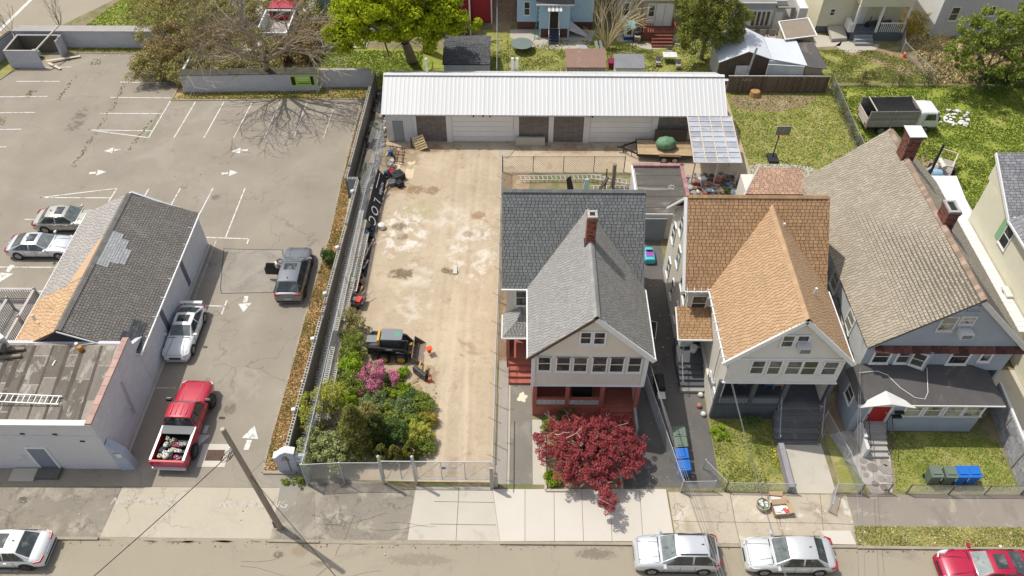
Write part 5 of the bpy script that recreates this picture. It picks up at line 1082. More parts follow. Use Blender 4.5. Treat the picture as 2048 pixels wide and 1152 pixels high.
t,f = bwall('low violet wall below the leafless tree, with a green banner',(-29.7,60.75),(-17.75,61.2),1.75,.2,m_dark_cap,1.0)
s_ = f.L-2.35; sg = build(fbox(MB(),f,s_,s_+2.1,.55,1.6,.0,.04),'banner',paint('lime_banner',(.40,.62,.08),.6),t)
for a,b,c,d,m in ((.05,.4,.1,.95,m_black),(1.75,2.03,.1,.95,m_black),(.6,1.6,.75,.85,w_dirty),(.7,1.5,.55,.63,w_dirty),(.6,1.65,.2,.28,m_black),(.55,1.7,.38,.44,paint('olive_print',(.2,.3,.05))),(1.82,1.96,.55,.85,w_white)): build(fbox(MB(),f,s_+a,s_+b,.55+c,.55+d,.04,.046),'print',m,sg)
bwall('low violet wall between the green banner and the white garage',(-17.7,61.75),(-13.1,61.8),1.75,.2,m_cp,.25)
bwall('violet wall running up the left side of the mossy capped wall',(-29.7,64.5),(-29.75,60.95),1.75,.2)
# bin enclosure
EN = thing('bin_enclosure','violet block bin enclosure without a roof at the upper left of the lot','enclosure',(-45.5,66,0))
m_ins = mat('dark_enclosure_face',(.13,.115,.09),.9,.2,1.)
def ebox(x0,x1,y0,y1,m,nm): build(MB().box(x0,x1,y0,y1,0,1.7),nm,m,EN); build(MB().box(x0-.02,x1+.02,y0-.02,y1+.02,1.7,1.76),'coping',m_cp,EN)
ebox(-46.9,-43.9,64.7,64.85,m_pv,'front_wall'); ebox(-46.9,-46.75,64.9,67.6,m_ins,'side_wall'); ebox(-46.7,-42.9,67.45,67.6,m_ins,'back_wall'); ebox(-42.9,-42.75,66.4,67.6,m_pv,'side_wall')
beam(EN,'timber',(-43.9,64.8,1.8),(-42.8,67.9,2.5),.12,.1,mat('grey_pole',(.5,.46,.4)))
for a,b in (((-43.9,65.5),(-41.2,66.6)),((-43.6,65.2),(-42.2,64.4))): beam(EN,'gate_board',(*a,.25),(*b,.12),.25,.06,mat('pale_board',(.62,.52,.38),.8))
single(MB().ball((-45.2,66.4,.5),.5,8,sq=(1,1,.8)),'rubbish_bag',paint('pale_green_bag',(.34,.42,.36)),'pale green bag inside the roofless block bin enclosure','bag',(-45.2,66.4,0),smooth=180)
# ================================================================== wooden fence behind the house 2 garden
WF = thing('wooden_fence','brown board fence with creepers behind the patchy back lawn','fence',(23,61.4,0))
m_wf = mat('brown_fence_board',(.16,.12,.09),.9,.2,2.,.15,14,obj=.3); x = 18.45; bd = None; rr = random.Random(3)
while x < 27.2:
    if bd is None: bd = build(MB().box(0,.165,0,.03,0,1.6),'board',m_wf,WF,local=True); bd.location = Vector((x-23,-.15,0))
    else: inst(bd,WF,Vector((x-23,-.15+.02*rr.random(),.04*rr.random())))
    x += .18
beam(WF,'rail',(18.4,61.35,1.65),(27.3,61.35,1.66),.06,.06,w_dirty)
mb = MB()
for i in range(60):
    x = rr.uniform(18.5,27.2); mb.tube([(x,61.1,rr.uniform(0,.2)),(x+rr.uniform(-.3,.3),61.18,rr.uniform(.5,.9)),(x+rr.uniform(-.5,.5),61.2,rr.uniform(1.,1.7))],.012,3,caps=False)
tag(build(mb,'creepers',mat('dry_vine',(.26,.2,.13),.9),kind='stuff'),'dry creepers hanging on the brown board fence')
# ================================================================== chain link fences
m_link = paint('fence_wire',(.42,.43,.43),.5,metal=.4); m_post = paint('fence_post_grey',(.50,.51,.52),.5,metal=.3); m_postd = paint('rusty_post',(.16,.12,.10),.8)
def chain(label,pts,h,post=None,wire=None,pitch=.14,step=2.2,rail=True,r=.028,barb=False,name='chain_link_fence',midposts=True):
    post = post or m_post; wire = wire or m_link
    P = [Vector((*p[:2],0)) for p in pts]; t = thing(name,label,'fence',P[0]); mb = MB()
    for p,q in zip(P,P[1:]):
        d = q-p; L_ = d.length; d.normalize(); n = max(1,round(L_/step))
        for i in range(n+1):
            if i == n and q != P[-1]: continue
            if 0 < i < n and not midposts: continue
            a = p.lerp(q,i/n); build(MB().tube([a,a+Vector((0,0,h+.06))],r*(1.35 if i in (0,n) else 1),6),'post',post,t)
        if rail: build(MB().tube([p+Vector((0,0,h)),q+Vector((0,0,h))],r*.7,6),'top_rail',post,t)
        s_ = -h
        while s_ < L_:
            for sg in (0,1):
                a0,a1 = (s_,s_+h) if sg == 0 else (s_+h,s_); z0,z1 = 0.,h
                lo,hi = max(0,min(a0,a1)),min(L_,max(a0,a1))
                if hi-lo < .02: continue
                f0 = lambda a: (a-a0)/(a1-a0)*h
                mb.bar(p+d*lo+Vector((0,0,f0(lo))),p+d*hi+Vector((0,0,f0(hi))),.008)
            s_ += pitch
        if barb:
            for k,(dx,dz) in enumerate(((.0,.12),(.0,.25),(0,.38))):
                mb.tube([p+Vector((dx,0,h+dz)),q+Vector((dx,0,h+dz))],.006,3,caps=False)
    build(mb,'wire_mesh',wire,t,kind='stuff'); return t
FXT = [(-11.55,22.2),(-11.45,27.5),(-11.35,36.3),(-11.2,44.7),(-11.0,48.),(-10.95,53.3)]
cf = chain('tall barbed wire topped chain link fence along the left of the dirt yard',FXT,2.15,step=3.,barb=True)
mb = MB(); rr = random.Random(8)   # razor coil
for p,q in zip(FXT,FXT[1:]):
    L_ = math.dist(p,q); n = int(L_/.22); pts = []
    for i in range(n*6):
        t_ = i/(n*6); a = 2*math.pi*i/6; pts.append((p[0]+(q[0]-p[0])*t_-.15+.16*math.cos(a)*(.6+.6*rr.random()),p[1]+(q[1]-p[1])*t_,2.3+.17*math.sin(a)))
    mb.tube(pts,.007,3,caps=False)
build(mb,'razor_wire',paint('razor_wire',(.62,.62,.60),.4,metal=.4),cf,kind='stuff')
fr_ = chain('chain link fence on the right side of the dirt yard, with angled brackets',[(-1.29,22.15),(-1.27,36.),(-1.25,49.9)],1.75,step=2.6)
for i in range(11):
    y = 23.+2.4*i; build(MB().tube([(-1.28,y,1.78),(-.85,y-.12,1.55)],.02,4).tube([(-1.28,y,1.78),(-1.6,y+.1,1.9)],.015,4),'bracket',m_postd,fr_)
build(MB().box(-1.2,-1.0,22.1,22.35,0,1.2).box(-1.42,-1.22,22.0,22.12,0,2.2),'gate_stop',mat('weathered_post',(.4,.37,.33),.9),fr_)
beam(fr_,'hanging_bar',(-1.05,22.3,2.1),(-1.05,27.,2.1),.05,.05,m_postd)
chain('chain link fence across the back of the narrow side yard',[(-1.2,49.9),(8.4,50.0)],1.5,post=m_postd,wire=m_postd,step=2.4,pitch=.2)
chain('front chain link fence tangled with vines left of the rolling gate',[(-11.6,22.15),(-9.55,22.28),(-7.42,22.3)],2.2,step=2.1)
# rolling gate
RG = thing('rolling_gate','wide chain link gate with diagonal braces and two small notices across the yard entrance','gate',(-5.5,22.4,0))
for x in (-7.36,-5.55): p = build(MB().tube([(x,22.32,0),(x,22.32,2.75)],.085,10),'post',m_post,RG); build(MB().ball((x,22.32,2.8),.1,6),'cap',m_post,p,smooth=180)
gm_ = MB(); gy = 22.46
gb = MB(); L0,L1 = -7.3,-1.35
for z in (.25,2.1): gb.tube([(L0,gy,z),(L1,gy,z)],.03,6)
for x in (L0,-6.35,-5.45,-4.1,-2.8,L1): gb.tube([(x,gy,.25),(x,gy,2.1)],.025,6)
for a,b in (((-7.2,.3),(-6.4,2.05)),((-6.3,.3),(-5.5,2.05)),((-5.4,.3),(-4.15,2.05)),((-4.05,.3),(-2.85,2.05)),((-2.75,.3),(-1.4,2.05))): gb.tube([(a[0],gy,a[1]),(b[0],gy,b[1])],.016,5)
build(gb,'gate_frame',m_post,RG)
for s_ in np.arange(-7.3-1.85,-1.35,.14):
    for sg in (0,1):
        a0,a1 = (s_,s_+1.85) if sg == 0 else (s_+1.85,s_); lo,hi = max(L0,min(a0,a1)),min(L1,max(a0,a1))
        if hi-lo > .02: f0 = lambda a: .25+(a-a0)/(a1-a0)*1.85; gm_.bar((lo,gy,f0(lo)),(hi,gy,f0(hi)),.008)
build(gm_,'wire_mesh',m_link,RG,kind='stuff')
for x,m in ((-3.95,paint('blue_notice',(.12,.2,.42))),(-3.4,w_dirty)):
    o = build(MB().box(x-.16,x+.16,gy-.05,gy-.035,1.35,1.72),'notice',w_white,RG); build(MB().box(x-.12,x+.12,gy-.056,gy-.051,1.42,1.62),'print',m,o)
# fences at the right houses
chain('low chain link fence beside the dark driveway and wheeled bins',[(7.55,31.),(8.3,26.5),(8.75,23.9),(9.1,21.9)],1.3,step=2.)
chain('open chain link gate at the foot of the dark driveway',[(9.15,21.95),(10.9,22.0)],1.1,step=1.7)
chain('low chain link fence along the front of the yellowing lawn',[(11.6,22.0),(15.3,21.95)],.95,step=1.9)
chain('swung chain link gate leaf at the lawn corner',[(11.6,22.0),(10.6,23.4)],.95,step=1.6)
chain('pale railed wire fence running down between the two right front gardens',[(18.2,26.6),(18.75,23.9),(18.95,21.95)],1.1,step=1.6)
chain('short wire fence on the corner of the small triangle of grass',[(17.6,22.0),(19.0,21.95)],.95,step=1.4); chain('dark wire gate beside the flagstone walk',[(19.05,21.95),(20.6,22.0)],.9,post=m_postd,wire=m_postd,step=1.5)
chain('dark wire fence along the front of the lush lawn with the wheeled bins',[(21.6,21.95),(23.9,21.9),(27.9,21.95)],.95,post=m_postd,wire=m_link,step=2.)
chain('leaning gate leaf on the worn sidewalk',[(17.55,21.9),(17.0,20.8)],.9,step=1.2)
chain('overgrown wire fence between the back lawn and the truck field',[(27.9,61.8),(27.75,55.),(27.7,48.5)],1.3,step=2.2,pitch=.18,post=m_dk)
chain('dark wire fence behind the truck field',[(28.,62.55),(36.5,62.6),(52.,62.7)],1.4,post=m_postd,wire=m_postd,step=3.,pitch=.22)
chain('wire fence along the far side of the cream house garden',[(37.2,62.9),(36.2,68.),(37.5,72.)],1.2,step=2.2,pitch=.2)
chain('thin wire fence between the two gardens behind the garage',[(-1.9,61.),(-2.2,76.)],2.3,step=4.,pitch=.4)
# stone patterned privacy wall at lower right
SW_ = thing('privacy_wall','grey stone patterned privacy wall beside the lush front lawn at the right','wall',(28.2,25,0)); m_sw = mat('grey_stone_sheet',(.34,.34,.35),.85,.1,2.,.1,obj=.2); f = Fr((28.45,28.2),(28.0,21.9)); fo_ = Fr((28.45,28.2),(28.0,21.9))
build(MB().slab([f.at(0,0),f.at(f.L,0),f.at(f.L,1.85),f.at(0,1.85)],-f.n*.12),'wall_body',m_sw,SW_); rr = random.Random(2); z = 0.; k = 0
while z < 1.8:
    s_ = 0. if k % 2 else -.2
    while s_ < f.L-.05: 
        w_ = .35+.3*rr.random(); a,b = max(0,s_)+.012,min(f.L,s_+w_)-.012
        if b-a > .08: build(fbox(MB(),f,a,b,z+.012,min(z+.2,1.83),.0,.02+.02*rr.random()),'stone',m_sw,SW_)
        s_ += w_
    z += .205; k += 1
build(MB().bar(f.at(0,1.9,-.06),f.at(f.L,1.9,-.06),.14,.07),'coping',w_dirty,SW_)
for s_ in (2.4,4.6): build(MB().bar(f.at(s_,1.85,.05),f.at(s_,0,.05),.07,.07),'batten',m_dk,SW_)
# ================================================================== utility poles and wires
m_pole = mat('pole_wood',(.34,.28,.22),.9,.2,1.2,.2,20,bump=.5,stretch=(4,4,.5)); m_wire = paint('black_cable',(.02,.02,.02),.6)
UP = thing('utility_pole','tall weathered wooden utility pole leaning over the driveway apron','pole',(-12.63,19.62,0))
ptop = G(445,858,9.5); pb_ = Vector((-12.63,19.62,0)); build(MB().tube([pb_.lerp(ptop,t) for t in (0,.3,.6,1.)],[.165,.155,.14,.12],12),'shaft',m_pole,UP,smooth=50)
pc_ = pb_.lerp(ptop,.82); mb = MB(); rr = random.Random(4)
for k in range(4): c = pc_+Vector((-.25-.1*k,-.15,-.2-.15*k)); mb.tube([c+Vector((.22*math.cos(a*.7),.1*math.sin(a),.24*math.sin(a*.7))) for a in range(10)],.014,4)
build(mb,'cable_loops',m_wire,UP); build(MB().lathe(pc_+Vector((-.1,-.1,.15)),[(.08,0),(.1,.1),(.05,.22)],8),'insulator',w_white,UP)
build(MB().lathe(ptop+Vector((0,0,-.02)),[(.125,0),(.08,.05)],10),'cap',mat('pole_top',(.45,.41,.35)),UP)
build(MB().bar(pb_.lerp(ptop,.055)+Vector((-.14,-.1,-.35)),pb_.lerp(ptop,.055)+Vector((-.14,-.1,.3)),.12,.05),'cable_guard',m_rust,UP)
def cable(label,p,q,sag,r=.012,n=14,m=None,g=None):
    p,q = Vector(p),Vector(q); mb = MB(); mb.tube([p.lerp(q,i/n)-Vector((0,0,sag*4*(i/n)*(1-i/n))) for i in range(n+1)],r,4,caps=False)
    return tag(build(mb,'overhead_cable',m or m_wire),label,'cable',g)
cable('black cable running from the pole down across the street to the lower left',pc_,(-22.5,8.2,6.9),.3,.022)
c2_ = pb_.lerp(ptop,.58); cable('thin cable from the middle of the pole to the lower right across the street',c2_,(-1.2,7.9,6.2),.3,.014)
cable('thin cable from the middle of the pole up toward the sign pier',c2_,(-12.5,24.2,2.1),.05,.008)
UP2 = thing('utility_pole','weathered utility pole on the far side of the street','pole',(9.6,7.6,0)); build(MB().tube([(9.6,7.6,0),(9.6,7.6,9.5)],[.18,.13],10),'shaft',m_pole,UP2)
m_gw = paint('grey_cable',(.22,.21,.2),.6); tgt = (9.6,7.6,8.6)
for k in range(3): cable(('uppermost','middle','lowest')[k]+' grey service cable from the corner of the beige house',(7.3+.05*k,26.8,5.3-.12*k),(tgt[0],tgt[1],8.7-.25*k),.5+.25*k,.011,m=m_gw,g='service cables from the beige house corner')
for k in range(2): cable(('upper','lower')[k]+' grey service cable from the corner of the orange roofed house',(11.45+.08*k,26.6,5.4),(11.3+.2*k,7.6,8.9),.5+.3*k,.010,m=m_gw,g='service cables from the orange roofed house')
for k in range(2): cable(('upper','lower')[k]+' pale service cable from the corner of the blue grey house',(19.6,27.8,3.7-.1*k),(12.6-.3*k,7.6,9.1),.6+.25*k,.011,m=m_gw,g='service cables from the blue grey house')
# ================================================================== vehicles
tyre_m = paint('tyre_rubber',(.02,.02,.02),.85); rim_m = paint('alloy_rim',(.48,.49,.50),.35,metal=.7); rimd = paint('dark_rim',(.07,.07,.07),.4); redl = paint('tail_light_red',(.40,.01,.02),.25,spec=.6); headl = mat('headlight',(.62,.63,.62),.12,.2,8.,spec=.7)
wsglass = mat('windscreen_glass',(.15,.175,.165),.05,.35,2.5,0,spec=.7,layers=[((.34,.37,.35),1.3,.52,.66,.7),((.05,.055,.055),2.2,.56,.68,.8)],obj=.3); carglass = mat('car_glass',(.035,.042,.042),.05,.4,3.,0,spec=.7,layers=[((.19,.215,.20),1.1,.52,.66,.75),((.30,.29,.26),2.6,.62,.7,.5)],obj=.4); plate = paint('number_plate',(.45,.5,.58),.5)  # windscreen's pale base and blotches paint a sky reflection into the colour
blk_t = paint('black_trim',(.025,.025,.028),.45)
def carpaint(name,c,metal=.25,**k): return paint(name,c,.32,metal=metal,spec=.55,coat=.7,fine=0,var=.02,**k)
def loft(st,zt,wf,W,zb,crown=.02):
    """body lofted through stations; returns MB (local car axes, +X = front)"""
    mb = MB(); n = len(st); rings = []
    for i in range(n):
        w = W/2*wf[i]; t = zt[i]; m_ = zb+(t-zb)*.55
        half = [(0,t+crown),(w*.5,t+crown*.8),(w*.80,t),(w*.93,t-.05),(w*.985,t-.13),(w,m_),(w*.99,zb+.14),(w*.93,zb),(0,zb)]
        ring = half + [(-a,b) for a,b in half[-2:0:-1]]; rings.append([(st[i],a,b) for a,b in ring])
    k = len(rings[0]); V = [p for r in rings for p in r]; F = [(i*k+j,(i+1)*k+j,(i+1)*k+(j+1) % k,i*k+(j+1) % k) for i in range(n-1) for j in range(k)]
    F += [tuple(range(k)),tuple(range(n*k-1,(n-1)*k-1,-1))]; return mb.add(V,F)
def wheel(parent,x,y,r,w,rm,side,n=18,spokes=5):
    mb = MB(); s = side; mb.lathe((x,y,r),[(r*.62,-w/2),(r*.93,-w/2),(r,-w/2+.03),(r,w/2-.03),(r*.93,w/2),(r*.62,w/2)],n,'Y')
    t = build(mb,'wheel',tyre_m,parent,local=True,smooth=40); rb = MB(); yo = y+s*(w/2-.03)
    rb.lathe((x,yo-.02 if s > 0 else yo,r),[(r*.60,0),(r*.60,.02)],n,'Y'); build(rb,'hub_well',rimd,t,local=True)
    rb = MB(); yf = y+s*(w/2+.006); rb.lathe((x,min(yf,yf-s*.03),r),[(r*.66,0),(r*.66,.03)],n,'Y',0) if False else None
    for k in range(n):
        a0,a1 = 2*math.pi*k/n,2*math.pi*(k+1)/n; q = [(r*.66,a0),(r*.66,a1),(r*.55,a1),(r*.55,a0)]; rb.slab([(x+a*math.cos(b),yf,r+a*math.sin(b)) for a,b in q],(0,-s*.05,0))
    for k in range(spokes):
        a = 2*math.pi*k/spokes+.3; rb.bar((x,yf-s*.01,r),(x+r*.6*math.cos(a),yf-s*.01,r+r*.6*math.sin(a)),.085,.05,up=(0,1,0))
    rb.lathe((x,yf-.015 if s > 0 else yf-.005,r),[(r*.14,0),(r*.14,.02)],8,'Y'); build(rb,'rim',rm,t,local=True)
    return t
def quadpane(parent,name,P,m,inset=.0,lift=.012):
    P = [Vector(p) for p in P]; c = sum(P,Vector())/len(P); n = (P[1]-P[0]).cross(P[2]-P[0]).normalized()
    if n.dot(c-Vector((c.x*.6,0,.7))) < 0: n = -n
    Q = [p+(c-p).normalized()*inset+n*lift for p in P]; mb = MB(); mb.slab(Q,-n*(lift+.01)); return build(mb,name,m,parent,local=True)
SED = dict(st=[0,.015,.06,.18,.30,.45,.60,.72,.84,.93,.975,1.],zt=[.55,.80,.93,.985,.97,.955,.95,.93,.86,.77,.62,.48],wf=[.80,.89,.95,.99,1,1,1,1,.985,.94,.87,.76],cab=(.11,.25,.54,.70),H=1.44)
COUPE = dict(st=[0,.015,.06,.18,.30,.45,.60,.72,.84,.93,.975,1.],zt=[.52,.76,.88,.93,.92,.90,.88,.86,.79,.70,.56,.42],wf=[.80,.89,.95,.99,1,1,1,1,.985,.93,.85,.74],cab=(.09,.28,.50,.66),H=1.30)
SUV = dict(st=[0,.012,.05,.15,.30,.45,.60,.72,.85,.94,.98,1.],zt=[.70,1.0,1.09,1.10,1.10,1.09,1.08,1.05,.98,.90,.74,.55],wf=[.84,.92,.96,.99,1,1,1,1,.985,.94,.88,.80],cab=(.025,.15,.52,.70),H=1.62)
def car(name,label,cat,paint_m,K,L,W,loc,rz,group=None,rim=None,sunroof=False,rails=False,wr=.33,spoiler=False,lic=True,wheels=(.19,.80),glassm=None):
    t = thing(name,label,cat,(loc[0],loc[1],.02),rz,group); gm = glassm or carglass
    X = lambda f: (f-.5)*L
    H = K['H']; zbt = np.interp([K['cab'][0],K['cab'][3]],K['st'],K['zt']); wf_ = W/2
    body = build(loft([X(s) for s in K['st']],K['zt'],K['wf'],W,.20),'body',paint_m,t,local=True,smooth=50)
    r0,r1,r2,r3 = [X(c) for c in K['cab']]; zb0,zb1 = zbt[0]-.02,zbt[1]-.02; bw,tw = wf_*.90,wf_*.70
    # cabin: crowned roof carried by raked pillars
    mb = MB(); sx = [r0,r1,(r1+r2)/2,r2,r3]; zz = [zb0,H-.03,H,H-.02,zb1]; ww = [bw*.88,tw*.97,tw,tw*.96,bw*.90]; bs = [r0,r0+.06,(r1+r2)/2,r3-.06,r3]
    V = []; 
    for i in range(5):
        V += [(sx[i],-ww[i],zz[i]-(.0 if i in (0,4) else .05)),(sx[i],-ww[i]*.75,zz[i]+(0 if i in (0,4) else .0)),(sx[i],0,zz[i]+.02),(sx[i],ww[i]*.75,zz[i]),(sx[i],ww[i],zz[i]-(.0 if i in (0,4) else .05))]
    F = [(i*5+j,(i+1)*5+j,(i+1)*5+j+1,i*5+j+1) for i in range(4) for j in range(4)]
    b = len(V)
    for s in (-1,1): V += [(r0,s*bw,zb0-.05),((r0+r3)/2,s*bw*1.02,zb0-.02),(r3,s*bw,zb1-.05)]
    F += [(0,b,b+1,10,5),(10,b+1,b+2,20,15),(4,9,14,b+4,b+3),(14,19,24,b+5,b+4)]
    mb.add(V,F); build(mb,'cabin',paint_m,t,local=True,smooth=35)
    def Pt(xa,za,ya): return Vector((xa,ya,za))
    def lerp(a,b,f): return a+(b-a)*f
    # windscreen, rear window
    for nm,(xa,za,wa,xb,zb_,wb) in (('windscreen',(r3,zb1,ww[4],r2,H-.02,ww[3])),('rear_window',(r0,zb0,ww[0],r1,H-.03,ww[1]))):
        lo,hi = .10,.93; P = []
        for f,s in ((lo,-1),(lo,0),(lo,1),(hi,1),(hi,0),(hi,-1)): P.append(Vector((lerp(xa,xb,f),s*lerp(wa,wb,f)*.93,lerp(za,zb_,f)+(.02 if s == 0 else -.0))))
        d = 1 if nm == 'windscreen' else -1; n = Vector(((zb_-za)*d,0,abs(xa-xb))).normalized()
        m2 = MB(); m2.slab([p+n*.02 for p in P],-n*.02); build(m2,nm,wsglass if nm == 'windscreen' else gm,t,local=True)
    # side windows
    yb = bw*1.005
    for s in (-1,1):
        base = lambda x: Vector((x,s*(bw*1.0),lerp(zb0,zb1,(x-r0)/(r3-r0))+.0)); roofp = lambda x: Vector((x,s*tw*.985,H-.085))
        xm = (r1+r2)/2
        for xa,xb,xc,xd in ((r0+(.25 if K is not SUV else .12),xm-.06,xm-.06,r1+(.05 if K is not SUV else .12)),(xm+.04,r3-.22,r2-.02,xm+.04)):
            P = [base(xa)+Vector((0,0,.05)),base(xb)+Vector((0,0,.05)),roofp(xc),roofp(xd)]
            n = (P[1]-P[0]).cross(P[2]-P[0]).normalized(); n = n if n.y*s > 0 else -n
            m2 = MB(); m2.slab([p+n*.03 for p in P],-n*.03); build(m2,'side_window',gm,t,local=True)
        build(MB().bar(base(r0+.05)+Vector((0,s*.03,.02)),base(r3-.1)+Vector((0,s*.03,.02)),.02,.03),'trim',blk_t,t,local=True)
        mb = MB(); mb.obox((r3-.12,s*(wf_+.09),zb1+.10),(.14,.22,.13)); build(mb,'mirror',paint_m,t,local=True,smooth=60)
        for fx in (.36,.54): build(MB().box(X(fx),X(fx)+.16,s*(wf_+.0)-.02,s*(wf_+.0)+.02,zb0-.17,zb0-.14),'door_handle',m_metal,t,local=True)
        mb = MB()
        for fx in (.30,.475,.66): mb.bar((X(fx),s*wf_*1.003,.3),(X(fx),s*wf_*1.003,zb0-.07),.012,.01,up=(0,1,0))
        build(mb,'door_seam',blk_t,t,local=True); build(MB().box(X(.27),X(.72),s*(wf_+.005)-.015,s*(wf_+.005)+.015,.2,.3),'sill_trim',blk_t,t,local=True)
        # lamps
        build(MB().slab([(X(.985),s*wf_*.80,.66),(X(.93),s*wf_*.945,.70),(X(.86),s*wf_*.965,.76),(X(.92),s*wf_*.74,.775)],(-.05,-s*.03,-.03)).bar((X(.985),s*wf_*.55,.62),(X(.955),s*wf_*.88,.68),.06,.12),'headlight',headl,t,local=True)
        z_ = K['zt'][2]-.15; build(MB().bar((X(.004)-.0,s*wf_*.50,z_),(X(.012),s*wf_*.86,z_),.06,.13).bar((X(.012),s*wf_*.86,z_),(X(.075),s*wf_*.965,z_+.02),.06,.13),'tail_light',redl,t,local=True)
        for k,fx in enumerate(wheels):
            ar = MB(); ar.lathe((X(fx),s*wf_-(.15 if s > 0 else -.0) + (0 if s > 0 else 0) - (0),wr),[(wr+.055,0),(wr+.055,.155)],18,'Y') if s > 0 else ar.lathe((X(fx),-wf_-.006,wr),[(wr+.055,0),(wr+.055,.156)],18,'Y')
            build(ar,'wheel_arch',blk_t,t,local=True); wheel(t,X(fx),s*(wf_-.095),wr,.22,rim or rim_m,s)
    build(MB().box(X(.995),X(1.)+.012,-wf_*.4,wf_*.4,.42,.56),'grille',blk_t,t,local=True); build(MB().box(X(.0)-.02,X(.01),-.8*wf_,.8*wf_,.28,.40),'bumper_trim',blk_t,t,local=True)
    build(MB().box(X(0)-.025,X(0)+.01,-.24,.24,.52,.66),'number_plate',plate,t,local=True)
    mb = MB()
    for s in (-1,1): mb.bar((X(K['cab'][3])+.1,s*.42*wf_,zb1+.035),(X(.96),s*.55*wf_,.80 if K is not SUV else .92),.02,.01)
    mb.bar((r3+.08,-wf_*.75,zb1+.02),(r3+.08,wf_*.75,zb1+.02),.05,.03); build(mb,'cowl',blk_t,t,local=True)
    mb = MB(); xh,zh = X(K['cab'][3])+.12,np.interp(K['cab'][3]+.02,K['st'],K['zt'])
    for a,b,c,d in ((.03,.82,.96,.70),):
        for s in (-1,1): mb.bar((xh,s*wf_*.80,zh+.02),(X(.955),s*wf_*.72,np.interp(.955,K['st'],K['zt'])+.02),.014,.01)
    mb.bar((X(.958),-wf_*.72,np.interp(.955,K['st'],K['zt'])+.015),(X(.958),wf_*.72,np.interp(.955,K['st'],K['zt'])+.015),.014,.01); build(mb,'bonnet_seam',blk_t,t,local=True)
    if sunroof: build(MB().box(r2-.75,r2-.2,-tw*.6,tw*.6,H+.006,H+.028),'sunroof',gm,t,local=True)
    if rails:
        for s in (-1,1): build(MB().bar((r1+.1,s*tw*.86,H+.03),(r2-.1,s*tw*.86,H+.03),.04,.04),'roof_rail',blk_t,t,local=True)
    if spoiler:
        build(MB().box(X(.01),X(.06),-wf_*.82,wf_*.82,K['zt'][2]+.2,K['zt'][2]+.23).box(X(.02),X(.05),-wf_*.7,-wf_*.66,K['zt'][2]-.02,K['zt'][2]+.2).box(X(.02),X(.05),wf_*.66,wf_*.7,K['zt'][2]-.02,K['zt'][2]+.2),'spoiler',paint_m,t,local=True)
    build(MB().slab([(r1+.35,-.02,H+.01),(r1+.22,-.02,H+.01),(r1+.22,-.02,H+.07)],(0,.04,0)),'antenna',blk_t,t,local=True)
    return t
p_white = carpaint('white_car_paint',(.74,.75,.75),0.); p_silver = carpaint('silver_car_paint',(.60,.62,.64),.35); p_silver2 = carpaint('pale_silver_paint',(.64,.65,.64),.3); p_gold = carpaint('champagne_paint',(.50,.48,.41),.4); p_grey = carpaint('grey_suv_paint',(.22,.225,.24),.55); p_red = carpaint('red_paint',(.44,.012,.035),.1); p_ruby = carpaint('ruby_paint',(.42,.008,.045),.1)
PI = math.pi
car('parked_car','white sedan with a dark sunroof on the street, cut by the left edge','car',p_white,SED,4.75,1.84,(-26.55,18.05),PI+.0,sunroof=True,rim=rimd)
cx_ = car('parked_car','silver crossover with black roof rails parked at the kerb near the red maple','car',p_silver,SUV,4.3,1.79,(8.27,18.10),PI,rails=True)
car('parked_car','plain silver sedan parked at the kerb in front of the orange roofed house','car',p_silver2,SED,4.6,1.78,(14.1,18.1),PI)
car('parked_car','red coupe parked at the kerb at the lower right corner','car',p_ruby,COUPE,4.65,1.8,(23.95,17.5),PI,sunroof=True)
car('parked_car','champagne sedan with a sunroof, upper one of the two half behind the patched roof','car',p_gold,SED,4.7,1.82,(-33.05,43.35),0.02,sunroof=True)
car('parked_car','silver coupe with a sunroof, lower one of the two half behind the patched roof','car',p_silver,COUPE,4.75,1.82,(-33.8,40.6),0.0,sunroof=True)
car('parked_car','white sports coupe with a rear spoiler parked along the lavender wall','car',p_white,COUPE,4.4,1.76,(-21.4,32.75),-PI/2+.0,sunroof=True,spoiler=True)
su = car('parked_car','dark grey seven seat crossover with its rear left door open','car',p_grey,SUV,4.85,1.93,(-15.35,38.0),PI/2+.02,sunroof=True,rails=False,wr=.37,rim=rimd)
dm = MB(); dm.slab([(-.05,.0,.45),(-1.05,.12,.45),(-1.05,.12,1.0),(-.05,0,1.0)],(0,-.09,0)); dm.slab([(-.1,.0,1.0),(-.95,.1,1.0),(-.8,.08,1.5),(-.2,0,1.5)],(0,-.04,0))
# the opened door, hinged at the pillar on the car's left side
do = build(MB().slab([(0,0,.42),(.08,1.05,.42),(.08,1.05,1.05),(0,0,1.08)],(.1,0,0)),'open_door',p_grey,su,local=True); do.location = (-.0,.95,0)
build(MB().slab([(-.0,.02,.45),(.07,1.02,.45),(.07,1.02,1.03),(-.0,.02,1.05)],(-.03,0,0)).slab([(.02,.06,1.08),(.09,.98,1.05),(.09,.8,1.5),(.04,.2,1.52)],(.03,0,0)),'door_lining',blk_t,do,local=True)
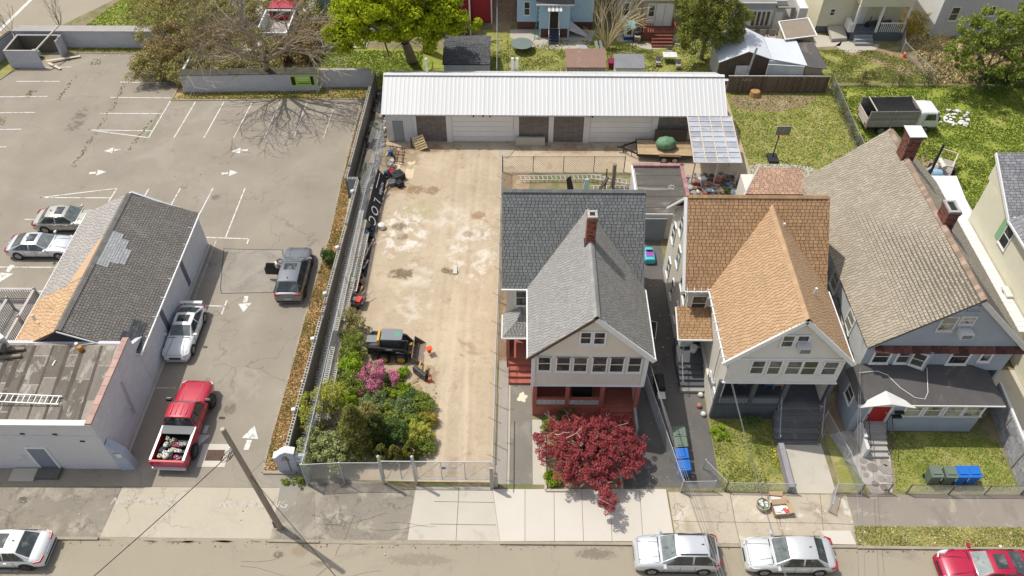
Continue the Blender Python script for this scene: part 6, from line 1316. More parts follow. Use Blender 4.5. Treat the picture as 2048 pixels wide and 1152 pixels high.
# ---- red pickup
PK = thing('pickup_truck','bright red pickup with an open bed full of rubbish bags, parked tail to the street','pickup',(-19.3,25.75,.02),PI/2-.03)
pk = PK; L,W = 5.75,1.98; wf_ = W/2; Xf = lambda f: (f-.5)*L
build(loft([Xf(f) for f in (.40,.42,.5,.62,.74,.86,.94,.985,1.)],[1.12,1.13,1.13,1.13,1.14,1.12,1.08,.95,.60],[1,1,1,1,.99,.97,.94,.86,.80],W,.38,.035),'body',p_red,pk,local=True,smooth=50)
for s in (-1,1):
    mb = MB(); mb.slab([(Xf(0.02),s*wf_,.45),(Xf(.40),s*wf_,.45),(Xf(.40),s*wf_,1.15),(Xf(.02),s*wf_,1.12)],(0,-s*.12,0)); build(mb,'bed_side',p_red,pk,local=True)
    build(MB().bar((Xf(.015),s*(wf_-.06),1.15),(Xf(.40),s*(wf_-.06),1.17),.13,.03),'bed_rail',m_metal,pk,local=True)
    for fx in (.80,.20): 
        ar = MB(); ar.lathe((Xf(fx),(wf_-.15) if s > 0 else -wf_-.01,.42),[(.49,0),(.49,.16)],18,'Y'); build(ar,'wheel_arch',blk_t,pk,local=True); wheel(pk,Xf(fx),s*(wf_-.02),.42,.28,rimd,s,18,6)
    mb = MB(); mb.obox((Xf(.70),s*(wf_+.16),1.28),(.12,.3,.22)); build(mb,'mirror',blk_t,pk,local=True)
    mb = MB(); mb.obox((Xf(.70)+.07,s*(wf_+.16),1.29),(.03,.26,.16)); build(mb,'mirror_cover',m_metal,pk,local=True)
    build(MB().bar((Xf(.985),s*.72,.82),(Xf(.95),s*.92,.86),.1,.2),'headlight',headl,pk,local=True); build(MB().box(Xf(.0)-.03,Xf(.02),s*wf_-.0-(.13 if s > 0 else 0),s*wf_+(.13 if s < 0 else 0),.75,1.08),'tail_light',redl,pk,local=True)
    build(MB().bar((Xf(.62),s*(wf_*1.003),.5),(Xf(.62),s*wf_*1.003,1.05),.012,.01,up=(0,1,0)).bar((Xf(.51),s*(wf_*1.003),.5),(Xf(.51),s*wf_*1.003,1.05),.012,.01,up=(0,1,0)),'door_seam',blk_t,pk,local=True)
    mb = MB(); mb.bar((Xf(.72),s*.45,1.17),(Xf(.93),s*.5,1.12),.09,.03); build(mb,'bonnet_ridge',p_red,pk,local=True)
# cab
r0,r1,r2,r3 = Xf(.405),Xf(.43),Xf(.60),Xf(.71); zt_ = 1.88; bw,tw = wf_*.93,wf_*.76
mb = MB(); V = []; sx = [r0,r1,(r1+r2)/2,r2,r3]; zz = [1.14,zt_-.03,zt_,zt_-.01,1.14]; ww = [bw,tw*.98,tw,tw*.97,bw*.92]
for i in range(5): V += [(sx[i],-ww[i],zz[i]-(.0 if i in (0,4) else .06)),(sx[i],-ww[i]*.8,zz[i]),(sx[i],0,zz[i]+.02),(sx[i],ww[i]*.8,zz[i]),(sx[i],ww[i],zz[i]-(.0 if i in (0,4) else .06))]
F = [(i*5+j,(i+1)*5+j,(i+1)*5+j+1,i*5+j+1) for i in range(4) for j in range(4)]+[(0,20,15,10,5),(4,9,14,19,24)]
mb.add(V,F); build(mb,'cab',p_red,pk,local=True,smooth=35)
for nm,xa,xb,d,wa,wb in (('windscreen',r3,r2,1,ww[4],ww[3]),('rear_window',r0,r1,-1,bw,tw)):
    n = Vector(((.7)*d,0,abs(xa-xb))).normalized(); P = [Vector((xa+(xb-xa)*f,s*(wa+(wb-wa)*f)*.93,1.14+(zt_-.02-1.14)*f)) for f,s in ((.12,-1),(.12,1),(.9,1),(.9,-1))]
    m2 = MB(); m2.slab([p+n*.025 for p in P],-n*.025); build(m2,nm,wsglass if nm == 'windscreen' else carglass,pk,local=True)
for s in (-1,1):
    for xa,xb,xc,xd in ((r0+.1,Xf(.51)-.04,Xf(.51)-.04,r1+.1),(Xf(.51)+.04,r3-.22,r2-.02,Xf(.51)+.04)):
        P = [Vector((xa,s*bw,1.19)),Vector((xb,s*bw*.99,1.19)),Vector((xc,s*tw*.99,zt_-.13)),Vector((xd,s*tw*.99,zt_-.13))]; n = (P[1]-P[0]).cross(P[2]-P[0]).normalized(); n = n if n.y*s > 0 else -n
        m2 = MB(); m2.slab([p+n*.03 for p in P],-n*.03); build(m2,'side_window',carglass,pk,local=True)
for y in (-.45,-.15,.15,.45): build(MB().bar((r1+.15,y,zt_+.028),(r2-.15,y,zt_+.028),.06,.02),'roof_rib',p_red,pk,local=True)
build(MB().box(Xf(.02),Xf(.40),-wf_+.12,wf_-.12,.6,.68),'bed_floor',blk_t,pk,local=True); build(MB().box(Xf(.395),Xf(.405),-wf_+.1,wf_-.1,.6,1.15),'bulkhead',blk_t,pk,local=True)
build(MB().box(Xf(.0),Xf(.02),-wf_+.02,wf_-.02,.5,1.12),'tailgate',p_red,pk,local=True); build(MB().box(Xf(-.02),Xf(.0)-.002,-wf_+.05,wf_-.05,.42,.6),'bumper',m_metal,pk,local=True); build(MB().box(Xf(-.02)-.012,Xf(-.02),-.2,.2,.44,.57),'number_plate',plate,pk,local=True)
build(MB().slab([(Xf(.31),-wf_+.08,1.18),(Xf(.40),-wf_+.08,1.22),(Xf(.40),wf_-.08,1.22),(Xf(.31),wf_-.08,1.18)],(0,0,-.05)),'folded_bed_cover',paint('grey_vinyl',(.13,.135,.145),.5),pk,local=True)
rr = random.Random(6); cols = [(.70,.70,.67),(.62,.60,.52),(.75,.73,.7),(.55,.5,.4),(.05,.05,.06),(.6,.62,.4),(.4,.06,.12),(.12,.11,.1)]
lbl = ['knotted white','cream','bright white','beige','black','yellow green','crimson','charcoal']
M_pk = Matrix.Translation(PK.location) @ Matrix.Rotation(PK.rotation_euler.z,4,'Z')
for i in range(30):
    x,y = Xf(rr.uniform(.06,.29)),rr.uniform(-.62,.62); k = (4,7,0,3,5,4,1,6,7,2)[i % 10]; c = M_pk @ Vector((x,y,.85+.1*rr.random()))
    mb = MB(); mb.ball((0,0,0),rr.uniform(.10,.20),6,sq=(1.,rr.uniform(.6,1.2),.75)); mb.v = [(c.x+v[0]*(1+.2*math.sin(9*v[1]+i)),c.y+v[1],c.z+v[2]*(1+.2*math.sin(11*v[0]))) for v in mb.v]
    mb.obox((c.x,c.y,c.z+.16),(.06,.04,.12),i); single(mb,'rubbish_bag',paint('bag_'+lbl[k].replace(' ','_'),cols[k],.5),'%s rubbish bag %s of the open red pickup bed, %s side' % (lbl[k],'near the tailgate' if x < Xf(.13) else 'near the cab' if x > Xf(.22) else 'in the middle','left' if y > .2 else 'right' if y < -.2 else 'central'),'bag',tuple(c),group='bags in the red pickup bed',smooth=60)
# ---- box truck on the grass
BT = thing('box_truck','small white cab truck with high grey board sides parked on the lush grass','truck',(32.45,56.15,.02),.03)
m_board = mat('weathered_board',(.28,.26,.235),.9,.15,2.,.15,18,obj=.25); tw_w = carpaint('truck_white',(.72,.73,.74),0.)
x0,x1,yw,z0,z1 = -3.75,.35,1.05,.85,2.35
for s in (-1,1):
    for k in range(7): build(MB().box(x0,x1,s*yw-.025,s*yw+.025,z0+.215*k,z0+.20+.215*k),'side_board',m_board,BT,local=True)
    for x in (x0+.04,-1.7,x1-.04): build(MB().box(x-.04,x+.04,s*(yw+.04)-.03,s*(yw+.04)+.03,z0-.1,z1+.05),'stake',m_dk,BT,local=True)
for k in range(7): build(MB().box(x1,x1+.05,-yw,yw,z0+.215*k,z0+.2+.215*k),'front_board',m_board,BT,local=True)
for k in range(4): build(MB().box(x0-.05,x0,-yw,yw,z0+.215*k,z0+.2+.215*k),'tail_board',mat('bleached_board',(.5,.45,.38),.85),BT,local=True)
for x in (x0+.5,x1): build(MB().bar((x,-yw,z1+.03),(x,yw,z1+.03),.07,.07),'top_rail',mat('bleached_board',(.5,.45,.38)),BT,local=True)
build(MB().box(x0,x1,-yw+.03,yw-.03,z0-.15,z0),'bed',blk_t,BT,local=True)
tp = MB(); n_ = 14; V = []
for i in range(n_+1):
    for j in range(9): x = x0+.6+(x1-x0-.65)*i/n_; y = -yw+.04+(2*yw-.08)*j/8; V.append((x,y,z1-.28+.28*(abs(j-4)/4)**2+.12*mnoise.noise(Vector((x*1.7,y*1.9,3)))+.05*mnoise.noise(Vector((x*5,y*5,1)))))
tp.add(V,[(i*9+j,(i+1)*9+j,(i+1)*9+j+1,i*9+j+1) for i in range(n_) for j in range(8)]); single_t = build(tp,'tarpaulin',paint('black_mesh_tarp',(.015,.015,.015),.9,layers=[((.05,.05,.05),3.,.6,.68,.5)]),BT,local=True,smooth=180)
build(MB().box(-3.6,2.4,-.35,.35,.5,.7),'chassis',blk_t,BT,local=True)
cb = loft([.5,.55,.8,1.4,1.95,2.2,2.3],[2.0,2.1,2.14,2.14,2.08,1.5,1.3],[.93,.95,.95,.95,.94,.95,.93],2.0,.62,.03); build(cb,'cab',tw_w,BT,local=True,smooth=45)
build(MB().slab([(2.01,-.85,2.0),(2.01,.85,2.0),(2.25,.88,1.48),(2.25,-.88,1.48)],(.03,0,.012)),'windscreen',carglass,BT,local=True)
for s in (-1,1):
    build(MB().slab([(1.05,s*.955,1.35),(1.95,s*.955,1.35),(1.80,s*.93,1.93),(1.1,s*.93,1.93)],(0,s*.015,0)),'side_window',carglass,BT,local=True); build(MB().box(1.0,1.01,s*.955-.01,s*.955+.01,.8,1.95),'door_seam',blk_t,BT,local=True)
    build(MB().obox((2.1,s*1.15,1.6),(.08,.12,.35)),'mirror',blk_t,BT,local=True); wheel(BT,1.35,s*.83,.38,.24,rim_m,s); wheel(BT,-2.3,s*.83,.38,.4,rim_m,s)
    build(MB().box(2.28,2.33,s*.75-.15,s*.75+.15,.8,1.0),'headlight',headl,BT,local=True); build(MB().box(x0-.09,x0-.06,s*.85-.1,s*.85+.1,.95,1.15),'tail_light',redl,BT,local=True)
single(MB().ball((29.2,55.2,1.6),.22,8),'ball',paint('pink_plastic',(.7,.04,.2),.4),'bright pink bundle in the tail of the board sided truck','bundle',(29.2,55.2,1.4),smooth=180)
# ---- skid steer loader, facing +X
SK = thing('skid_steer','yellow and black compact skid steer loader with its empty bucket lowered','loader',(-7.75,31.55,.0),-.02); SK.scale = (.93,)*3
yk = paint('loader_yellow',(.55,.34,.06),.45); dk = paint('loader_black',(.022,.024,.026),.5); gk = paint('loader_grey',(.20,.21,.22),.6)
build(MB().box(-1.35,.9,-.45,.45,.35,.8),'chassis',dk,SK,local=True); build(loft([-1.75,-1.6,-1.2,-.75],[1.25,1.4,1.45,1.45],[.85,.95,1,1],1.25,.5),'engine_cover',dk,SK,local=True,smooth=40); build(MB().box(-1.75,-1.0,-.3,.3,1.47,1.52),'radiator_lid',gk,SK,local=True)
build(MB().slab([(-.72,-.48,2.02),(.58,-.48,2.02),(.70,-.38,2.02),(.70,.38,2.02),(.58,.48,2.02),(-.72,.48,2.02)],(0,0,-.1)),'cab_roof',gk,SK,local=True); build(MB().box(.2,.55,-.2,.2,2.021,2.027),'roof_decal',paint('green_decal',(.12,.3,.2)),SK,local=True)
build(MB().box(-.98,-.82,-.5,.5,1.3,1.96),'roll_bar',yk,SK,local=True)
for s in (-1,1):
    build(MB().slab([(-.72,s*.47,1.1),(.55,s*.47,1.1),(.45,s*.44,1.92),(-.68,s*.44,1.92)],(0,-s*.03,0)),'side_grille',mat('cab_mesh',(.05,.06,.06),.3),SK,local=True); build(MB().bar((.62,s*.46,1.0),(.55,s*.42,1.95),.07,.07),'pillar',dk,SK,local=True)
    build(MB().bar((-1.55,s*.66,1.35),(.75,s*.66,1.12),.14,.24).bar((.72,s*.66,1.15),(1.25,s*.62,.35),.14,.2).bar((-1.6,s*.66,1.3),(-1.2,s*.66,.8),.12,.25),'lift_arm',dk,SK,local=True)
    build(MB().bar((.2,s*.55,.75),(.95,s*.6,.6),.07,.07),'hydraulic_ram',m_metal,SK,local=True); build(MB().box(-1.3,-.75,s*.62-.06,s*.62+.06,.5,.85),'side_panel',dk,SK,local=True)
    for x in (-.62,.55):
        w = wheel(SK,x,s*.78,.40,.30,yk,s,16,8); tb = MB()
        for k in range(14): a = 2*math.pi*k/14; tb.obox((x+.41*math.cos(a),s*.78,.4+.41*math.sin(a)),(.05,.28,.05),0,('Y',-a))
        build(tb,'tread',tyre_m,w,local=True)
text('decal','DEERE',.17,w_white,SK,Matrix.Translation(Vector((-7.75,31.55,0))+Vector((-.2,-.74,1.25))) @ Matrix.Rotation(rad(90),4,'X'),ext=.004)
bk = MB(); m_bk = mat('worn_bucket_steel',(.20,.165,.13),.6,.2,3.,metal=.4)
bk.slab([(1.25,-.95,.05),(1.25,.95,.05),(1.33,.95,.75),(1.33,-.95,.75)],(-.05,0,0)); bk.slab([(1.25,-.95,.03),(2.05,-.95,.03),(2.05,.95,.03),(1.25,.95,.03)],(0,0,.03))
for s in (-1,1): bk.slab([(1.25,s*.95,.03),(2.05,s*.95,.03),(1.9,s*.95,.2),(1.33,s*.95,.75)],(0,-s*.03,0))
build(bk,'bucket',m_bk,SK,local=True)
bf = MB(); bf.bar((2.0,-.95,.65),(2.0,.95,.65),.04,.04)
build(MB().bar((1.0,-.4,.35),(1.25,-.4,.5),.2,.3).bar((1.0,.4,.35),(1.25,.4,.5),.2,.3),'coupler',yk,SK,local=True)
# ---- flatbed trailer with tarped load
TR = thing('flatbed_trailer','timber decked tandem flatbed trailer with a black tow frame','trailer',(11.9,52.4,0),-.05)
m_pl = mat('trailer_plank',(.40,.29,.17),.9,.15,2.,.15,14,obj=.2); 
for k in range(9):
    y = -.98+.218*k; build(MB().box(-2.25,2.1,y,y+.208,.56,.60),'plank',m_pl,TR,local=True)
build(MB().box(-2.25,2.15,-1.05,-.99,.42,.62).box(-2.25,2.15,.99,1.05,.42,.62).box(2.1,2.16,-.98,.98,.42,.62).box(-2.31,-2.25,-1.05,1.05,.42,.62),'frame',blk_t,TR,local=True)
build(MB().bar((-2.3,-.8,.5),(-3.6,0,.5),.08,.12).bar((-2.3,.8,.5),(-3.6,0,.5),.08,.12).bar((-3.5,0,.5),(-3.85,0,.5),.1,.1).bar((-3.3,0,.0),(-3.3,0,.85),.07).bar((-2.7,-.5,0),(-2.7,-.5,.6),.05),'tow_frame',blk_t,TR,local=True)
for s in (-1,1):
    for x in (-.15,.72): wheel(TR,x,s*1.22,.3,.2,paint('cream_rim',(.5,.45,.36)),s,16,6)
    build(MB().bar((-.6,s*1.22,.72),(1.15,s*1.22,.72),.28,.04),'mudguard',m_rust,TR,local=True)
for s in (-.7,.75): ladder_ = build(MB().bar((2.2,s-.2,.5),(2.5,s-.2,1.6),.05).bar((2.2,s+.2,.5),(2.5,s+.2,1.6),.05).bar((2.3,s-.2,.9),(2.3,s+.2,.9),.04).bar((2.4,s-.2,1.25),(2.4,s+.2,1.25),.04),'ramp',m_rust,TR,local=True)
tg = MB(); tg.ball((0,0,0),1.,14); V = []
for v in tg.v:
    p = Vector(v); q = .10*mnoise.noise(p*2.2)+.06*mnoise.noise(p*5.); r_ = 1+q+.07*math.sin(math.atan2(p.y,p.x)*9); z = max(p.z,-.55); V.append((11.9+p.x*.84*r_,52.35+p.y*.6*r_,1.05+z*.55*(1+q)))
tg.v = V; single(tg,'covered_load',mat('green_tarpaulin',(.13,.25,.14),.55,.15,2.,.1,9,bump=.3,layers=[((.30,.42,.28),2.5,.58,.68,.6)]),'rounded load under a crumpled green tarpaulin on the trailer','tarpaulin',(12.,52.35,.6),smooth=180)
# ---- utility trailer with junk behind house 3
UT = thing('utility_trailer','small utility trailer heaped with junk and a blue barrel beside the tan roof','trailer',tuple(G(1880,345)),1.0)
build(MB().box(-1.5,1.3,-.75,.75,.45,.5),'deck',m_dk,UT,local=True); build(MB().box(-1.5,1.3,-.78,-.74,.45,.8).box(-1.5,1.3,.74,.78,.45,.8),'side',blk_t,UT,local=True)
for s in (-1,1): wheel(UT,-.1,s*.9,.3,.18,rimd,s)
c = G(1880,345); mb = MB()
for a,b in (((-.9,-.6),(1.1,-.6)),((1.1,-.6),(1.1,.55)),((1.1,.55),(-.9,.55)),((-.9,.55),(-.9,-.6))): mb.bar((c.x+a[0]*.54-a[1]*.84+.2,c.y+a[0]*.84+a[1]*.54+.3,1.15),(c.x+b[0]*.54-b[1]*.84+.2,c.y+b[0]*.84+b[1]*.54+.3,1.15),.08,.1)
single(mb,'timber_frame',mat('pale_board',(.62,.52,.38)),'open pale timber frame lying on the heaped utility trailer','frame',(c.x,c.y,1.1))
q = G(1872,348,.8); single(MB().lathe(q,[(.35,-.35),(.4,0),(.35,.35)],12,'X'),'barrel',paint('light_blue_drum',(.25,.42,.55),.5),'light blue plastic drum on the utility trailer','barrel',tuple(q),smooth=60)
q = G(1862,335,.9); single(MB().obox(q,(.6,.12,.9),.7,('X',.5)),'board',w_white,'white board leaning on the utility trailer','board',tuple(q))
q = G(1885,328,1.1); single(MB().lathe(q,[(.2,-.5),(.2,.5)],10,'Y'),'carpet_roll',paint('cream_roll',(.6,.56,.48)),'cream roll lying in the pale timber frame on the trailer','roll',tuple(q),smooth=60)
# ================================================================== foliage
def leafmat(name,c,isl=.45,hue=.05,trans=.35): return mat(name,c,.75,.15,.8,0,isl=isl,hue=hue,trans=trans,spec=.2)
def leafcloud(centres,radii,per,size,seed=0,flat=.0,up=.0,squash=1.):
    """leaf-sized faces scattered in many small clumps"""
    per = int(per*1.7); size *= 1.12; rs = np.random.RandomState(seed); C_ = np.repeat(np.asarray(centres,float),per,0); Rr = np.repeat(np.asarray(radii,float),per)
    k = len(C_); d = rs.normal(0,1,(k,3)); d /= np.linalg.norm(d,axis=1)[:,None]; q = Rr*(.45+.6*rs.uniform(0,1,k)**.6)
    p = C_+d*q[:,None]*np.array([1,1,squash]); n = d*.6+rs.normal(0,.6,(k,3))+np.array([0,0,up]); n /= np.linalg.norm(n,axis=1)[:,None]
    a = np.cross(n,rs.normal(0,1,(k,3))); a /= np.linalg.norm(a,axis=1)[:,None]; b = np.cross(n,a); s = size*rs.uniform(.6,1.3,k)[:,None]
    V = np.stack([p-a*s*.5,p+b*s*.32,p+a*s*.5,p-b*s*.32],1).reshape(-1,3); F = np.arange(k*4).reshape(-1,4).tolist(); return V,F
def clumps(c,r,n,cr,seed=0,shell=.75,zlo=-1.,noise=.25):
    """n clump centres in an ellipsoid with lumps; returns centres, radii"""
    rs = random.Random(seed); C_,R_ = [],[]
    while len(C_) < n:
        d = Vector((rs.gauss(0,1),rs.gauss(0,1),rs.gauss(0,1))).normalized()
        if d.z < zlo: continue
        q = (shell+(1-shell)*rs.random()) if rs.random() < .75 else rs.random()*shell
        q *= 1+noise*2*mnoise.noise(d*1.8+Vector((seed*1.7,0,0)))
        C_.append((c[0]+d.x*r[0]*q,c[1]+d.y*r[1]*q,c[2]+d.z*r[2]*q)); R_.append(cr*rs.uniform(.6,1.3))
    return C_,R_
def grow(mb,p,d,L_,r,depth,rs,tips,spread=.75,curl=.25,up=.15,kids=(2,3),shrink=.68,minr=.008,seg=4):
    pts = [Vector(p)]; rr_ = [r]; d = d.normalized()
    for i in range(seg):
        d = (d+Vector((rs.uniform(-1,1),rs.uniform(-1,1),rs.uniform(-1,1)))*curl+Vector((0,0,up*.3))).normalized(); pts.append(pts[-1]+d*L_/seg); rr_.append(max(minr,r*(1-.45*(i+1)/seg)))
    mb.tube(pts,rr_,6 if r > .06 else 4 if r > .02 else 3,caps=False)
    if depth == 0: tips.append(pts[-1]); return
    for k in range(rs.randint(*kids)+(1 if depth > 2 else 0)):
        i = seg if k == 0 else rs.randint(max(1,seg//2),seg); a = Vector((rs.gauss(0,1),rs.gauss(0,1),rs.gauss(0,.7)+up)).normalized()
        grow(mb,pts[i],d*(1-spread)+a*spread,L_*shrink*rs.uniform(.8,1.15),rr_[i]*.72,depth-1,rs,tips,spread,curl,up,kids,shrink,minr,max(2,seg-1))
bark = mat('grey_bark',(.23,.19,.145),.95,.2,2.,.2,20,bump=.5); bark_p = mat('pale_bark',(.46,.41,.33),.9,.15,3.,.1); bark_g = mat('brown_grey_bark',(.30,.25,.18),.9,.15,3.,.1); bark_d = mat('dark_bark',(.10,.08,.06),.95,.3,2.,.2)
def tree(name,label,base,hgt,cr,centre,lm,n=120,per=60,ls=.16,cs=.5,seed=0,bk=bark,tr=.2,depth=4,cat='tree',group=None,sq=.8,zlo=-.5,lean=(0,0)):
    t = thing(name,label,cat,(base[0],base[1],0),group=group); rs = random.Random(seed); tips = []; mb = MB()
    c = Vector(centre); b = Vector((base[0],base[1],0)); fork = b.lerp(c,.45)
    mb.tube([b,b.lerp(fork,.5)+Vector((.05,0,0)),fork],[tr*1.25,tr,tr*.85],10,caps=False)
    for k in range(6): a = 2*math.pi*k/6+rs.random(); d = Vector((math.cos(a)*cr[0],math.sin(a)*cr[1],cr[2]*.9+1.)).normalized(); grow(mb,fork,d,max(cr)*.55,tr*.5,depth-1,rs,tips,.55,.18,.2)
    build(mb,'trunk',bk,t,smooth=60)
    C_,R_ = clumps(c,cr,n,cs,seed,zlo=zlo); build(leafcloud(C_,R_,per,ls,seed,up=.4,squash=sq),'crown',lm,t); return t
def bush(label,base,r,lm,n=40,per=50,ls=.09,cs=.2,seed=0,name='bush',group=None,zc=None,flowers=None,stem=True,zlo=-.35,cat='bush'):
    t = thing(name,label,cat,(base[0],base[1],0),group=group); zc = zc if zc is not None else r[2]*.9
    if stem:
        mb = MB(); rs = random.Random(seed); tips = []
        for k in range(4): a = rs.random()*6.28; grow(mb,Vector((base[0],base[1],0)),Vector((math.cos(a)*.6,math.sin(a)*.6,1)),zc*.8,.03,2,rs,tips,.5,.2,.2)
        build(mb,'stems',bark,t)
    C_,R_ = clumps((base[0],base[1],zc),r,n,cs,seed,zlo=zlo); build(leafcloud(C_,R_,per,ls,seed,up=.4),'foliage',lm,t)
    if flowers: C_,R_ = clumps((base[0],base[1],zc),[a*1.05 for a in r],n,cs*.9,seed+1,zlo=-.1); build(leafcloud(C_,R_,flowers[1],flowers[2],seed+5,up=.6),'blossom',flowers[0],t)
    return t
l_bright = leafmat('bright_spring_leaf',(.42,.48,.02),.35,.03,.45); l_mid = leafmat('mid_green_leaf',(.27,.33,.06)); l_dark = leafmat('dark_green_leaf',(.095,.125,.03),.5); l_con = leafmat('conifer_green',(.24,.235,.06),.5); l_lime = leafmat('lime_leaf',(.32,.44,.03),.35); l_rho = leafmat('pale_evergreen_leaf',(.38,.40,.16),.5); l_olive = leafmat('olive_leaf',(.36,.32,.12),.5); l_red = leafmat('burgundy_leaf',(.37,.075,.085),.55,.03,.3); l_yel = leafmat('yellow_green_leaf',(.50,.50,.09),.35); l_pink = leafmat('magenta_blossom',(.68,.24,.38),.45,.04); l_dark2 = leafmat('deep_green_leaf',(.12,.19,.055),.5); l_bg = leafmat('blue_green_leaf',(.22,.29,.11),.4); l_ash = leafmat('ash_leaf',(.27,.32,.06),.45); l_gold = leafmat('golden_leaf',(.42,.33,.05),.4)
# ---- trees behind
tree('maple_tree','large maple with bright yellow green spring leaves behind the white garage',(-10.0,66.2),12,(5.7,2.9,3.3),(-10.4,62.4,6.7),l_bright,420,75,.25,.6,1,bark,.42,zlo=-.6)
build_t = thing('tree','dark thick tree trunk to the right of the maple, behind the dark roofed shed','tree',(-8.6,67.9,0)); build(MB().tube([(-8.6,67.9,0),(-8.5,67.6,2.5),(-8.2,67.4,5.5)],[.55,.42,.3],12),'trunk',bark_d,build_t,smooth=60)
tree('willow_tree','rounded olive green tree between the tan house and the metal roofed sheds',(17.1,67.),9,(3.1,2.2,3.6),(16.9,65.4,4.4),leafmat('willow_leaf',(.25,.26,.055),.4),300,80,.15,.45,2,bark,.2)
tree('ash_tree','loose leafed green tree in the far right garden',(40.9,61.9),9,(3.9,2.2,3.3),(40.7,61.6,4.8),l_ash,190,60,.18,.4,3,bark,.16,zlo=-.8)
tree('ash_tree','second loose leafed tree half cut off by the upper right corner',(45.5,64.),9,(3.,2.4,3.2),(45.5,63.5,5.0),l_ash,140,55,.2,.42,4,bark,.16,zlo=-.8)
bush('brown twiggy shrub thick with bare stems beside the far right tree',(38.2,66.5),(2.,1.6,1.9),leafmat('brown_bud',(.26,.21,.10),.4),60,22,.08,.35,5)
bush('golden flowering shrub beside the corner of the pale far right house',(37.6,70.5),(1.5,1.2,1.5),l_gold,50,34,.1,.3,6)
bush('dark evergreen shrub under the far right tree',(42.,61.8),(2.2,.9,1.1),l_dark2,60,50,.12,.35,7); bush('dark evergreen shrub at the right end of the wire fence',(46.,62.),(2.6,1.,1.2),l_dark2,70,50,.12,.35,8)
for i,(x,lb) in enumerate(((31.2,'brambly shrub on the left stretch of the dark wire fence'),(34.3,'brambly shrub at the garden corner on the dark wire fence'),(36.9,'brambly shrub nearest the far right tree on the wire fence'))): bush(lb,(x,62.6),(1.,.4,.7),leafmat('bramble_leaf',(.13,.12,.05),.5),26,22,.07,.25,12+i)
# bare spring tree by the low wall: its branch shadow falls over the lot
BT_ = thing('bare_tree','tall leafless tree with pale branches leaning over the low violet wall','tree',(-22.6,62.4,0)); rs = random.Random(21); mb = MB(); tips = []
fk = Vector((-21.9,61.2,3.0)); mb.tube([(-22.6,62.4,0),(-22.4,62.1,1.4),fk],[.34,.3,.26],9,caps=False)
for k,d in enumerate(((-1,-.5,.6),(-.6,-1.,.7),(0,-1.1,.8),(.6,-1.,.8),(1.,-.6,.6),(.2,-.5,1.2),(-.5,.1,1.1),(.8,-.1,.9))): grow(mb,fk,Vector(d),3.7,.16,4,rs,tips,.42,.15,.05,(2,3),.7,.02)
build(mb,'trunk',bark_g,BT_,smooth=60); C_ = [tuple(t_) for t_ in tips]; build(leafcloud(C_,[.18]*len(C_),2,.06,3),'buds',leafmat('brown_bud',(.26,.21,.10)),BT_)
BT2 = thing('bare_tree','second leafless grey tree rising behind the thicket near the top edge','tree',(-26.0,70.2,0)); mb = MB(); tips = []
mb.tube([(-26.,70.2,0),(-26.,70.,3.)],[.28,.2],9,caps=False)
for d in ((-.6,0,1),(.5,-.2,1),(0,.4,1),(.2,-.4,1.1)): grow(mb,Vector((-26.,70.,2.9)),Vector(d),3.,.13,3,rs,tips,.45,.16,.3,(2,3),.7,.012)
build(mb,'trunk',bark_p,BT2,smooth=60)
BT3 = thing('bare_shrub','spray of straw coloured bare branches beside the tan house','shrub',(8.4,68.4,0)); mb = MB(); tips = []
for k in range(22): a = rs.random()*6.28; grow(mb,Vector((8.4,68.4,.0)),Vector((math.cos(a)*.45,math.sin(a)*.3,1)),2.6,.06,2,rs,tips,.3,.12,-.1,(2,3),.7,.014)
build(mb,'branches',mat('straw_branch',(.55,.45,.27),.9),BT3)
for i,(x,y,h) in enumerate(((-45.,71.5,3.),(-48.6,69.,3.2))):
    o = thing('bare_shrub',('thin bare sapling at the start of the long capped wall','thin bare sapling at the roadside near the upper left corner')[i],'shrub',(x,y,0)); mb = MB()
    for k in range(7): a = rs.random()*6.28; grow(mb,Vector((x,y,0)),Vector((math.cos(a)*.35,math.sin(a)*.35,1)),h*.6,.03,2,rs,tips,.3,.12,.2,(2,3),.7,.01)
    build(mb,'branches',bark,o)
# sprawling thicket under the bare trees: each mound its own shrub
TH = [(-31.5,66.,2.3),(-33.5,70.,2.6),(-29.,70.5,2.5),(-27.5,66.5,2.4),(-30.5,74.,2.6),(-24.5,66.,1.9),(-34.5,75.,2.5),(-29.8,63.2,1.6),(-26.2,63.,1.5),(-21.,66.5,1.6),(-32.8,63.6,1.7),(-23.2,63.4,1.2),(-19.8,69.2,1.5),(-27.,74.,2.5),(-22.5,74.5,2.2)]
ad = ['leftmost low','far left','far middle','central','topmost','right central','upper left','front left','front middle','rightmost','corner','front right','far right','upper middle','upper right']
for i,(x,y,r) in enumerate(TH): bush('%s olive brown mound of the thicket under the leafless trees' % ad[i],(x,y),(r*1.5,r*1.25,r*.66),l_olive if i % 3 else leafmat('rusty_olive_leaf',(.34,.25,.11),.5),130,40,.15,.45,80+i,group='shrubs of the thicket by the low wall',name='thicket_shrub')
mb = MB()
for i in range(40):
    x,y = rs.uniform(-34,-20),rs.uniform(62.5,70); grow(mb,Vector((x,y,1.2)),Vector((rs.uniform(-1,1),rs.uniform(-1,.3),.8)),1.6,.03,1,rs,tips,.5,.2,.1,(2,2),.7,.012)
tag(build(mb,'dead_branches',bark_p,kind='stuff'),'pale dead branches sticking out of the thicket')
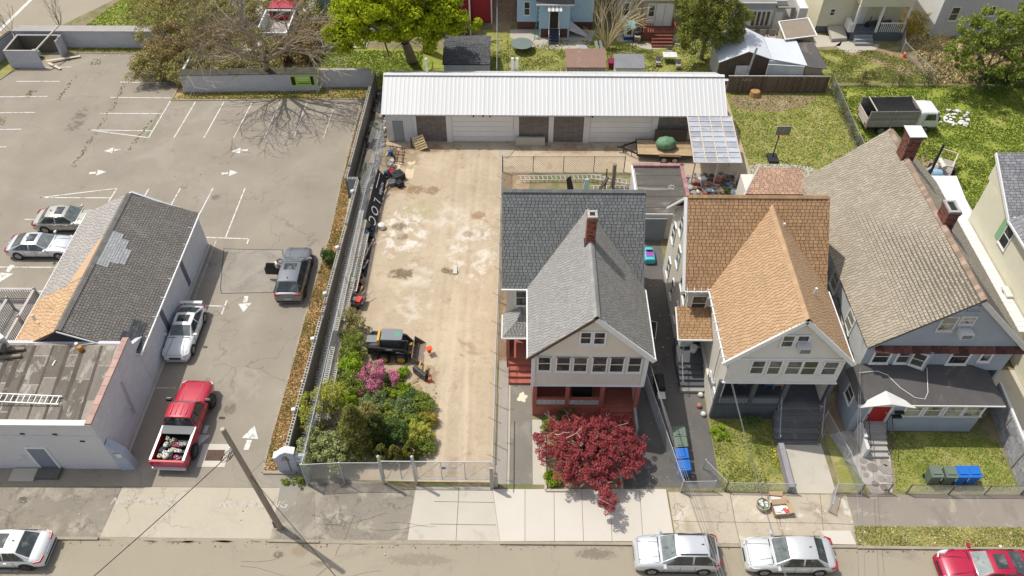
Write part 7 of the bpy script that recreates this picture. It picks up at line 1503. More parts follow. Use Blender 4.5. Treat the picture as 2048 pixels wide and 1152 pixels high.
# ---- planting in the front of the dirt yard
bush('large pale leaved rhododendron behind the front fence',(-10.75,23.75),(1.75,1.25,1.1),l_rho,95,60,.13,.26,30,name='rhododendron')
def conifer(label,base,h,r,lm,seed,n=80,group=None):
    t = thing('conifer',label,'conifer',(base[0],base[1],0),group=group); build(MB().tube([(base[0],base[1],0),(base[0],base[1],h*.8)],[.09,.03],6),'trunk',bark,t); rs_ = random.Random(seed); C_,R_ = [],[]
    for k in range(n): u = rs_.random()**1.3; a = rs_.random()*6.28; q = r*(1-u)**.7*(.75+.3*rs_.random())*(1 if u < .12 else 1); C_.append((base[0]+q*math.cos(a),base[1]+q*math.sin(a),.25+u*(h-.3))); R_.append(r*.26*(1.1-.5*u))
    build(leafcloud(C_,R_,60,.085,seed,up=.2),'foliage',lm,t); return t
conifer('tall dark arborvitae towering over the front planting',(-9.05,24.6),4.2,1.15,l_con,31,190)
conifer('second tall arborvitae just right of the tallest one',(-7.95,24.9),2.9,.85,l_dark,32,110)
for i,(x,y,h,lb) in enumerate(((-7.6,23.75,1.7,'leftmost of the three clipped cone conifers by the gate'),(-6.85,23.75,1.6,'middle one of the three clipped cone conifers by the gate'),(-5.95,24.0,1.75,'rightmost cone conifer by the gate, edged yellow'))): conifer(lb,(x,y),h,.5,l_con if i < 2 else leafmat('yellow_conifer',(.20,.21,.03),.5),33+i,60)
bush('feathery yellow green shrub hanging over the block wall',(-12.0,26.2),(.9,1.1,1.3),l_yel,50,40,.09,.25,36); bush('second yellow green shrub behind the rhododendron',(-10.9,27.2),(.8,.9,1.3),l_yel,40,40,.09,.25,37)
bush('olive green shrub at the top end of the planting strip',(-10.7,33.),(.8,1.,1.0),leafmat('olive_leaf',(.36,.32,.12)),40,45,.09,.24,38); bush('bright green shrub below the barrow in the planting strip',(-10.2,31.3),(.75,1.,.95),l_mid,45,45,.09,.24,39)
bush('lime leaved shrub in the middle of the planting strip',(-10.3,29.9),(.7,.9,.8),l_lime,36,45,.1,.24,40); bush('green leafy shrub left of the magenta azalea',(-9.9,28.7),(.75,.8,.75),l_mid,40,45,.09,.22,41)
bush('magenta flowering azalea in front of the skid steer',(-8.55,28.9),(1.3,1.0,.85),leafmat('azalea_leaf',(.13,.17,.06)),50,12,.07,.24,42,name='azalea',flowers=(l_pink,55,.085))
bush('dark ground cover patch beside the azalea',(-7.6,29.3),(.65,.6,.22),l_dark2,26,40,.08,.16,43,stem=False)
for i,(x,y) in enumerate(((-7.0,29.9),(-7.25,29.5),(-7.35,29.0))): bush(('topmost','middle','lowest')[i]+' lime green clipped ball beside the dark ground cover',(x,y),(.34,.3,.34),l_lime,18,40,.07,.13,44+i,stem=False)
for i,(x,y,rx,h,m,lb) in enumerate(((-8.3,27.4,.9,.5,l_bg,'low bronze and green perennials under the azalea'),(-7.6,26.3,.8,.5,l_mid,'bright green strap leaved clump in the centre of the planting'),(-6.7,26.9,.7,.45,l_bg,'dark blue green mound near the plank'),(-6.2,27.8,.5,.35,l_dark2,'small dark mound by the rusty implement'),(-5.6,27.4,.6,.4,l_mid,'green mound at the right edge of the planting'),(-6.1,26.0,.75,.45,l_mid,'leafy green mound above the cone conifers'),(-5.7,25.2,.8,.6,l_yel,'yellow green airy shrub at the right edge of the planting'),(-7.0,25.1,.8,.7,l_dark2,'deep green shrub between the tall conifers and the yellow shrub'),(-8.6,26.2,.7,.8,l_olive,'olive shrub behind the tallest arborvitae'),(-5.2,26.4,.45,.3,leafmat('golden_tuft',(.4,.32,.06)),'golden tuft at the corner of the planting'))): bush(lb,(x,y),(rx*1.2,rx*1.0,h*1.2),m,50,48,.085,.2,50+i,stem=False)
for i,(x,y,m,lb) in enumerate(((-9.9,27.4,l_lime,'lime shrub below the azalea on the fence side'),(-9.6,25.9,l_yel,'yellow green shrub behind the rhododendron and arborvitae'),(-8.0,28.2,l_mid,'fresh green shrub right below the magenta azalea'),(-6.4,25.4,l_lime,'bright lime shrub above the cone conifers'),(-7.9,25.9,l_mid,'green shrub left of the strap leaved clump'),(-10.6,28.3,l_yel,'yellow green shrub against the steel planks'),(-6.9,28.2,l_lime,'lime shrub below the narrow plank'),(-5.3,24.6,l_mid,'green shrub at the lower right corner of the planting'))): bush(lb,(x,y),(.6,.55,.5),m,30,44,.085,.2,150+i,stem=False)
bush('small leafy weeds at the foot of the sign pier',(-12.1,22.2),(.35,.3,.25),l_mid,12,30,.08,.12,64,stem=False); bush('tuft of weeds on the patched asphalt by the sign pier',(-12.9,22.3),(.3,.2,.12),l_mid,10,26,.07,.1,65,stem=False)
bush('small dark conifer in the dry strip beside the block wall',(-13.3,39.6),(.42,.6,.6),l_dark2,30,45,.09,.18,66)
for i,x in enumerate((-20.9,-18.6,-16.6)): conifer(('left','middle','right')[i]+' dark young conifer behind the low violet wall',(x,62.4),1.3,.45,l_dark2,67+i,22)
litter('ivy',[(-11.4,24),(-9.8,24),(-9.6,34),(-11.2,34)],500,l_mid,'leafy ground cover along the yard fence',(.06,.16),seed=20,z=.1); litter('mulch',[(-10,24),(-4.9,24.2),(-4.9,29.5),(-9.5,30)],900,m_rust,'dark mulch between the plants',(.03,.1),seed=21,z=.02)
# ---- burgundy maple
tw = MB(); JM = thing('red_maple','broad burgundy leaved maple with pale branches over the sidewalk before the beige house','tree',(4.2,23.6,0)); rs = random.Random(77); mb = MB(); tips = []
mb.tube([(4.2,23.6,0),(4.15,23.6,.5),(4.0,23.5,1.0)],[.16,.14,.12],8,caps=False)
CL = []
for k in range(64):
    a = 2.399*k; q = math.sqrt((k+.5)/64); x,y = 4.15+2.75*q*math.cos(a),23.75+2.15*q*math.sin(a); z = 2.3-.9*q*q+.35*rs.random()
    if y > 25.4: z -= .2
    CL.append((x+rs.uniform(-.25,.25),y+rs.uniform(-.2,.2),z))
for k,(x,y) in enumerate(((4.7,21.9),(4.9,21.4),(4.6,21.1),(4.95,20.8),(4.75,20.5),(4.9,20.2),(4.3,21.6),(5.1,21.9),(6.4,22.5),(6.6,23.1),(3.2,22.),(2.6,22.1),(6.9,24.),(1.3,24.5),(6.2,25.4),(2.2,25.4))): CL.append((x,y,1.35+.25*rs.random()))
for i,(x,y,z) in enumerate(CL):
    m_ = Vector((4.05,23.5,1.0)).lerp(Vector((x,y,z)),.5)+Vector((rs.uniform(-.25,.25),rs.uniform(-.25,.25),.35)); mb.tube([(4.05,23.5,.95),m_,(x,y,z+.05)],[.055,.035,.015],5,caps=False)
    if i % 16 == 0: grow(tw,Vector((x,y,z)),Vector((x-4,y-23.6,.6)),.5,.014,1,rs,tips,.5,.2,.3,(2,3),.7,.009)
    if i % 13 == 4: grow(tw,Vector((x,y,z+.2)),Vector((rs.uniform(-1,1),rs.uniform(-1,1),.5)),.7,.018,1,rs,tips,.5,.25,.2,(2,3),.7,.009)
build(mb,'trunk',bark_d,JM,smooth=60); build(tw,'twigs',mat('silver_bark',(.60,.54,.44),.85),JM,kind='stuff')
SC_ = [];
for (x,y,z) in CL:
    for k in range(8): SC_.append((x+rs.gauss(0,.24),y+rs.gauss(0,.22),z+rs.gauss(0,.16)))
build(leafcloud(SC_,[.18]*len(SC_),44,.08,5,up=.5,squash=.8),'crown',l_red,JM)
for i,(x,y,m,lb) in enumerate(((2.0,22.6,l_lime,'bright green plants under the lower left of the red maple'),(1.9,25.9,l_mid,'leafy green shrub at the left corner of the red porch'),(2.3,24.3,l_lime,'lime green plants showing between the red maple branches'),(2.9,26.5,l_dark2,'slim dark evergreen against the porch wall'))): bush(lb,(x,y),(.45,.5,.35 if i != 3 else .6),m,24,40,.08,.15,90+i,stem=False)
rim_b = MB()
for a,b in (((1.66,21.9),(1.66,26.3)),((1.66,21.9),(3.3,21.9)),((5.9,21.9),(5.9,25.3))): rim_b.bar((*a,.08),(*b,.08),.12,.16)
single(rim_b,'garden_edging',m_conc,'low concrete edging round the garden under the red maple','edging',(1.66,21.9,0))
bush('weedy shrub in the shade by the charcoal porch',(13.9,26.3),(.6,.35,.4),l_dark2,22,30,.07,.15,95); bush('leafy weeds along the left edge of the yellowing lawn',(11.9,25.6),(.5,.6,.18),l_lime,20,30,.08,.14,96,stem=False)
for i,(x,y) in enumerate(((28.0,60.5),(27.85,57.5),(27.8,54.),(27.75,50.5))): bush(('farthest','second farthest','third farthest','nearest')[i]+' creeper clump on the overgrown fence left of the truck',(x,y),(.35,1.5,.6),leafmat('bramble_leaf',(.13,.12,.05)),34,26,.07,.22,97+i,stem=False)
# ================================================================== houses beyond the garage
b_blue = paint('sky_blue_siding',(.42,.58,.72),.7); b_tan = paint('tan_siding',(.50,.42,.29),.7); b_cream = paint('cream_clapboard',(.70,.66,.50),.7); b_grn = paint('sage_green_siding',(.16,.28,.23),.7); b_red = paint('red_siding',(.36,.035,.04),.7); b_wht = paint('off_white_siding',(.56,.55,.52),.7); b_lg = paint('pale_lavender_siding',(.56,.57,.60),.7)
redwood = mat('redwood_stain',(.20,.07,.045),.7,.15,2.,obj=.1); m_found = mat('brick_foundation',(.17,.06,.045),.9,.2,2.,brick=((.12,.1,.09),.22,.075,.01))
rf_dark = mat('dark_roof',(.09,.09,.095),.9,.15,2.,.15)
B1 = thing('house','sky blue house with a striped door awning behind the garage','house',(3.6,74,0)); fb = wall(B1,(-.2,72.1),(7.2,72.1),.85,8.4,b_blue,.18,name='front_wall'); wall(B1,(-.2,84),(-.2,72.12),.85,8.4,b_blue,0,name='left_wall'); wall(B1,(7.2,72.12),(7.2,84),.85,8.4,b_blue,0,name='right_wall')
build(MB().box(-.15,7.15,72.15,84,0,.85),'foundation',m_found,B1); roof(B1,[(-.5,71.7,8.3),(3.5,71.7,10.5),(3.5,84,10.5),(-.5,84,8.3)][::1],rf_dark,.3,None,name='roof_slope'); roof(B1,[(7.5,84,8.3),(3.5,84,10.5),(3.5,71.7,10.5),(7.5,71.7,8.3)],rf_dark,.3,None)
fx = wall(B1,(1.95,70.6),(4.85,70.6),.95,3.6,b_blue,.18,name='extension_wall'); wall(B1,(1.95,72.08),(1.95,70.62),.0,3.6,b_blue,0,name='extension_wall'); wall(B1,(4.85,70.62),(4.85,72.08),.0,3.6,b_blue,0,name='extension_wall'); build(MB().box(2.,4.8,70.63,72.,0,.95),'foundation',m_found,B1)
mb = MB(); mb.slab([(1.6,70.3,3.6),(5.2,70.3,3.6),(5.2,72.08,4.3),(1.6,72.08,4.3)],(0,0,-.1)); build(mb,'extension_roof',tarroof,B1); beam(B1,'gutter',(1.6,70.27,3.52),(5.2,70.27,3.52),.08,.1,w_white)
win_px(B1,fb,1049,4,1059,29,w_white,glass); dd = build(fbox(MB(),fx,1.0,1.8,1.0,2.95,0,.05),'door',m_black,B1); build(fbox(fbox(MB(),fx,.92,1.0,.98,3.03,0,.07),fx,1.8,1.88,.98,3.03,0,.07),'door_frame',w_white,B1)
for k in range(7): build(MB().slab([(2.72+.19*k,70.6,3.55),(2.9+.19*k,70.6,3.55),(2.9+.19*k,69.9,3.1),(2.72+.19*k,69.9,3.1)],(0,0,-.04)),'awning_strip',w_white if k % 2 == 0 else mat('grey_awning',(.42,.43,.44)),B1)
for i in range(5): build(MB().box(2.85,3.85,70.55-.25*(i+1),70.55-.25*i,.75-.17*i-.05 if False else 0,.85-.17*i),'step',mat('navy_step',(.05,.06,.09)),B1)
for x in (2.85,3.85): build(MB().tube([(x,70.5,1.9),(x,69.3,1.05),(x,69.3,0)],.03,4),'handrail',w_white,B1)
mb = MB(); mb.slab([(4.9,72.,1.15),(6.6,71.2,.1),(6.6,70.6,.1),(4.9,70.7,.8)],(0,0,-.1)); build(mb,'cellar_hatch',w_dirty,B1)
ladder('stepladder',(1.5,70.2,0),(1.85,71.6,2.7),(.35,-.05,0),8,paint('green_ladder',(.05,.2,.12)),'green stepladder leaning on the sky blue house')
B2 = thing('house','tan clapboard house with white double doors and a redwood stoop','house',(12,74,0)); fb = wall(B2,(9.5,72.6),(12.2,72.6),.6,8.4,b_tan,.18,name='front_wall'); wall(B2,(9.5,84),(9.5,72.62),.0,8.4,b_tan,0,name='left_wall'); fx = wall(B2,(11.9,71.2),(15.0,71.2),.9,3.9,b_tan,.18,name='extension_wall'); build(MB().box(9.55,15.2,72.65,84,0,8.3),'core',b_tan,B2); build(MB().box(11.95,14.95,71.25,72.6,0,3.85),'extension_core',b_tan,B2)
mb = MB(); mb.slab([(11.6,70.85,3.9),(15.3,70.85,3.9),(15.3,72.6,4.7),(11.6,72.6,4.7)],(0,0,-.12)); build(mb,'extension_roof',rf_dark,B2); beam(B2,'gutter',(11.6,70.82,3.8),(15.3,70.82,3.8),.08,.12,w_dirty)
win_px(B2,fb,1245,6,1258,31,w_white,glass)
for k in range(3): build(fbox(MB(),fx,.35+.82*k,1.12+.82*k,1.0,3.3,.0,.06),'door',w_white,B2)
window(B2,fx,.72,2.0,.5,1.1,w_white,glass,off=.07)
build(MB().box(11.8,14.8,70.0,71.15,.0,.95),'stoop',redwood,B2)
for i in range(4): build(MB().box(12.7,14.7,70.-.3*(i+1),70.-.3*i,0,.75-.19*i),'step',redwood,B2)
for p,q in (((11.8,70.),(12.7,70.)),((11.8,70.),(11.8,71.1)),((14.8,71.1),(14.8,69.6))):
    beam(B2,'rail',(*p,1.85),(*q,1.85),.1,.06,redwood)
    for k in range(5): a = Vector((*p,0)).lerp(Vector((*q,0)),k/4); build(MB().box(a.x-.04,a.x+.04,a.y-.04,a.y+.04,.95,1.85),'baluster',redwood,B2)
ph = thing('playhouse','toy playhouse with a teal roof beside the redwood stoop','playhouse',(10.6,70.6,0)); build(MB().box(10.15,11.0,70.2,70.9,.35,1.35),'walls',w_white,ph); build(MB().box(10.13,11.02,70.18,70.92,0,.35),'base',paint('royal_blue',(.03,.08,.3)),ph); mb = MB(); mb.slab([(10.,70.05,1.35),(11.15,70.05,1.35),(11.0,70.55,1.9),(10.15,70.55,1.9)],(0,0,-.05)); mb.slab([(10.,71.05,1.35),(11.15,71.05,1.35),(11.0,70.55,1.9),(10.15,70.55,1.9)],(0,0,-.05)); build(mb,'roof',paint('teal_plastic',(.22,.52,.52)),ph); build(MB().box(10.4,10.8,70.17,70.2,.6,1.2),'window',glass,ph)
gr = thing('grill','black barbecue grill beside the redwood stoop','grill',(11.4,69.9,0)); build(MB().ball((11.4,69.9,.9),.35,6,sq=(1.3,.8,.7)),'lid',m_black,gr); build(MB().box(11.0,11.05,69.7,70.1,0,.8).box(11.75,11.8,69.7,70.1,0,.8),'leg',m_black,gr)
B3 = thing('house','off white sunroom with a louvred bay window and a cluttered grey flat roof','house',(23,73,0)); fb = wall(B3,(20.2,71.4),(25.4,71.4),.0,3.5,b_wht,.0,name='front_wall'); build(MB().box(20.25,25.35,71.55,76,0,3.45),'core',b_wht,B3); mb = MB(); mb.slab([(19.9,71.0,3.5),(24.3,71.0,3.5),(24.3,76,4.1),(19.9,76,4.1)],(0,0,-.1)); build(mb,'roof',mat('grey_felt',(.25,.24,.22),.9),B3); beam(B3,'gutter',(19.9,70.98,3.45),(24.3,70.98,3.45),.08,.1,w_white); build(MB().box(24.4,26.2,71.0,73.,2.9,3.0),'side_roof',mat('grey_felt',(.25,.24,.22)),B3)
build(fbox(MB(),fb,.3,1.2,.2,2.5,0,.06),'door',w_white,B3); window(B3,fb,.75,1.4,.6,.9,w_white,glass,off=.07)
build(MB().slab([(21.9,71.4,1.1),(22.2,70.95,1.1),(24.0,70.95,1.1),(24.3,71.4,1.1)],(0,0,1.6)),'bay',w_white,B3)
for k in range(4): build(MB().box(22.28+.44*k,22.54+.44*k,70.9,70.95,1.2,2.6),'window',glass,B3)
build(fbox(MB(),fb,4.3,5.0,.1,2.4,0,.06),'door',w_white,B3); build(MB().box(26.4,27.2,70.5,76,0,3.2),'white_awning',w_dirty,B3)
for i,(x,lb) in enumerate(((22.3,'left cushioned patio chair before the louvred bay window'),(23.4,'middle cushioned patio chair before the louvred bay window'),(24.3,'right cushioned patio chair before the louvred bay window'))):
    t = thing('patio_chair',lb,'chair',(x,70.0,0)); m = paint('taupe_cushion',(.42,.36,.31)); build(MB().box(x-.3,x+.3,69.7,70.3,.3,.5),'seat',m,t); build(MB().box(x-.3,x+.3,70.3,70.42,.4,1.1),'backrest',m,t); build(MB().box(x-.38,x-.3,69.7,70.4,0,.65).box(x+.3,x+.38,69.7,70.4,0,.65),'armrest',m,t)
for i in range(7): x = 20.3+.55*i; t = thing('bicycle','bicycle leaning on the cluttered grey flat roof at the top edge','bicycle',(x,74.4,4.05),group='bicycles on the flat roof'); build(MB().lathe((x,74.3,4.3),[(.26,0),(.28,.03),(.26,.06)],12,'X'),'wheel',m_black,t); build(MB().bar((x,74.3,4.3),(x+.4,74.6,4.7),.04).bar((x,74.7,4.3),(x+.1,74.5,4.75),.04),'frame',paint('bike_blue',(.05,.15,.4)) if i % 2 else w_dirty,t)
B4 = thing('house','cream clapboard house with a white columned back porch','house',(32,74,0)); fb = wall(B4,(28.9,71.8),(32.0,71.8),.7,8.,b_cream,.18,name='front_wall'); wall(B4,(28.9,84),(28.9,71.82),.0,8.,b_cream,0,name='left_wall'); build(MB().box(28.95,36.9,72.,84,0,7.9),'core',b_cream,B4); build(MB().box(28.92,32.,71.82,72.,0,.7),'foundation',paint('dark_grey_paint',(.12,.14,.16)),B4)
fu = wall(B4,(31.9,70.3),(36.8,70.3),3.5,8.,b_cream,.18,name='upper_wall'); build(MB().box(31.95,36.8,70.35,72.,3.45,7.9),'upper_core',b_cream,B4); fpb = wall(B4,(32.,71.95),(36.8,71.95),.9,3.5,b_cream,.18,name='porch_wall'); build(MB().box(31.9,36.7,70.3,72.,0,.88),'porch_floor',paint('dark_grey_paint',(.12,.14,.16)),B4)
for x in (31.95,34.2,36.7): build(MB().box(x-.1,x+.1,70.3,70.5,.88,3.5),'column',w_white,B4)
build(fbox(MB(),fpb,.5,1.4,.9,3.,0,.05),'door',w_white,B4); win_px(B4,fb,1661,18,1669,30,w_white,glass); build(MB().box(34.4,36.6,70.32,70.4,1.75,1.85),'rail',w_white,B4)
for k in range(11): build(MB().box(34.5+.19*k,34.56+.19*k,70.33,70.39,.9,1.75),'baluster',w_white,B4)
build(MB().box(31.5,31.9,70.3,71.6,.88,1.7),'side_panel',w_white,B4)
for i in range(3): build(MB().box(32.2,33.9,70.28-.32*(i+1),70.28-.32*i,0,.66-.2*i),'step',mat('grey_step2',(.28,.29,.30)),B4)
build(MB().slab([(30.,71.7,.8),(31.6,71.7,.8),(31.6,70.2,.35),(30.1,70.0,.35)],(0,0,-.3)),'cellar_hatch',m_conc,B4)
for x,lb in ((34.1,'left motor scooter parked on the white columned porch'),(35.2,'right motor scooter parked on the white columned porch')): t = thing('scooter',lb,'scooter',(x,71.2,.9)); build(MB().lathe((x-.5,71.2,1.2),[(.2,0),(.3,.03),(.3,.1),(.2,.13)],12,'Y').lathe((x+.45,71.2,1.2),[(.2,0),(.3,.03),(.3,.1),(.2,.13)],12,'Y'),'wheel',m_black,t); build(MB().bar((x-.45,71.25,1.3),(x+.5,71.25,1.55),.2,.25).bar((x-.4,71.25,1.3),(x-.35,71.25,2.0),.06),'frame',rimd,t)
B5 = thing('house','pale lavender house half hidden by trees at the upper right','house',(43,74,0)); fb = wall(B5,(39.9,71.),(50.,71.),.1,8.,b_lg,.18,name='front_wall'); wall(B5,(39.9,84),(39.9,71.02),.1,8.,w_white,0,name='left_wall'); build(MB().box(39.95,50,71.16,84,0,7.9),'core',b_lg,B5)
win_px(B5,fb,1901,15,1916,40,w_white,glass); win_px(B5,fb,1965,13,1990,30,w_white,glass)
B0 = thing('house','sage green house partly hidden behind the bright maple','house',(-16,76,0)); wall(B0,(-20.2,74.3),(-9.,74.3),.1,8.,b_grn,.2,name='front_wall'); build(MB().box(-20.2,-9,74.45,84,0,8.),'core',b_grn,B0); build(MB().box(-20.15,-9,74.25,74.4,0,.7),'foundation',mat('dark_foundation',(.1,.11,.13)),B0)
BR = thing('house','red sided house with a shaded deck and white downpipes behind the dark shed','house',(-4,76,0)); wall(BR,(-4.6,73.4),(-2.6,73.4),.1,8.,b_red,.2,name='front_wall'); build(MB().box(-9.,-2.62,73.55,84,0,8.),'core',b_red,BR); build(MB().box(-8.,-4.7,71.8,73.5,3.2,3.4),'porch_roof',mat('grey_felt',(.25,.24,.22)),BR); build(MB().box(-8.,-4.7,70.8,73.5,.7,.85),'deck_floor',mat('dark_deck',(.12,.1,.08)),BR)
for x in (-4.7,-2.7): build(MB().box(x-.07,x+.07,70.9 if x < -3 else 73.2,71.05 if x < -3 else 73.38,0,6.),'downpipe',w_white,BR)
yy = -8.
while yy < -4.8: build(MB().box(yy,yy+.08,70.75,70.83,.1,1.7),'baluster',mat('brown_wood',(.17,.11,.07)),BR); yy += .2
beam(BR,'rail',(-8.,70.78,1.7),(-4.75,70.78,1.7),.12,.06,mat('brown_wood',(.17,.11,.07))); build(MB().bar((-9.6,69.5,1.2),(-8.,70.8,1.75),.1).bar((-9.6,69.5,.0),(-9.6,69.5,1.2),.1),'stair_rail',mat('orange_wood',(.32,.16,.07)),BR)
# ---- sheds and garden clutter behind the garage
def shed(label,x0,x1,y0,y1,z0,z1,rm_,wm,name='shed',flat=False):
    t = thing(name,label,'shed',((x0+x1)/2,(y0+y1)/2,0)); build(MB().box(x0+.1,x1-.1,y0+.1,y1-.1,0,z0-.05),'walls',wm,t); mb = MB()
    if flat: mb.slab([(x0,y0,z0),(x1,y0,z0),(x1,y1,z1),(x0,y1,z1)],(0,0,-.08)); build(mb,'roof',rm_,t)
    else: ym = (y0+y1)/2; roof(t,[(x0,y0,z0),(x1,y0,z0),(x1,ym,z1),(x0,ym,z1)],rm_,.2,.33,.08,seed=int(x0*7)); roof(t,[(x1,y1,z0),(x0,y1,z0),(x0,ym,z1),(x1,ym,z1)],rm_,.2,.33,.08)
    return t
shed('dark shingle roofed garden shed behind the left end of the garage',-6.75,-2.55,62.4,67.3,2.0,2.7,shing('dark_shed_shingle',(.10,.10,.105),.2,[((.22,.22,.2),.8,.6,.7,.6)]),w_dirty)
shed('small shed with a faded brown sheet roof',4.2,7.8,62.5,65.,1.7,2.1,mat('brown_sheet',(.26,.165,.125),.85,.1,1.2,layers=[((.34,.27,.22),1.,.56,.68,.6)]),m_dk,flat=True)
shed('small shed with a grey felt roof',8.55,11.2,62.4,64.3,1.7,2.0,mat('grey_felt2',(.22,.22,.23),.9,.12,1.5),w_dirty,flat=True)
MS = thing('metal_shed','pale metal roofed shed with a brown shingled gable end and stove pipe','shed',(19,64,0)); m_mr = mat('pale_metal_roof',(.60,.63,.67),.4,.05,.8,.05,layers=[((.45,.45,.45),1.2,.62,.72,.5)],spec=.4); mb = MB()
pkf,pkb = (20.1,62.6,3.3),(20.1,67.2,3.3); lf,lb_,rf_,rb_ = (17.55,62.2,2.45),(17.55,66.2,2.45),(22.2,62.5,2.6),(22.2,66.5,2.6)
build(MB().slab([lf,pkf,pkb,lb_],(0,0,-.06)),'roof_slope',m_mr,MS); build(MB().slab([pkf,rf_,rb_,pkb],(0,0,-.06)),'roof_slope',m_mr,MS); build(MB().slab([(22.22,62.5,2.62),(25.1,61.6,2.55),(25.1,65.7,2.6),(22.22,66.2,2.66)],(0,0,-.06)),'flat_roof',m_mr,MS)
build(MB().slab([(17.7,62.5,0),(22.,62.6,0),(22.,62.6,2.5),(20.1,62.75,3.2),(17.7,62.5,2.4)],(0,.15,0)),'gable_wall',m_wf,MS); build(MB().box(17.75,22.,62.8,66.,0,2.4).box(22.,25.,62.4,65.5,0,2.5),'core',w_dirty,MS); build(MB().slab([(21.8,61.85,.8),(24.9,61.55,.8),(24.9,61.55,2.48),(21.8,61.85,2.48)],(0,.1,0)),'front_wall',mat('pale_grey_sheet',(.50,.53,.56),.6),MS); build(MB().tube([(20.3,62.2,1.2),(20.4,62.2,2.6),(20.55,62.2,3.9)],.1,8),'stove_pipe',m_metal,MS)
build(MB().box(19.2,20.3,62.35,62.45,.3,2.0),'leaning_sheet',w_dirty,MS); build(MB().slab([(25.2,61.6,2.4),(26.9,61.5,2.3),(26.8,66.0,2.35),(25.2,66.1,2.45)],(0,0,-.06)),'lean_to_roof',tarroof,MS); build(MB().box(25.2,26.7,62.,66.,0,2.2),'lean_to',b_tan,MS)
for i,x in enumerate((18.2,20.2)): single(MB().box(x-.4,x+.4,61.6,62.0,.9,1.0).box(x-.38,x-.34,61.65,61.95,0,.9).box(x+.34,x+.38,61.65,61.95,0,.9),'bench',w_white,('left','right')[i]+' small white bench behind the brown board fence','bench',(x,61.8,0))
PN = thing('open_shed','small lean-to with a white rimmed brown sheet roof','shed',(25.5,67.2,0)); P = [Vector((24.0,65.5,2.8)),Vector((27.,66.2,2.8)),Vector((26.85,69.,3.0)),Vector((23.95,68.3,3.0))]; build(MB().slab(P,(0,0,-.05)),'roof',mat('tan_sheet',(.27,.22,.17),.9,.08,1.),PN)
mb = MB()
for a,b in zip(P,P[1:]+P[:1]): mb.bar(a+Vector((0,0,.02)),b+Vector((0,0,.02)),.1,.08)
build(mb,'rim',w_white,PN); build(MB().box(24.3,26.7,66.6,68.6,0,2.7),'body',b_tan,PN)
def sit(name,mb,m,label,cat,loc,**k): return single(mb,name,m,label,cat,loc,**k)
sit('trampoline',MB().lathe((.3,68.2,.7),[(1.0,0),(1.05,.05)],16).tube([(1.1,68.2,0),(1.1,68.2,.7)],.03,4).tube([(-.5,68.2,0),(-.5,68.2,.7)],.03,4),paint('grey_green_disc',(.16,.2,.18)),'round grey green table in the shade left of the sky blue house','table',(.3,68.2,0))
sit('garden_cover',MB().lathe((9.9,66.1,0),[(.5,0),(.62,.3),(.5,.42),(.12,.5)],14),w_white,'round white lid on the lawn beside the small grey shed','lid',(9.9,66.1,0),smooth=40)
sit('satellite_dish',MB().lathe((6.0,67.0,.9),[(.06,0),(.38,.16),(.4,.2)],12).tube([(6.,67.,0),(6.,67.,.9)],.04,5),m_metal,'grey bowl on a post by the brown roofed shed','dish',(6.,67.,0))
sit('garden_table',MB().box(13.4,14.7,66.0,66.9,.62,.68).box(13.5,13.56,66.1,66.16,0,.62).box(14.5,14.56,66.7,66.76,0,.62).box(13.5,13.56,66.7,66.76,0,.62).box(14.5,14.56,66.1,66.16,0,.62),w_dirty,'pale garden table on the lawn left of the rounded tree','table',(14,66.4,0))
for i,(x,y) in enumerate(((12.9,65.6),(14.2,67.5),(14.7,65.1))): sit('garden_chair',MB().box(x-.22,x+.22,y-.22,y+.22,.4,.45).box(x-.22,x+.22,y+.2,y+.25,.45,.9).box(x-.2,x-.16,y-.2,y+.2,0,.4).box(x+.16,x+.2,y-.2,y+.2,0,.4),m_dk,('left','upper','lower')[i]+' dark chair at the pale garden table','chair',(x,y,0))
sit('scrap_pile',MB().bar((7.6,67.3,0),(7.2,67.9,1.2),.3,.05).bar((8.,67.2,0),(7.6,67.8,1.3),.25,.05),w_white,'white boards stacked behind the brown roofed shed','boards',(7.6,67.3,0)); sit('mower',MB().obox((8.6,65.4,.4),(.6,.9,.5)).tube([(8.6,65.8,.5),(8.6,66.4,1.0)],.03,4),paint('maroon_plastic',(.22,.02,.07)),'maroon mower between the two small sheds','mower',(8.6,65.4,0))
sit('dish_grill',MB().lathe((18.0,66.9,1.5),[(.1,0),(.5,.15),(.55,.22)],12).tube([(18.,66.9,0),(18.,66.9,1.5)],.06,5),w_dirty,'pale dish on a post beside the metal shed','dish',(18.,66.9,0))
# truck and pickup under the thicket
OT = thing('stake_truck','white railed dump truck body half buried among branches near the top','truck',(-23.2,69.3,0)); build(MB().box(-24.4,-21.6,67.6,71.8,.9,1.0),'bed',m_dk,OT); build(MB().box(-24.4,-21.6,67.5,67.6,.7,2.0),'tailgate',m_pv,OT)
for a,b in (((-24.4,67.6),(-24.4,71.8)),((-21.6,67.6),(-21.6,71.8)),((-24.4,71.8),(-21.6,71.8)),((-24.4,67.55),(-21.6,67.55))): beam(OT,'rail',(*a,2.05),(*b,2.05),.12,.12,w_white)
build(MB().box(-24.4,-24.3,67.6,71.8,1.,2.).box(-21.7,-21.6,67.6,71.8,1.,2.),'side',w_dirty,OT)
for x in (-24.2,-21.8): build(MB().lathe((x,68.5,.45),[(.42,-.12),(.45,0),(.42,.12)],14,'X'),'wheel',tyre_m,OT)
build(MB().box(-24.2,-21.8,72.,73.6,.6,2.2),'cab',p_red,OT); build(MB().box(-24.1,-21.9,71.97,72.,1.5,2.1),'rear_window',carglass,OT)
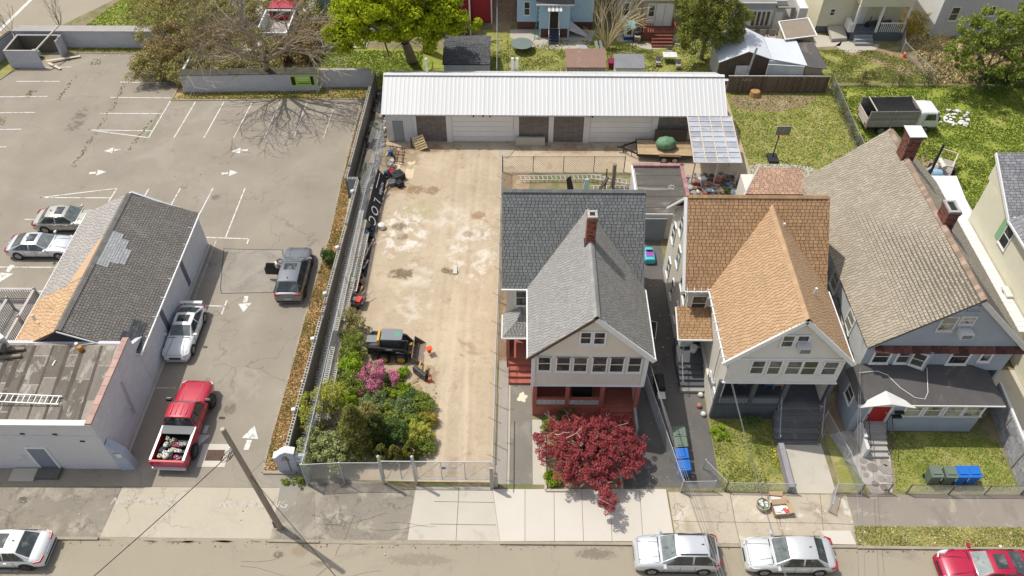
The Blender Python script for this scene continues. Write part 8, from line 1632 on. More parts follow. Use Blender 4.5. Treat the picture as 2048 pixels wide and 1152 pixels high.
OP = thing('old_pickup','pale old pickup half hidden under branches behind the low violet wall','pickup',(-24.6,64.6,0)); build(MB().box(-25.8,-23.9,65.2,66.8,.5,1.6),'bed',w_dirty,OP); build(MB().box(-25.75,-23.95,63.6,65.2,.5,1.2),'bonnet',w_dirty,OP); build(MB().slab([(-25.6,64.3,1.2),(-24.1,64.3,1.2),(-24.2,64.9,1.75),(-25.5,64.9,1.75)],(0,.5,-.02)),'cab',w_dirty,OP); build(MB().slab([(-25.55,64.28,1.22),(-24.15,64.28,1.22),(-24.25,64.86,1.74),(-25.45,64.86,1.74)],(0,-.01,.03)),'windscreen',carglass,OP)
PT = thing('patio','low pale rimmed patio with black solar panels and bags behind the bright lawn','patio',(-16.5,70,0)); build(MB().box(-18.9,-14.5,68.4,71.2,0,.08),'paving',m_conc,PT); build(MB().box(-18.95,-14.5,68.3,68.4,0,.16).box(-19.,-18.9,68.3,71.2,0,.16),'rim',w_dirty,PT)
for i in range(2): build(MB().obox((-15.6-.0*i,70.9+.9*i,.5),(2.,.8,.06),0,('X',.5)),'panel',mat('black_panel',(.02,.025,.035),.2),PT)
for i,(x,y,c) in enumerate(((-18.2,71.4,'white'),(-17.7,71.9,'white'),(-17.4,71.3,'white'),(-18.6,72.2,'red'),(-16.6,68.9,'white'))): sit('rubbish_bag',MB().ball((x,y,.3),.35,6),w_dirty if c == 'white' else paint('red_plastic',(.5,.03,.03)),('%s bag heaped on the rimmed patio by the green house' % c) if i < 4 else 'single white bag at the front rim of the patio','bag',(x,y,0),group='bags on the patio' if i < 3 else None,smooth=180)
# ================================================================== yard clutter, bins, small things
def traffic_cone(label,c,h=.72,lean=0.):
    t = thing('traffic_cone',label,'cone',c); t.rotation_euler = (lean,0,.4); m = paint('cone_orange',(.72,.10,.03),.5); mb = MB(); mb.obox((0,0,.02),(.4,.4,.04)); mb.lathe((0,0,.04),[(.16,0),(.105,h*.4),(.102,h*.4)],14); build(mb,'cone',m,t,local=True)
    build(MB().lathe((0,0,.04),[(.104,h*.4),(.075,h*.62)],14),'stripe',w_white,t,local=True); build(MB().lathe((0,0,.04),[(.075,h*.62),(.03,h)],14),'tip',m,t,local=True); return t
traffic_cone('orange cone fallen upside down beside the skid steer bucket',(-5.55,31.5,.6),lean=2.9); traffic_cone('orange cone standing beside the rusty implement frame',(-5.35,29.35,0)); traffic_cone('small orange and white cone on the bare ground by the cream house',(36.2,67.3,0),.9)
IM = thing('loader_attachment','rusty two pronged loader attachment frame lying by the orange cone','attachment',(-5.9,29.8,0)); build(MB().bar((-6.4,30.0,.35),(-5.6,29.3,.35),.12,.6).bar((-6.35,30.1,.7),(-5.55,29.4,.7),.08,.08),'frame',rimd,IM); build(MB().bar((-6.1,29.8,.5),(-6.,30.7,.3),.08).bar((-5.75,29.5,.5),(-5.6,30.4,.3),.08),'prong',yk,IM); build(MB().lathe((-5.55,29.7,.3),[(.12,-.08),(.25,-.06),(.25,.06),(.12,.08)],12,'X'),'wheel',tyre_m,IM)
for i,(a,b,w_) in enumerate((((-7.0,28.7),(-6.15,29.4),.2),((-6.6,28.4),(-5.9,28.95),.45))): single(MB().bar((*a,.06),(*b,.08),w_,.04),'plank',m_pl,('narrow plank lying across the mulch by the implement','wide plank lying below the rusty implement')[i],'plank',(*a,0))
plyw = mat('plywood',(.60,.49,.33),.8,.08,1.5,.06,12)
for i,(P,lb) in enumerate(((((793,322),(804,326),(789,358),(777,353)),'narrow plywood sheet beside the heap by the fence'),(((816,321),(831,321),(826,357),(808,356)),'plywood sheet lying flat on the dirt below the garage door'),(((914,306),(931,293),(960,308),(942,320)),'weathered plywood sheet before the first white garage door'),(((982,305),(1000,292),(1029,300),(1015,316)),'weathered pair of sheets before the second dark bay'))): 
    c = G(*P[0]); single(MB().slab([tuple(G(*p,.05)) for p in P],(0,0,-.04)),'plywood_sheet',plyw if i < 2 else mat('grey_plywood',(.42,.36,.28),.9,.1),lb,'plywood',tuple(c))
PL = thing('pallet','pale wooden pallet leaning beside the first dark garage bay','pallet',(-8.0,52.8,0)); M_ = Matrix.Translation((-8.0,52.8,.62)) @ Matrix.Rotation(-.45,4,'Y') @ Matrix.Rotation(rad(58),4,'X'); m = mat('pallet_wood',(.58,.45,.24),.85,.1,3.,obj=.12)
for k in range(6):
    mb = MB(); mb.obox((0,-.5+.2*k,.06),(1.0,.13,.025)); mb.v = [tuple(M_ @ Vector(v)) for v in mb.v]; build(mb,'slat',m,PL)
for k in range(3):
    mb = MB(); mb.obox((-.45+.45*k,0,0),(.08,1.15,.09)); mb.v = [tuple(M_ @ Vector(v)) for v in mb.v]; build(mb,'stringer',m,PL)
single(MB().tube([(-8.7,52.9,0),(-8.75,53.1,.9)],.05,6),'post_stub',m_black,'thin dark stake standing beside the leaning pallet','stake',(-8.7,52.9,0))
single(MB().obox((1.0,53.5,.35),(2.4,.25,.7),0,('X',-.2)),'slab',m_conc,'grey cracked slab leaning against the dark garage bays','slab',(1.,53.5,0)); single(MB().obox((12.4,53.3,.8),(2.6,.12,1.6),0,('X',-.25)),'sheet',mat('dark_brown_sheet',(.1,.075,.055),.8),'dark brown sheet leaning on the wall behind the trailer','sheet',(12.4,53.3,0))
# long perforated metal planks stacked along the fence
m_pf = mat('bleached_steel_plank',(.62,.58,.50),.6,.15,1.2,.15,14,layers=[((.3,.2,.14),2.,.56,.68,.6)])
def pplank(label,p,q,z,w_=.30):
    p,q = Vector((p[0]-.25,p[1],z+.35)),Vector((q[0]-.25,q[1],z+.35)); t = thing('scaffold_plank',label,'plank',tuple(p),group='steel planks stacked along the fence'); d = (q-p); L_ = d.length; d.normalize(); n = Vector((-d.y,d.x,0)); mb = MB()
    mb.bar(p+n*(w_/2-.02),q+n*(w_/2-.02),.045,.09); mb.bar(p-n*(w_/2-.02),q-n*(w_/2-.02),.045,.09); k = int(L_/.16)
    for i in range(k): a = p+d*(L_*i/k); mb.bar(a-n*(w_/2-.03)+Vector((0,0,.02)),a+n*(w_/2-.03)+d*.07+Vector((0,0,.02)),.07,.015)
    build(mb,'plank_body',m_pf,t)
for i,(a,b,z,lb) in enumerate((((-11.1,43.6),(-11.1,37.2),1.05,'bright steel plank, upper end of the stack by the black banner'),((-10.82,42.8),(-10.9,36.6),.85,'rust flecked steel plank next to the brightest one'),((-10.55,41.6),(-10.62,36.),.6,'narrow outer steel plank beside the coiled hoses'),((-11.15,37.6),(-11.2,32.2),1.0,'pale steel plank in the middle of the fence line'),((-10.8,37.),(-10.95,33.2),.8,'short steel plank above the green shrubs'),((-11.2,31.),(-11.2,25.5),.9,'steel plank running down behind the yellow green shrub'),((-10.85,30.),(-10.85,25.8),.6,'lowest rusty steel plank beside the leafy shrubs'))): pplank(lb,a,b,z)
RK = thing('rack','long timber rack holding the steel planks along the yard fence','rack',(-10.9,36,0))
for y in (26.,29.,32.5,36.,39.5,43.): build(MB().box(-11.4,-10.8,y-.05,y+.05,.0,.85),'trestle',m_dk,RK)
# black banner draped along the fence with upside-down letters
BN = thing('banner','black banner with large white letters draped along the yard fence','banner',(-10.4,44,0)); N_ = 26; V = []
A = [Vector((-10.8,48.5,1.35)),Vector((-10.15,48.4,.4))]; B = [Vector((-11.05,42.9,1.25)),Vector((-10.4,42.7,.3))]
for i in range(N_+1):
    for j in range(5): p = A[0].lerp(A[1],j/4).lerp(B[0].lerp(B[1],j/4),i/N_); V.append(p+Vector((0,0,.06*mnoise.noise(p*2)+.03)))
mb = MB(); mb.add(V,[(i*5+j,(i+1)*5+j,(i+1)*5+j+1,i*5+j+1) for i in range(N_) for j in range(4)]); bno = build(mb,'cloth',paint('black_banner',(.022,.022,.026),.6),BN,smooth=180)
u = (A[0]-B[0]).normalized(); v = (A[1]-A[0]).normalized(); n = v.cross(u).normalized(); n = n if n.z > 0 else -n
def bmx(f,g,h=.09): o = A[0].lerp(B[0],f).lerp(A[1].lerp(B[1],f),g)+n*h; X = -u; Y = n.cross(X); return Matrix(((X.x,Y.x,n.x,o.x),(X.y,Y.y,n.y,o.y),(X.z,Y.z,n.z,o.z),(0,0,0,1)))
text('letter','L',.95,w_white,BN,bmx(.56,.5)); text('letter','O',1.05,w_white,BN,bmx(.74,.5)); text('letter','C',1.05,w_white,BN,bmx(.92,.5)); text('small_lettering','NUMBER',.36,w_white,BN,bmx(.28,.6)); mb = MB(); a0,a1 = bmx(.05,.2,.08).translation,bmx(.36,.2,.08).translation; mb.bar(a0,a1,.03,.01); build(mb,'white_stripe',w_white,BN)
build(MB().box(-11.,-10.6,42.8,48.4,0,.3),'base_stack',m_tar,BN)
# tarps, boards between wall and fence
rr = random.Random(44); cl = [((.20,.19,.17),'grey'),((.13,.15,.11),'olive'),((.27,.23,.18),'tan'),((.09,.09,.09),'black')]
wh = ['nearest the wall jog','second from the wall jog','third from the wall jog','halfway up the narrow gap','beside the garage corner','highest up the narrow gap','under the fence','against the back wall']
for i in range(8):
    y = 47.6+1.55*i; c,nm = cl[i % 4]; mb = MB(); mb.obox((-12.0+.2*rr.random(),y,.45),(.55+.3*rr.random(),2.0+rr.random(),.08),rr.uniform(-.25,.25),('Y',rr.uniform(.5,.9))); mb.obox((-11.8,y+.4,.3),(.5,1.4,.3),rr.uniform(-.3,.3)); single(mb,'scrap_sheet',mat(nm+'_scrap',c,.9,.2,2.,.1),'%s scrap sheeting dumped between wall and fence, %s' % (nm,wh[i]),'scrap',(-12.,y,0))
litter('rubble',[(-12.4,47.4),(-11.2,47.4),(-11.,61.),(-12.5,61.)],500,mat('rubble_grey',(.3,.26,.22),.9,isl=.7),'rubble filling the gap between the block wall and the garage',(.06,.35),seed=31,z=.1)
litter('rubble',[(-11.9,24.),(-11.65,24.),(-11.4,46.),(-11.8,46.)],200,mat('rubble_grey',(.3,.26,.22)),'leaf litter in the strip between wall and fence',(.05,.15),seed=32,z=.04)
# heap beside the fence below the garage
HP = [((-9.9,49.4),(.5,.6,.5),(.28,.03,.04),'red machine part','red'),((-9.4,48.9),(.9,.8,.6),(.03,.03,.03),'black engine block','black'),((-9.7,48.2),(.7,.5,.4),(.12,.14,.15),'grey compressor','grey'),((-9.2,48.0),(.5,.4,.5),(.05,.05,.06),'black tank','black'),((-10.2,50.3),(.4,.4,.5),(.5,.48,.42),'pale bucket','pale')]
for i,((x,y),s,c,lb,cn) in enumerate(HP):
    mb = MB(); mb.obox((x,y,s[2]*.5),s,rr.random()); mb.lathe((x+.1,y,s[2]*.5),[(s[1]*.3,-.3),(s[1]*.36,0),(s[1]*.3,.3)],10,'X'); mb.tube([(x-.3,y,s[2]),(x,y+.1,s[2]+.3),(x+.3,y,s[2])],.03,5); single(mb,'machine_part',paint('heap_'+cn,c,.5),lb+' in the heap beside the yard fence','machinery',(x,y,0))
FR = thing('steel_frame','open rusty steel rack frame lying near the garage corner','frame',(-9.6,51.8,0)); mb = MB()
for k in range(3): mb.bar((-10.4+.5*k,52.6,.5-.1*k),(-10.3+.5*k,50.9,.2),.06)
for k in range(3): mb.bar((-10.5,52.6-.8*k,.45-.1*k),(-9.1,52.3-.8*k,.45-.1*k),.06)
build(mb,'frame',m_rust,FR)
rs = random.Random(13); hb = [((-10.95,40.3),'orange',(.5,.16,.03)),((-11.0,39.7),'orange',(.5,.16,.03)),((-11.15,42.2),'yellow',(.45,.33,.05)),((-11.0,41.),'white',(.6,.6,.58)),((-10.95,39.2),'black',(.03,.03,.03))]
for i,((x,y),cn,c) in enumerate(hb):
    mb = MB(); r = .3
    for k in range(3): mb.tube([(x+r*math.cos(a*.6),y+r*math.sin(a*.6),.35+.07*k+.04*math.sin(a*1.7)) for a in range(12)],.022,4,caps=False)
    single(mb,'hose_coil',paint(cn+'_hose',c,.5),'%s hose coil beside the steel planks, %s' % (cn,('lower one by the black tub','next to the brown trestle','nearest the black banner','between the yellow and orange coils','lowest of the coils')[i]),'hose',(x,y,.3))
def tub(label,x,y,r,h,c,cn): mb = MB(); mb.lathe((x,y,0),[(r*.8,0),(r,h),(r*.9,h),(r*.72,.08)],14); return single(mb,'tub',paint(cn,c,.6),label,'tub',(x,y,0),smooth=50)
tub('black tub near the wheelbarrow',-10.9,37.0,.36,.45,(.03,.03,.03),'black_tub'); tub('second black tub above the teal box',-10.85,38.4,.3,.4,(.03,.03,.03),'black_tub'); tub('grey brown log like drum below the hoses',-10.8,37.7,.3,.6,(.28,.22,.17),'brown_drum'); single(MB().obox((-11.15,38.1,.35),(.4,.45,.35),.2),'box',paint('teal_box',(.04,.35,.30),.5),'small teal box beside the steel planks','box',(-11.15,38.1,.15))
single(MB().lathe((-10.0,43.2,0),[(.2,0),(.28,.12),(.26,.4),(.1,.5)],12),'bucket',w_dirty,'upturned pale bucket on the edge of the black tarpaulin strip','bucket',(-10.0,43.2,0),smooth=50)
single(MB().box(-10.95,-10.5,38.2,43.5,.0,.12),'tarpaulin_strip',paint('navy_black_tarp',(.03,.032,.042),.6),'long black tarpaulin strip on the dirt below the banner','tarpaulin',(-10.7,41,0))
WBR = thing('wheelbarrow','wheelbarrow with a red load beside the planting strip','wheelbarrow',(-10.55,35.50,0)); mb = MB(); mb.slab([(-11.05,35.10,.6),(-10.25,35.20,.6),(-10.15,36.00,.55),(-10.95,36.00,.55)],(.0,0,-.25)); build(mb,'tray',mat('dark_tray',(.1,.09,.08),.6),WBR); build(MB().obox((-10.55,35.50,.68),(.35,.5,.2),-.3),'load',paint('bright_red_box',(.62,.06,.04),.5),WBR); build(MB().bar((-10.35,35.70,.45),(-9.75,36.40,.55),.04).bar((-10.75,35.70,.45),(-10.25,36.50,.55),.04),'handle',m_dk,WBR); build(MB().lathe((-10.95,34.90,.2),[(.12,-.05),(.2,0),(.12,.05)],10,'X'),'wheel',tyre_m,WBR)
single(MB().bar((-9.0,29.3,0),(-9.1,29.0,1.9),.05),'post_stub',m_black,'thin dark stake rising from the azalea','stake',(-9.,29.3,0))
# stones along the yard edge
single(MB().obox((-4.35,38.9,.1),(.28,.8,.12),.05),'stone',m_bl_,'pale upright block lying beside the burnt patch','stone',(-4.35,38.9,0))
# ladders and posts in the side yard
ladder('ladder',(.0,49.1,.25),(6.6,49.3,.25),(.1,-.5,0),19,m_alu,'long extension ladder lying on the ground behind the grey roofed house'); ladder('ladder',(5.6,49.2,.35),(8.6,48.5,.35),(.0,-.45,0),9,m_alu,'shorter ladder crossing the long one near the flat roofed shed'); ladder('ladder',(5.7,48.0,.2),(8.4,48.05,.2),(.0,-.5,0),8,m_alu,'third ladder lying closest to the grey shingle roof')
for i,(x,y,h,r,lb) in enumerate(((7.3,47.9,2.4,.16,'thick brown tree stump post beside the flat roofed shed'),(6.7,47.6,2.2,.05,'thin post left of the brown stump'))): single(MB().tube([(x,y,0),(x+.05,y,h*.5),(x+.02,y,h)],[r*1.1,r,r*.9],9),'post',bark_d if i else bark,lb,'post',(x,y,0),smooth=60)
single(MB().bar((5.6,46.3,0),(6.8,47.0,1.9),.25,.1),'board',bark_d,'dark board leaning on the brown stump','board',(5.6,46.3,0)); single(MB().slab([(3.6,46.2,2.3),(3.9,46.2,2.6),(4.25,46.,1.2),(3.75,46.,1.0)],(0,.1,0)),'umbrella',m_black,'folded dark umbrella behind the grey roof','umbrella',(3.8,46.1,0)); single(MB().slab([(5.0,46.2,2.3),(5.25,46.2,2.3),(5.4,46.,1.2),(4.85,46.,1.2)],(0,.1,0)),'umbrella',paint('pale_teal_cloth',(.45,.62,.62)),'folded pale teal umbrella behind the grey roof','umbrella',(5.1,46.1,0))
# junk under the canopy and behind house 2
nm = [('bucket',(.10,.18,.30),'blue'),('crate',(.6,.58,.52),'off white'),('bag',(.3,.28,.24),'brown'),('tin',(.30,.09,.06),'red'),('box',(.1,.1,.1),'black'),('can',(.35,.36,.37),'grey')]; wp_ = ['by the left canopy post','in front of the canopy','by the right canopy post','near the rusty bed frames','beside the flat roofed shed','behind the orange roof ridge','near the garden fence']
rs = random.Random(19); seen = set()
for i in range(90):
    x,y = rs.uniform(12.6,18.0),rs.uniform(44.8,49.2); k = rs.randrange(6); n_,c,cn = nm[k]; s = rs.uniform(.25,.6); mb = MB()
    if k in (0,5,3): mb.lathe((x,y,0),[(s*.4,0),(s*.5,s),(s*.35,s+.05)],9)
    elif k == 2: mb.ball((x,y,s*.4),s*.55,6,sq=(1,1.2,.7))
    else: mb.obox((x,y,s*.4),(s,s*.8,s*.8),rs.random()*3,('X',rs.uniform(-.3,.3)))
    w_ = wp_[min(6,int((x-12.7)/5.3*3) + (3 if y < 46.2 else 0))]; single(mb,n_,paint('junk_'+cn.replace(' ','_'),c,.6),'discarded %s %s in the junk %s' % (cn,n_,w_),n_,(x,y,0),group='junk heaped behind the orange roofed house')
for j_ in range(3):
    t = thing('bed_frame',('left','middle','right')[j_]+' rusty metal bed frame in the junk behind the orange roof','frame',(13.1+1.5*j_,45.4,0)); mb = MB(); x,y = 12.9+1.6*j_,44.9+.5*(j_ % 2)
    for k in range(6): mb.tube([(x+.28*k,y,.1),(x+.28*k,y+.25,1.3)],.025,4)
    for z in (.3,1.2): mb.tube([(x-.05,y+.05+.2*z/1.2,z),(x+1.5,y+.05+.2*z/1.2,z)],.03,4)
    build(mb,'frame',m_rust if j_ != 1 else mat('tan_metal',(.42,.33,.2)),t)
bk_ = thing('bicycle','white wheeled bicycle leaning by the right canopy post','bicycle',(17.6,47.6,0)); mb = MB()
for dx in (0,.9): mb.tube([(17.3+dx+.3*math.cos(a*.55),47.5,.33+.3*math.sin(a*.55)) for a in range(13)],.02,4,caps=False)
build(mb,'wheel',w_white,bk_); build(MB().tube([(17.3,47.5,.33),(17.6,47.5,.8),(18.05,47.5,.8),(18.2,47.5,.33)],.02,4),'frame',m_black,bk_)
litter('rubble',[(12.5,44.5),(18.2,44.5),(18.2,49.6),(12.9,49.6)],500,mat('rubble_mixed',(.28,.24,.19),.9,isl=.8),'scrap and rubble strewn under the canopy',(.08,.4),seed=51,z=.1)
bush('dark leggy conifer standing in the junk behind the orange roof',(15.3,45.3),(.4,.4,1.2),l_dark,40,40,.09,.2,120)
# basketball hoop
HO = thing('basketball_hoop','portable basketball hoop standing on the patchy back lawn','hoop',(20.55,51.7,0)); build(MB().obox((20.55,51.7,.12),(.8,1.1,.22)),'base',m_black,HO); build(MB().tube([(20.55,51.8,.2),(20.6,51.9,2.4),(20.6,51.4,2.9)],.05,6),'pole',m_black,HO); mb = MB()
for z in (2.7,3.5): mb.bar((20.05,51.3,z),(21.15,51.3,z),.04)
for x in (20.05,20.6,21.15): mb.bar((x,51.3,2.7),(x,51.3,3.5),.04)
build(mb,'backboard_frame',m_dk2,HO); build(MB().box(20.07,21.13,51.29,51.3,2.7,3.5),'backboard',mat('hazy_acrylic',(.35,.36,.3),.2,trans=.7),HO); build(MB().tube([(20.6+.22*math.cos(a*.6),51.05+.22*math.sin(a*.6),2.85) for a in range(12)],.02,4),'rim',paint('hoop_orange',(.6,.15,.03)),HO)
single(MB().lathe((20.9,60.8,0),[(.5,0),(.42,.5),(.3,.55)],12),'tree_stump',mat('orange_wood_chip',(.42,.24,.1),.9),'cut orange brown stump before the board fence','stump',(20.9,60.8,0))
# wheeled bins: one built, the others copied
b_gr = paint('bin_green',(.14,.18,.14),.55); b_bl = paint('bin_blue',(.02,.15,.52),.45)
def bin_(label,m,loc,rz,group):
    t = thing('wheeled_bin',label,'bin',loc,0,group); mb = MB(); w0,w1,h = .24,.31,1.0; V = [(-w0,-w0,.04),(w0,-w0,.04),(w0,w0,.04),(-w0,w0,.04),(-w1,-w1,h),(w1,-w1,h),(w1,w1,h),(-w1,w1,h)]; mb.add(V,[(3,2,1,0),(0,1,5,4),(1,2,6,5),(2,3,7,6),(3,0,4,7),(4,5,6,7)]); build(mb,'body',m,t,local=True)
    l_ = MB(); l_.slab([(-.33,-.36,1.02),(.33,-.36,1.02),(.33,.33,1.10),(-.33,.33,1.10)],(0,0,-.05)); l_.box(-.24,.24,-.2,.2,1.075,1.10); build(l_,'lid',m,t,local=True); build(MB().tube([(-.28,.38,.97),(.28,.38,.97)],.025,6),'handle',m,t,local=True); build(MB().box(.26,.3,-.36,-.3,.6,.9),'sticker',w_dirty,t,local=True)
    for s in (-1,1): build(MB().lathe((s*.24,.24,.12),[(.12,-.03),(.12,.03)],10,'X'),'wheel',tyre_m,t,local=True)
    t.rotation_euler.z = rz; return t
g1_ = bin_('dark green wheeled bin, topmost of the four beside the driveway fence',b_gr,(9.35,25.2,0),-PI/2,'bins on the dark driveway'); b1_ = bin_('blue wheeled bin below the green ones beside the driveway fence',b_bl,(9.3,23.75,0),-PI/2,'bins on the dark driveway')
dup(g1_,(9.35,24.5,0),-PI/2,'pale green wheeled bin, second of the four beside the driveway fence'); dup(b1_,(9.32,23.0,0),-PI/2,'lowest blue wheeled bin beside the driveway fence')
G2 = 'bins on the lush lawn'; dup(g1_,(23.15,22.75,0),.02,'leftmost green wheeled bin on the lush lawn',G2); dup(g1_,(23.95,22.73,0),-.02,'second green wheeled bin on the lush lawn',G2); dup(b1_,(24.62,22.75,0),.0,'left blue wheeled bin on the lush lawn',G2); dup(b1_,(25.25,22.76,0),.03,'right blue wheeled bin on the lush lawn',G2)
# boxes of rubbish on the sidewalk
cardb = mat('cardboard',(.42,.30,.18),.85,.08,2.)
def obox_(label,x,y,w_,d_,h,rz):
    t = thing('cardboard_box',label,'box',(x,y,.04),rz)
    for a,b,c,d in ((-w_/2,w_/2,-d_/2,-d_/2+.02),(-w_/2,w_/2,d_/2-.02,d_/2),(-w_/2,-w_/2+.02,-d_/2+.02,d_/2-.02),(w_/2-.02,w_/2,-d_/2+.02,d_/2-.02)): build(MB().box(a,b,c,d,0,h),'side',cardb,t,local=True)
    build(MB().slab([(-w_/2,d_/2,h),(w_/2,d_/2,h),(w_/2+.05,d_/2+.25,h+.08),(-w_/2,d_/2+.25,h+.08)],(0,0,.01)).slab([(w_/2,-d_/2,h),(w_/2,d_/2,h),(w_/2+.22,d_/2,h+.06),(w_/2+.22,-d_/2,h+.06)],(0,0,.01)),'flap',cardb,t,local=True); build(MB().box(-w_/2+.03,w_/2-.03,-d_/2+.03,d_/2-.03,.02,h*.7),'contents',w_dirty,t,local=True)
obox_('cardboard box full of papers, nearer the kerb on the sidewalk',14.35,20.75,.8,.6,.35,.1); obox_('cardboard box with white contents behind the nearer box',14.2,21.35,.75,.5,.3,-.1); tub('round straw coloured basket beside the cardboard boxes',13.45,21.05,.38,.4,(.42,.38,.28),'straw_basket')
for i in range(9): x,y = 13.45+.25*rs.uniform(-1,1),21.05+.25*rs.uniform(-1,1); q = .1; single(MB().obox((x,y,.4),(q*1.6,q,q),rs.random()*3,('X',.3)),'paper_scrap',w_white if i % 3 else paint('green_scrap',(.2,.4,.15)),'crumpled scrap in the straw coloured basket','scrap',(x,y,.38),group='scraps in the basket')
for i in range(4): x,y = 14.2+.2*i,20.7+.15*(i % 2); single(MB().obox((x,y,.34),(.25,.18,.03),i),'paper',w_white if i != 2 else paint('red_print',(.6,.1,.1)),'printed paper on top of the nearer cardboard box','paper',(x,y,.33),group='papers on the box')
# driveway: toy car, grill, tent frame, chair
TC = thing('toy_car','turquoise and purple ride-on toy car on the dark driveway','toy car',tuple(G(1297,515)),PI/2); tq = paint('turquoise_plastic',(.08,.50,.58),.35); build(loft([-.75,-.7,-.3,.2,.6,.75],[.4,.5,.52,.5,.42,.3],[.85,1,1,1,.95,.75],.75,.12),'body',tq,TC,local=True,smooth=50); build(MB().box(-.45,.15,-.25,.25,.5,.56),'seat',paint('purple_plastic',(.32,.08,.38)),TC,local=True); build(MB().slab([(.2,-.26,.5),(.2,.26,.5),(.05,.22,.72),(.05,-.22,.72)],(.02,0,0)),'windscreen',carglass,TC,local=True)
for x in (-.45,.45):
    for s in (-1,1): build(MB().lathe((x,s*.35-.05,.15),[(.15,0),(.15,.1)],12,'Y'),'wheel',tyre_m,TC,local=True)
GR = thing('gas_grill','black gas grill on the shaded driveway','grill',(8.75,28.6,0)); build(MB().box(8.35,8.95,28.2,29.2,.55,.95),'firebox',m_black,GR); build(MB().lathe((8.65,28.7,.95),[(.3,-.48),(.3,.48)],12,'Y'),'lid',m_black,GR,smooth=40); build(MB().box(8.45,8.9,27.6,28.1,.8,.84),'side_shelf',w_dirty,GR); [build(MB().box(x,x+.06,y,y+.06,0,.55),'leg',m_black,GR) for x in (8.4,8.9) for y in (28.2,29.1)]
CF = thing('folding_frame','white framed folding camp chair on the shaded driveway','chair',(8.4,33.2,0)); P = [Vector((7.9,32.9,.4)),Vector((8.9,32.6,.4)),Vector((9.1,33.7,.7)),Vector((8.1,33.9,.8))]; mb = MB()
for a,b in zip(P,P[1:]+P[:1]): mb.tube([a,b],.025,5)
for p in P: mb.tube([p,(p.x+.05,p.y,0)],.02,4)
build(mb,'frame',w_white,CF); build(MB().slab([p*.98+Vector((8.5,33.3,.57))*.02 for p in P],(0,0,-.02)),'seat',m_black,CF)
single(MB().lathe((8.45,31.3,0),[(.28,0),(.3,.1),(.1,.5)],10),'toy',paint('pink_toy',(.6,.2,.3)),'pink and white toy against the driveway fence','toy',(8.45,31.3,0))
for i,(x,y) in enumerate(((11.0,29.6),(11.2,28.4),(11.0,27.6),(11.15,27.0))): single(MB().ball((x,y,.15),.17,6),'plant_pot',w_dirty if i % 2 else mat('terracotta',(.4,.2,.12)),('topmost','second','third','lowest')[i]+' small pot along the cream side wall','pot',(x,y,0),smooth=60)
single(MB().lathe((10.95,31.0,1.15),[(.2,0),(.24,.4),(.2,.42)],12),'bucket',w_white,'white bucket on the side porch of the orange roofed house','bucket',(10.95,31.,1.15)); single(MB().obox((10.5,31.5,1.6),(.8,.5,.7),.1),'washing_machine',w_dirty,'white box appliance on the side porch under the small orange roof','appliance',(10.5,31.5,1.15))
# person by the opened car door
PE = thing('person','person in a white top leaning in at the open rear door of the grey crossover','person',(-16.45,38.15,0)); me = bpy.data.meshes.new('body'); px_,py_ = -16.45,38.15
J = [((0,0,.95),.13),((0,0,1.2),.13),((.05,0,1.42),.14),((.1,0,1.52),.05),((.14,0,1.62),.085),((.16,0,1.72),.075),((0,.1,.9),.085),((.03,.11,.5),.06),((0,.12,.08),.04),((.12,.12,.04),.04),((0,-.1,.9),.085),((-.03,-.11,.5),.06),((-.06,-.12,.08),.04),((.06,-.12,.04),.04),((.05,.2,1.38),.055),((.22,.24,1.15),.04),((.42,.2,1.12),.03),((.05,-.2,1.38),.055),((.2,-.24,1.15),.04),((.4,-.18,1.05),.03)]
E_ = [(0,1),(1,2),(2,3),(3,4),(4,5),(0,6),(6,7),(7,8),(8,9),(0,10),(10,11),(11,12),(12,13),(2,14),(14,15),(15,16),(2,17),(17,18),(18,19)]
me.from_pydata([j[0] for j in J],E_,[]); ob = bpy.data.objects.new('body',me); COL.objects.link(ob); ob.parent = PE; ORG[ob.name] = ORG[PE.name]; ob.modifiers.new('k','SKIN')
for i,j in enumerate(J): me.skin_vertices[0].data[i].radius = (j[1],j[1])
me.skin_vertices[0].data[0].use_root = True; md = ob.modifiers.new('s','SUBSURF'); md.levels = md.render_levels = 1
me.materials.append(paint('skin',(.50,.30,.21),.6))
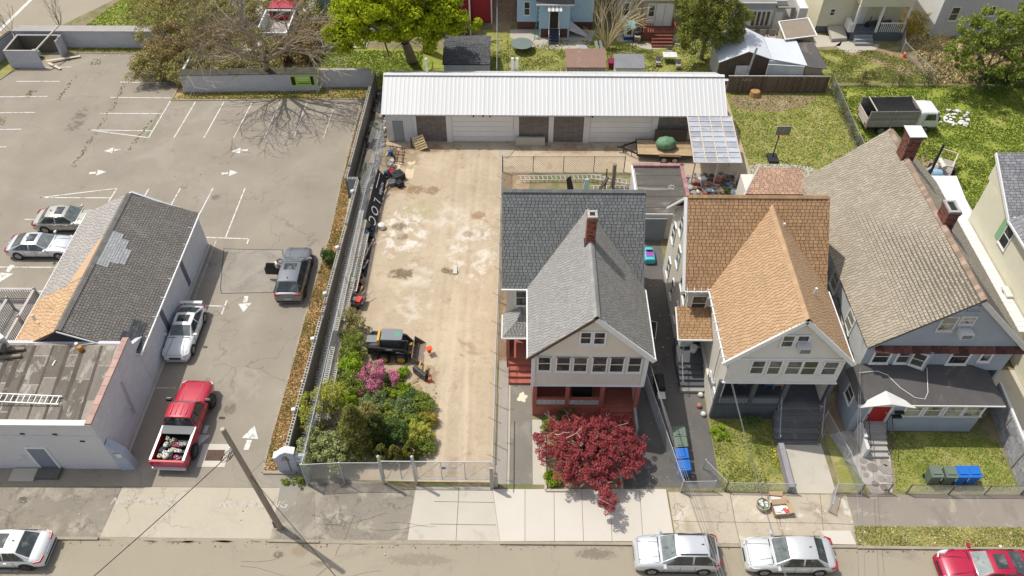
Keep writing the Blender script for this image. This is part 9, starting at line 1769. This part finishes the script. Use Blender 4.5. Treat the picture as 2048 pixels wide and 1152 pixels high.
sh = MB(); sh.lathe((px_+.03,py_,.92),[(.17,0),(.17,.25),(.19,.5),(.10,.60)],12); build(sh,'shirt',w_white,PE,smooth=60); build(MB().lathe((px_,py_,.55),[(.19,0),(.18,.4)],12),'shorts',paint('blue_shorts',(.15,.2,.3)),PE,smooth=60); build(MB().ball((px_+.14,py_,1.70),.115,7,sq=(1,1,.8)),'hair',paint('light_brown_hair',(.30,.17,.07),.7),PE,smooth=180)

# line of stored odds and ends along the yard fence
rs = random.Random(71); SP_ = ['below the planks','by the barrow','near the teal box','beside the hose coils','at the foot of the banner','under the banner end','by the steel frame']; tm = [('tyre','black',(.03,.03,.03)),('paint_can','grey',(.45,.45,.44)),('crate','red',(.42,.07,.04)),('plank_offcut','tan',(.42,.32,.2)),('pipe_offcut','white',(.6,.6,.57)),('drum','blue',(.05,.16,.32)),('sack','brown',(.3,.23,.15))]
for i in range(46):
    y = 33.6+19.*(i+.5*rs.random())/46; x = (-10.95 if y < 43 else -10.6 if y < 49 else -10.4)+rs.uniform(-.3,.35); nm_,cn,c = tm[rs.randrange(7)]; m = paint('stored_%s' % cn,c,.7,layers=[((.2,.16,.12),3.,.58,.68,.6)]); mb = MB(); q = rs.uniform(.14,.26)
    if nm_ == 'tyre': mb.lathe((x,y,.02),[(.18,0),(.3,.02),(.32,.1),(.3,.18),(.18,.2),(.17,.1)],14)
    elif nm_ in ('paint_can','drum'): mb.lathe((x,y,0),[(q*.8,0),(q*.8,q*2.4),(q*.6,q*2.45)],10)
    elif nm_ in ('plank_offcut','pipe_offcut'): mb.bar((x-.2,y-.6,.1),(x+.25,y+.6,rs.uniform(.2,.7)),.1,.05)
    elif nm_ == 'sack': mb.ball((x,y,q),q*1.3,6,sq=(1,1.3,.7))
    else: mb.obox((x,y,q*.7),(q*2,q*1.6,q*1.3),rs.random())
    single(mb,nm_,m,'%s %s by the yard fence %s, %s' % (cn,nm_.replace('_',' '),SP_[min(6,int((y-33.6)/2.75))],'wire side' if x < -10.85 else 'yard side'),nm_.replace('_',' '),(x,y,0),group='odds and ends stored along the yard fence')
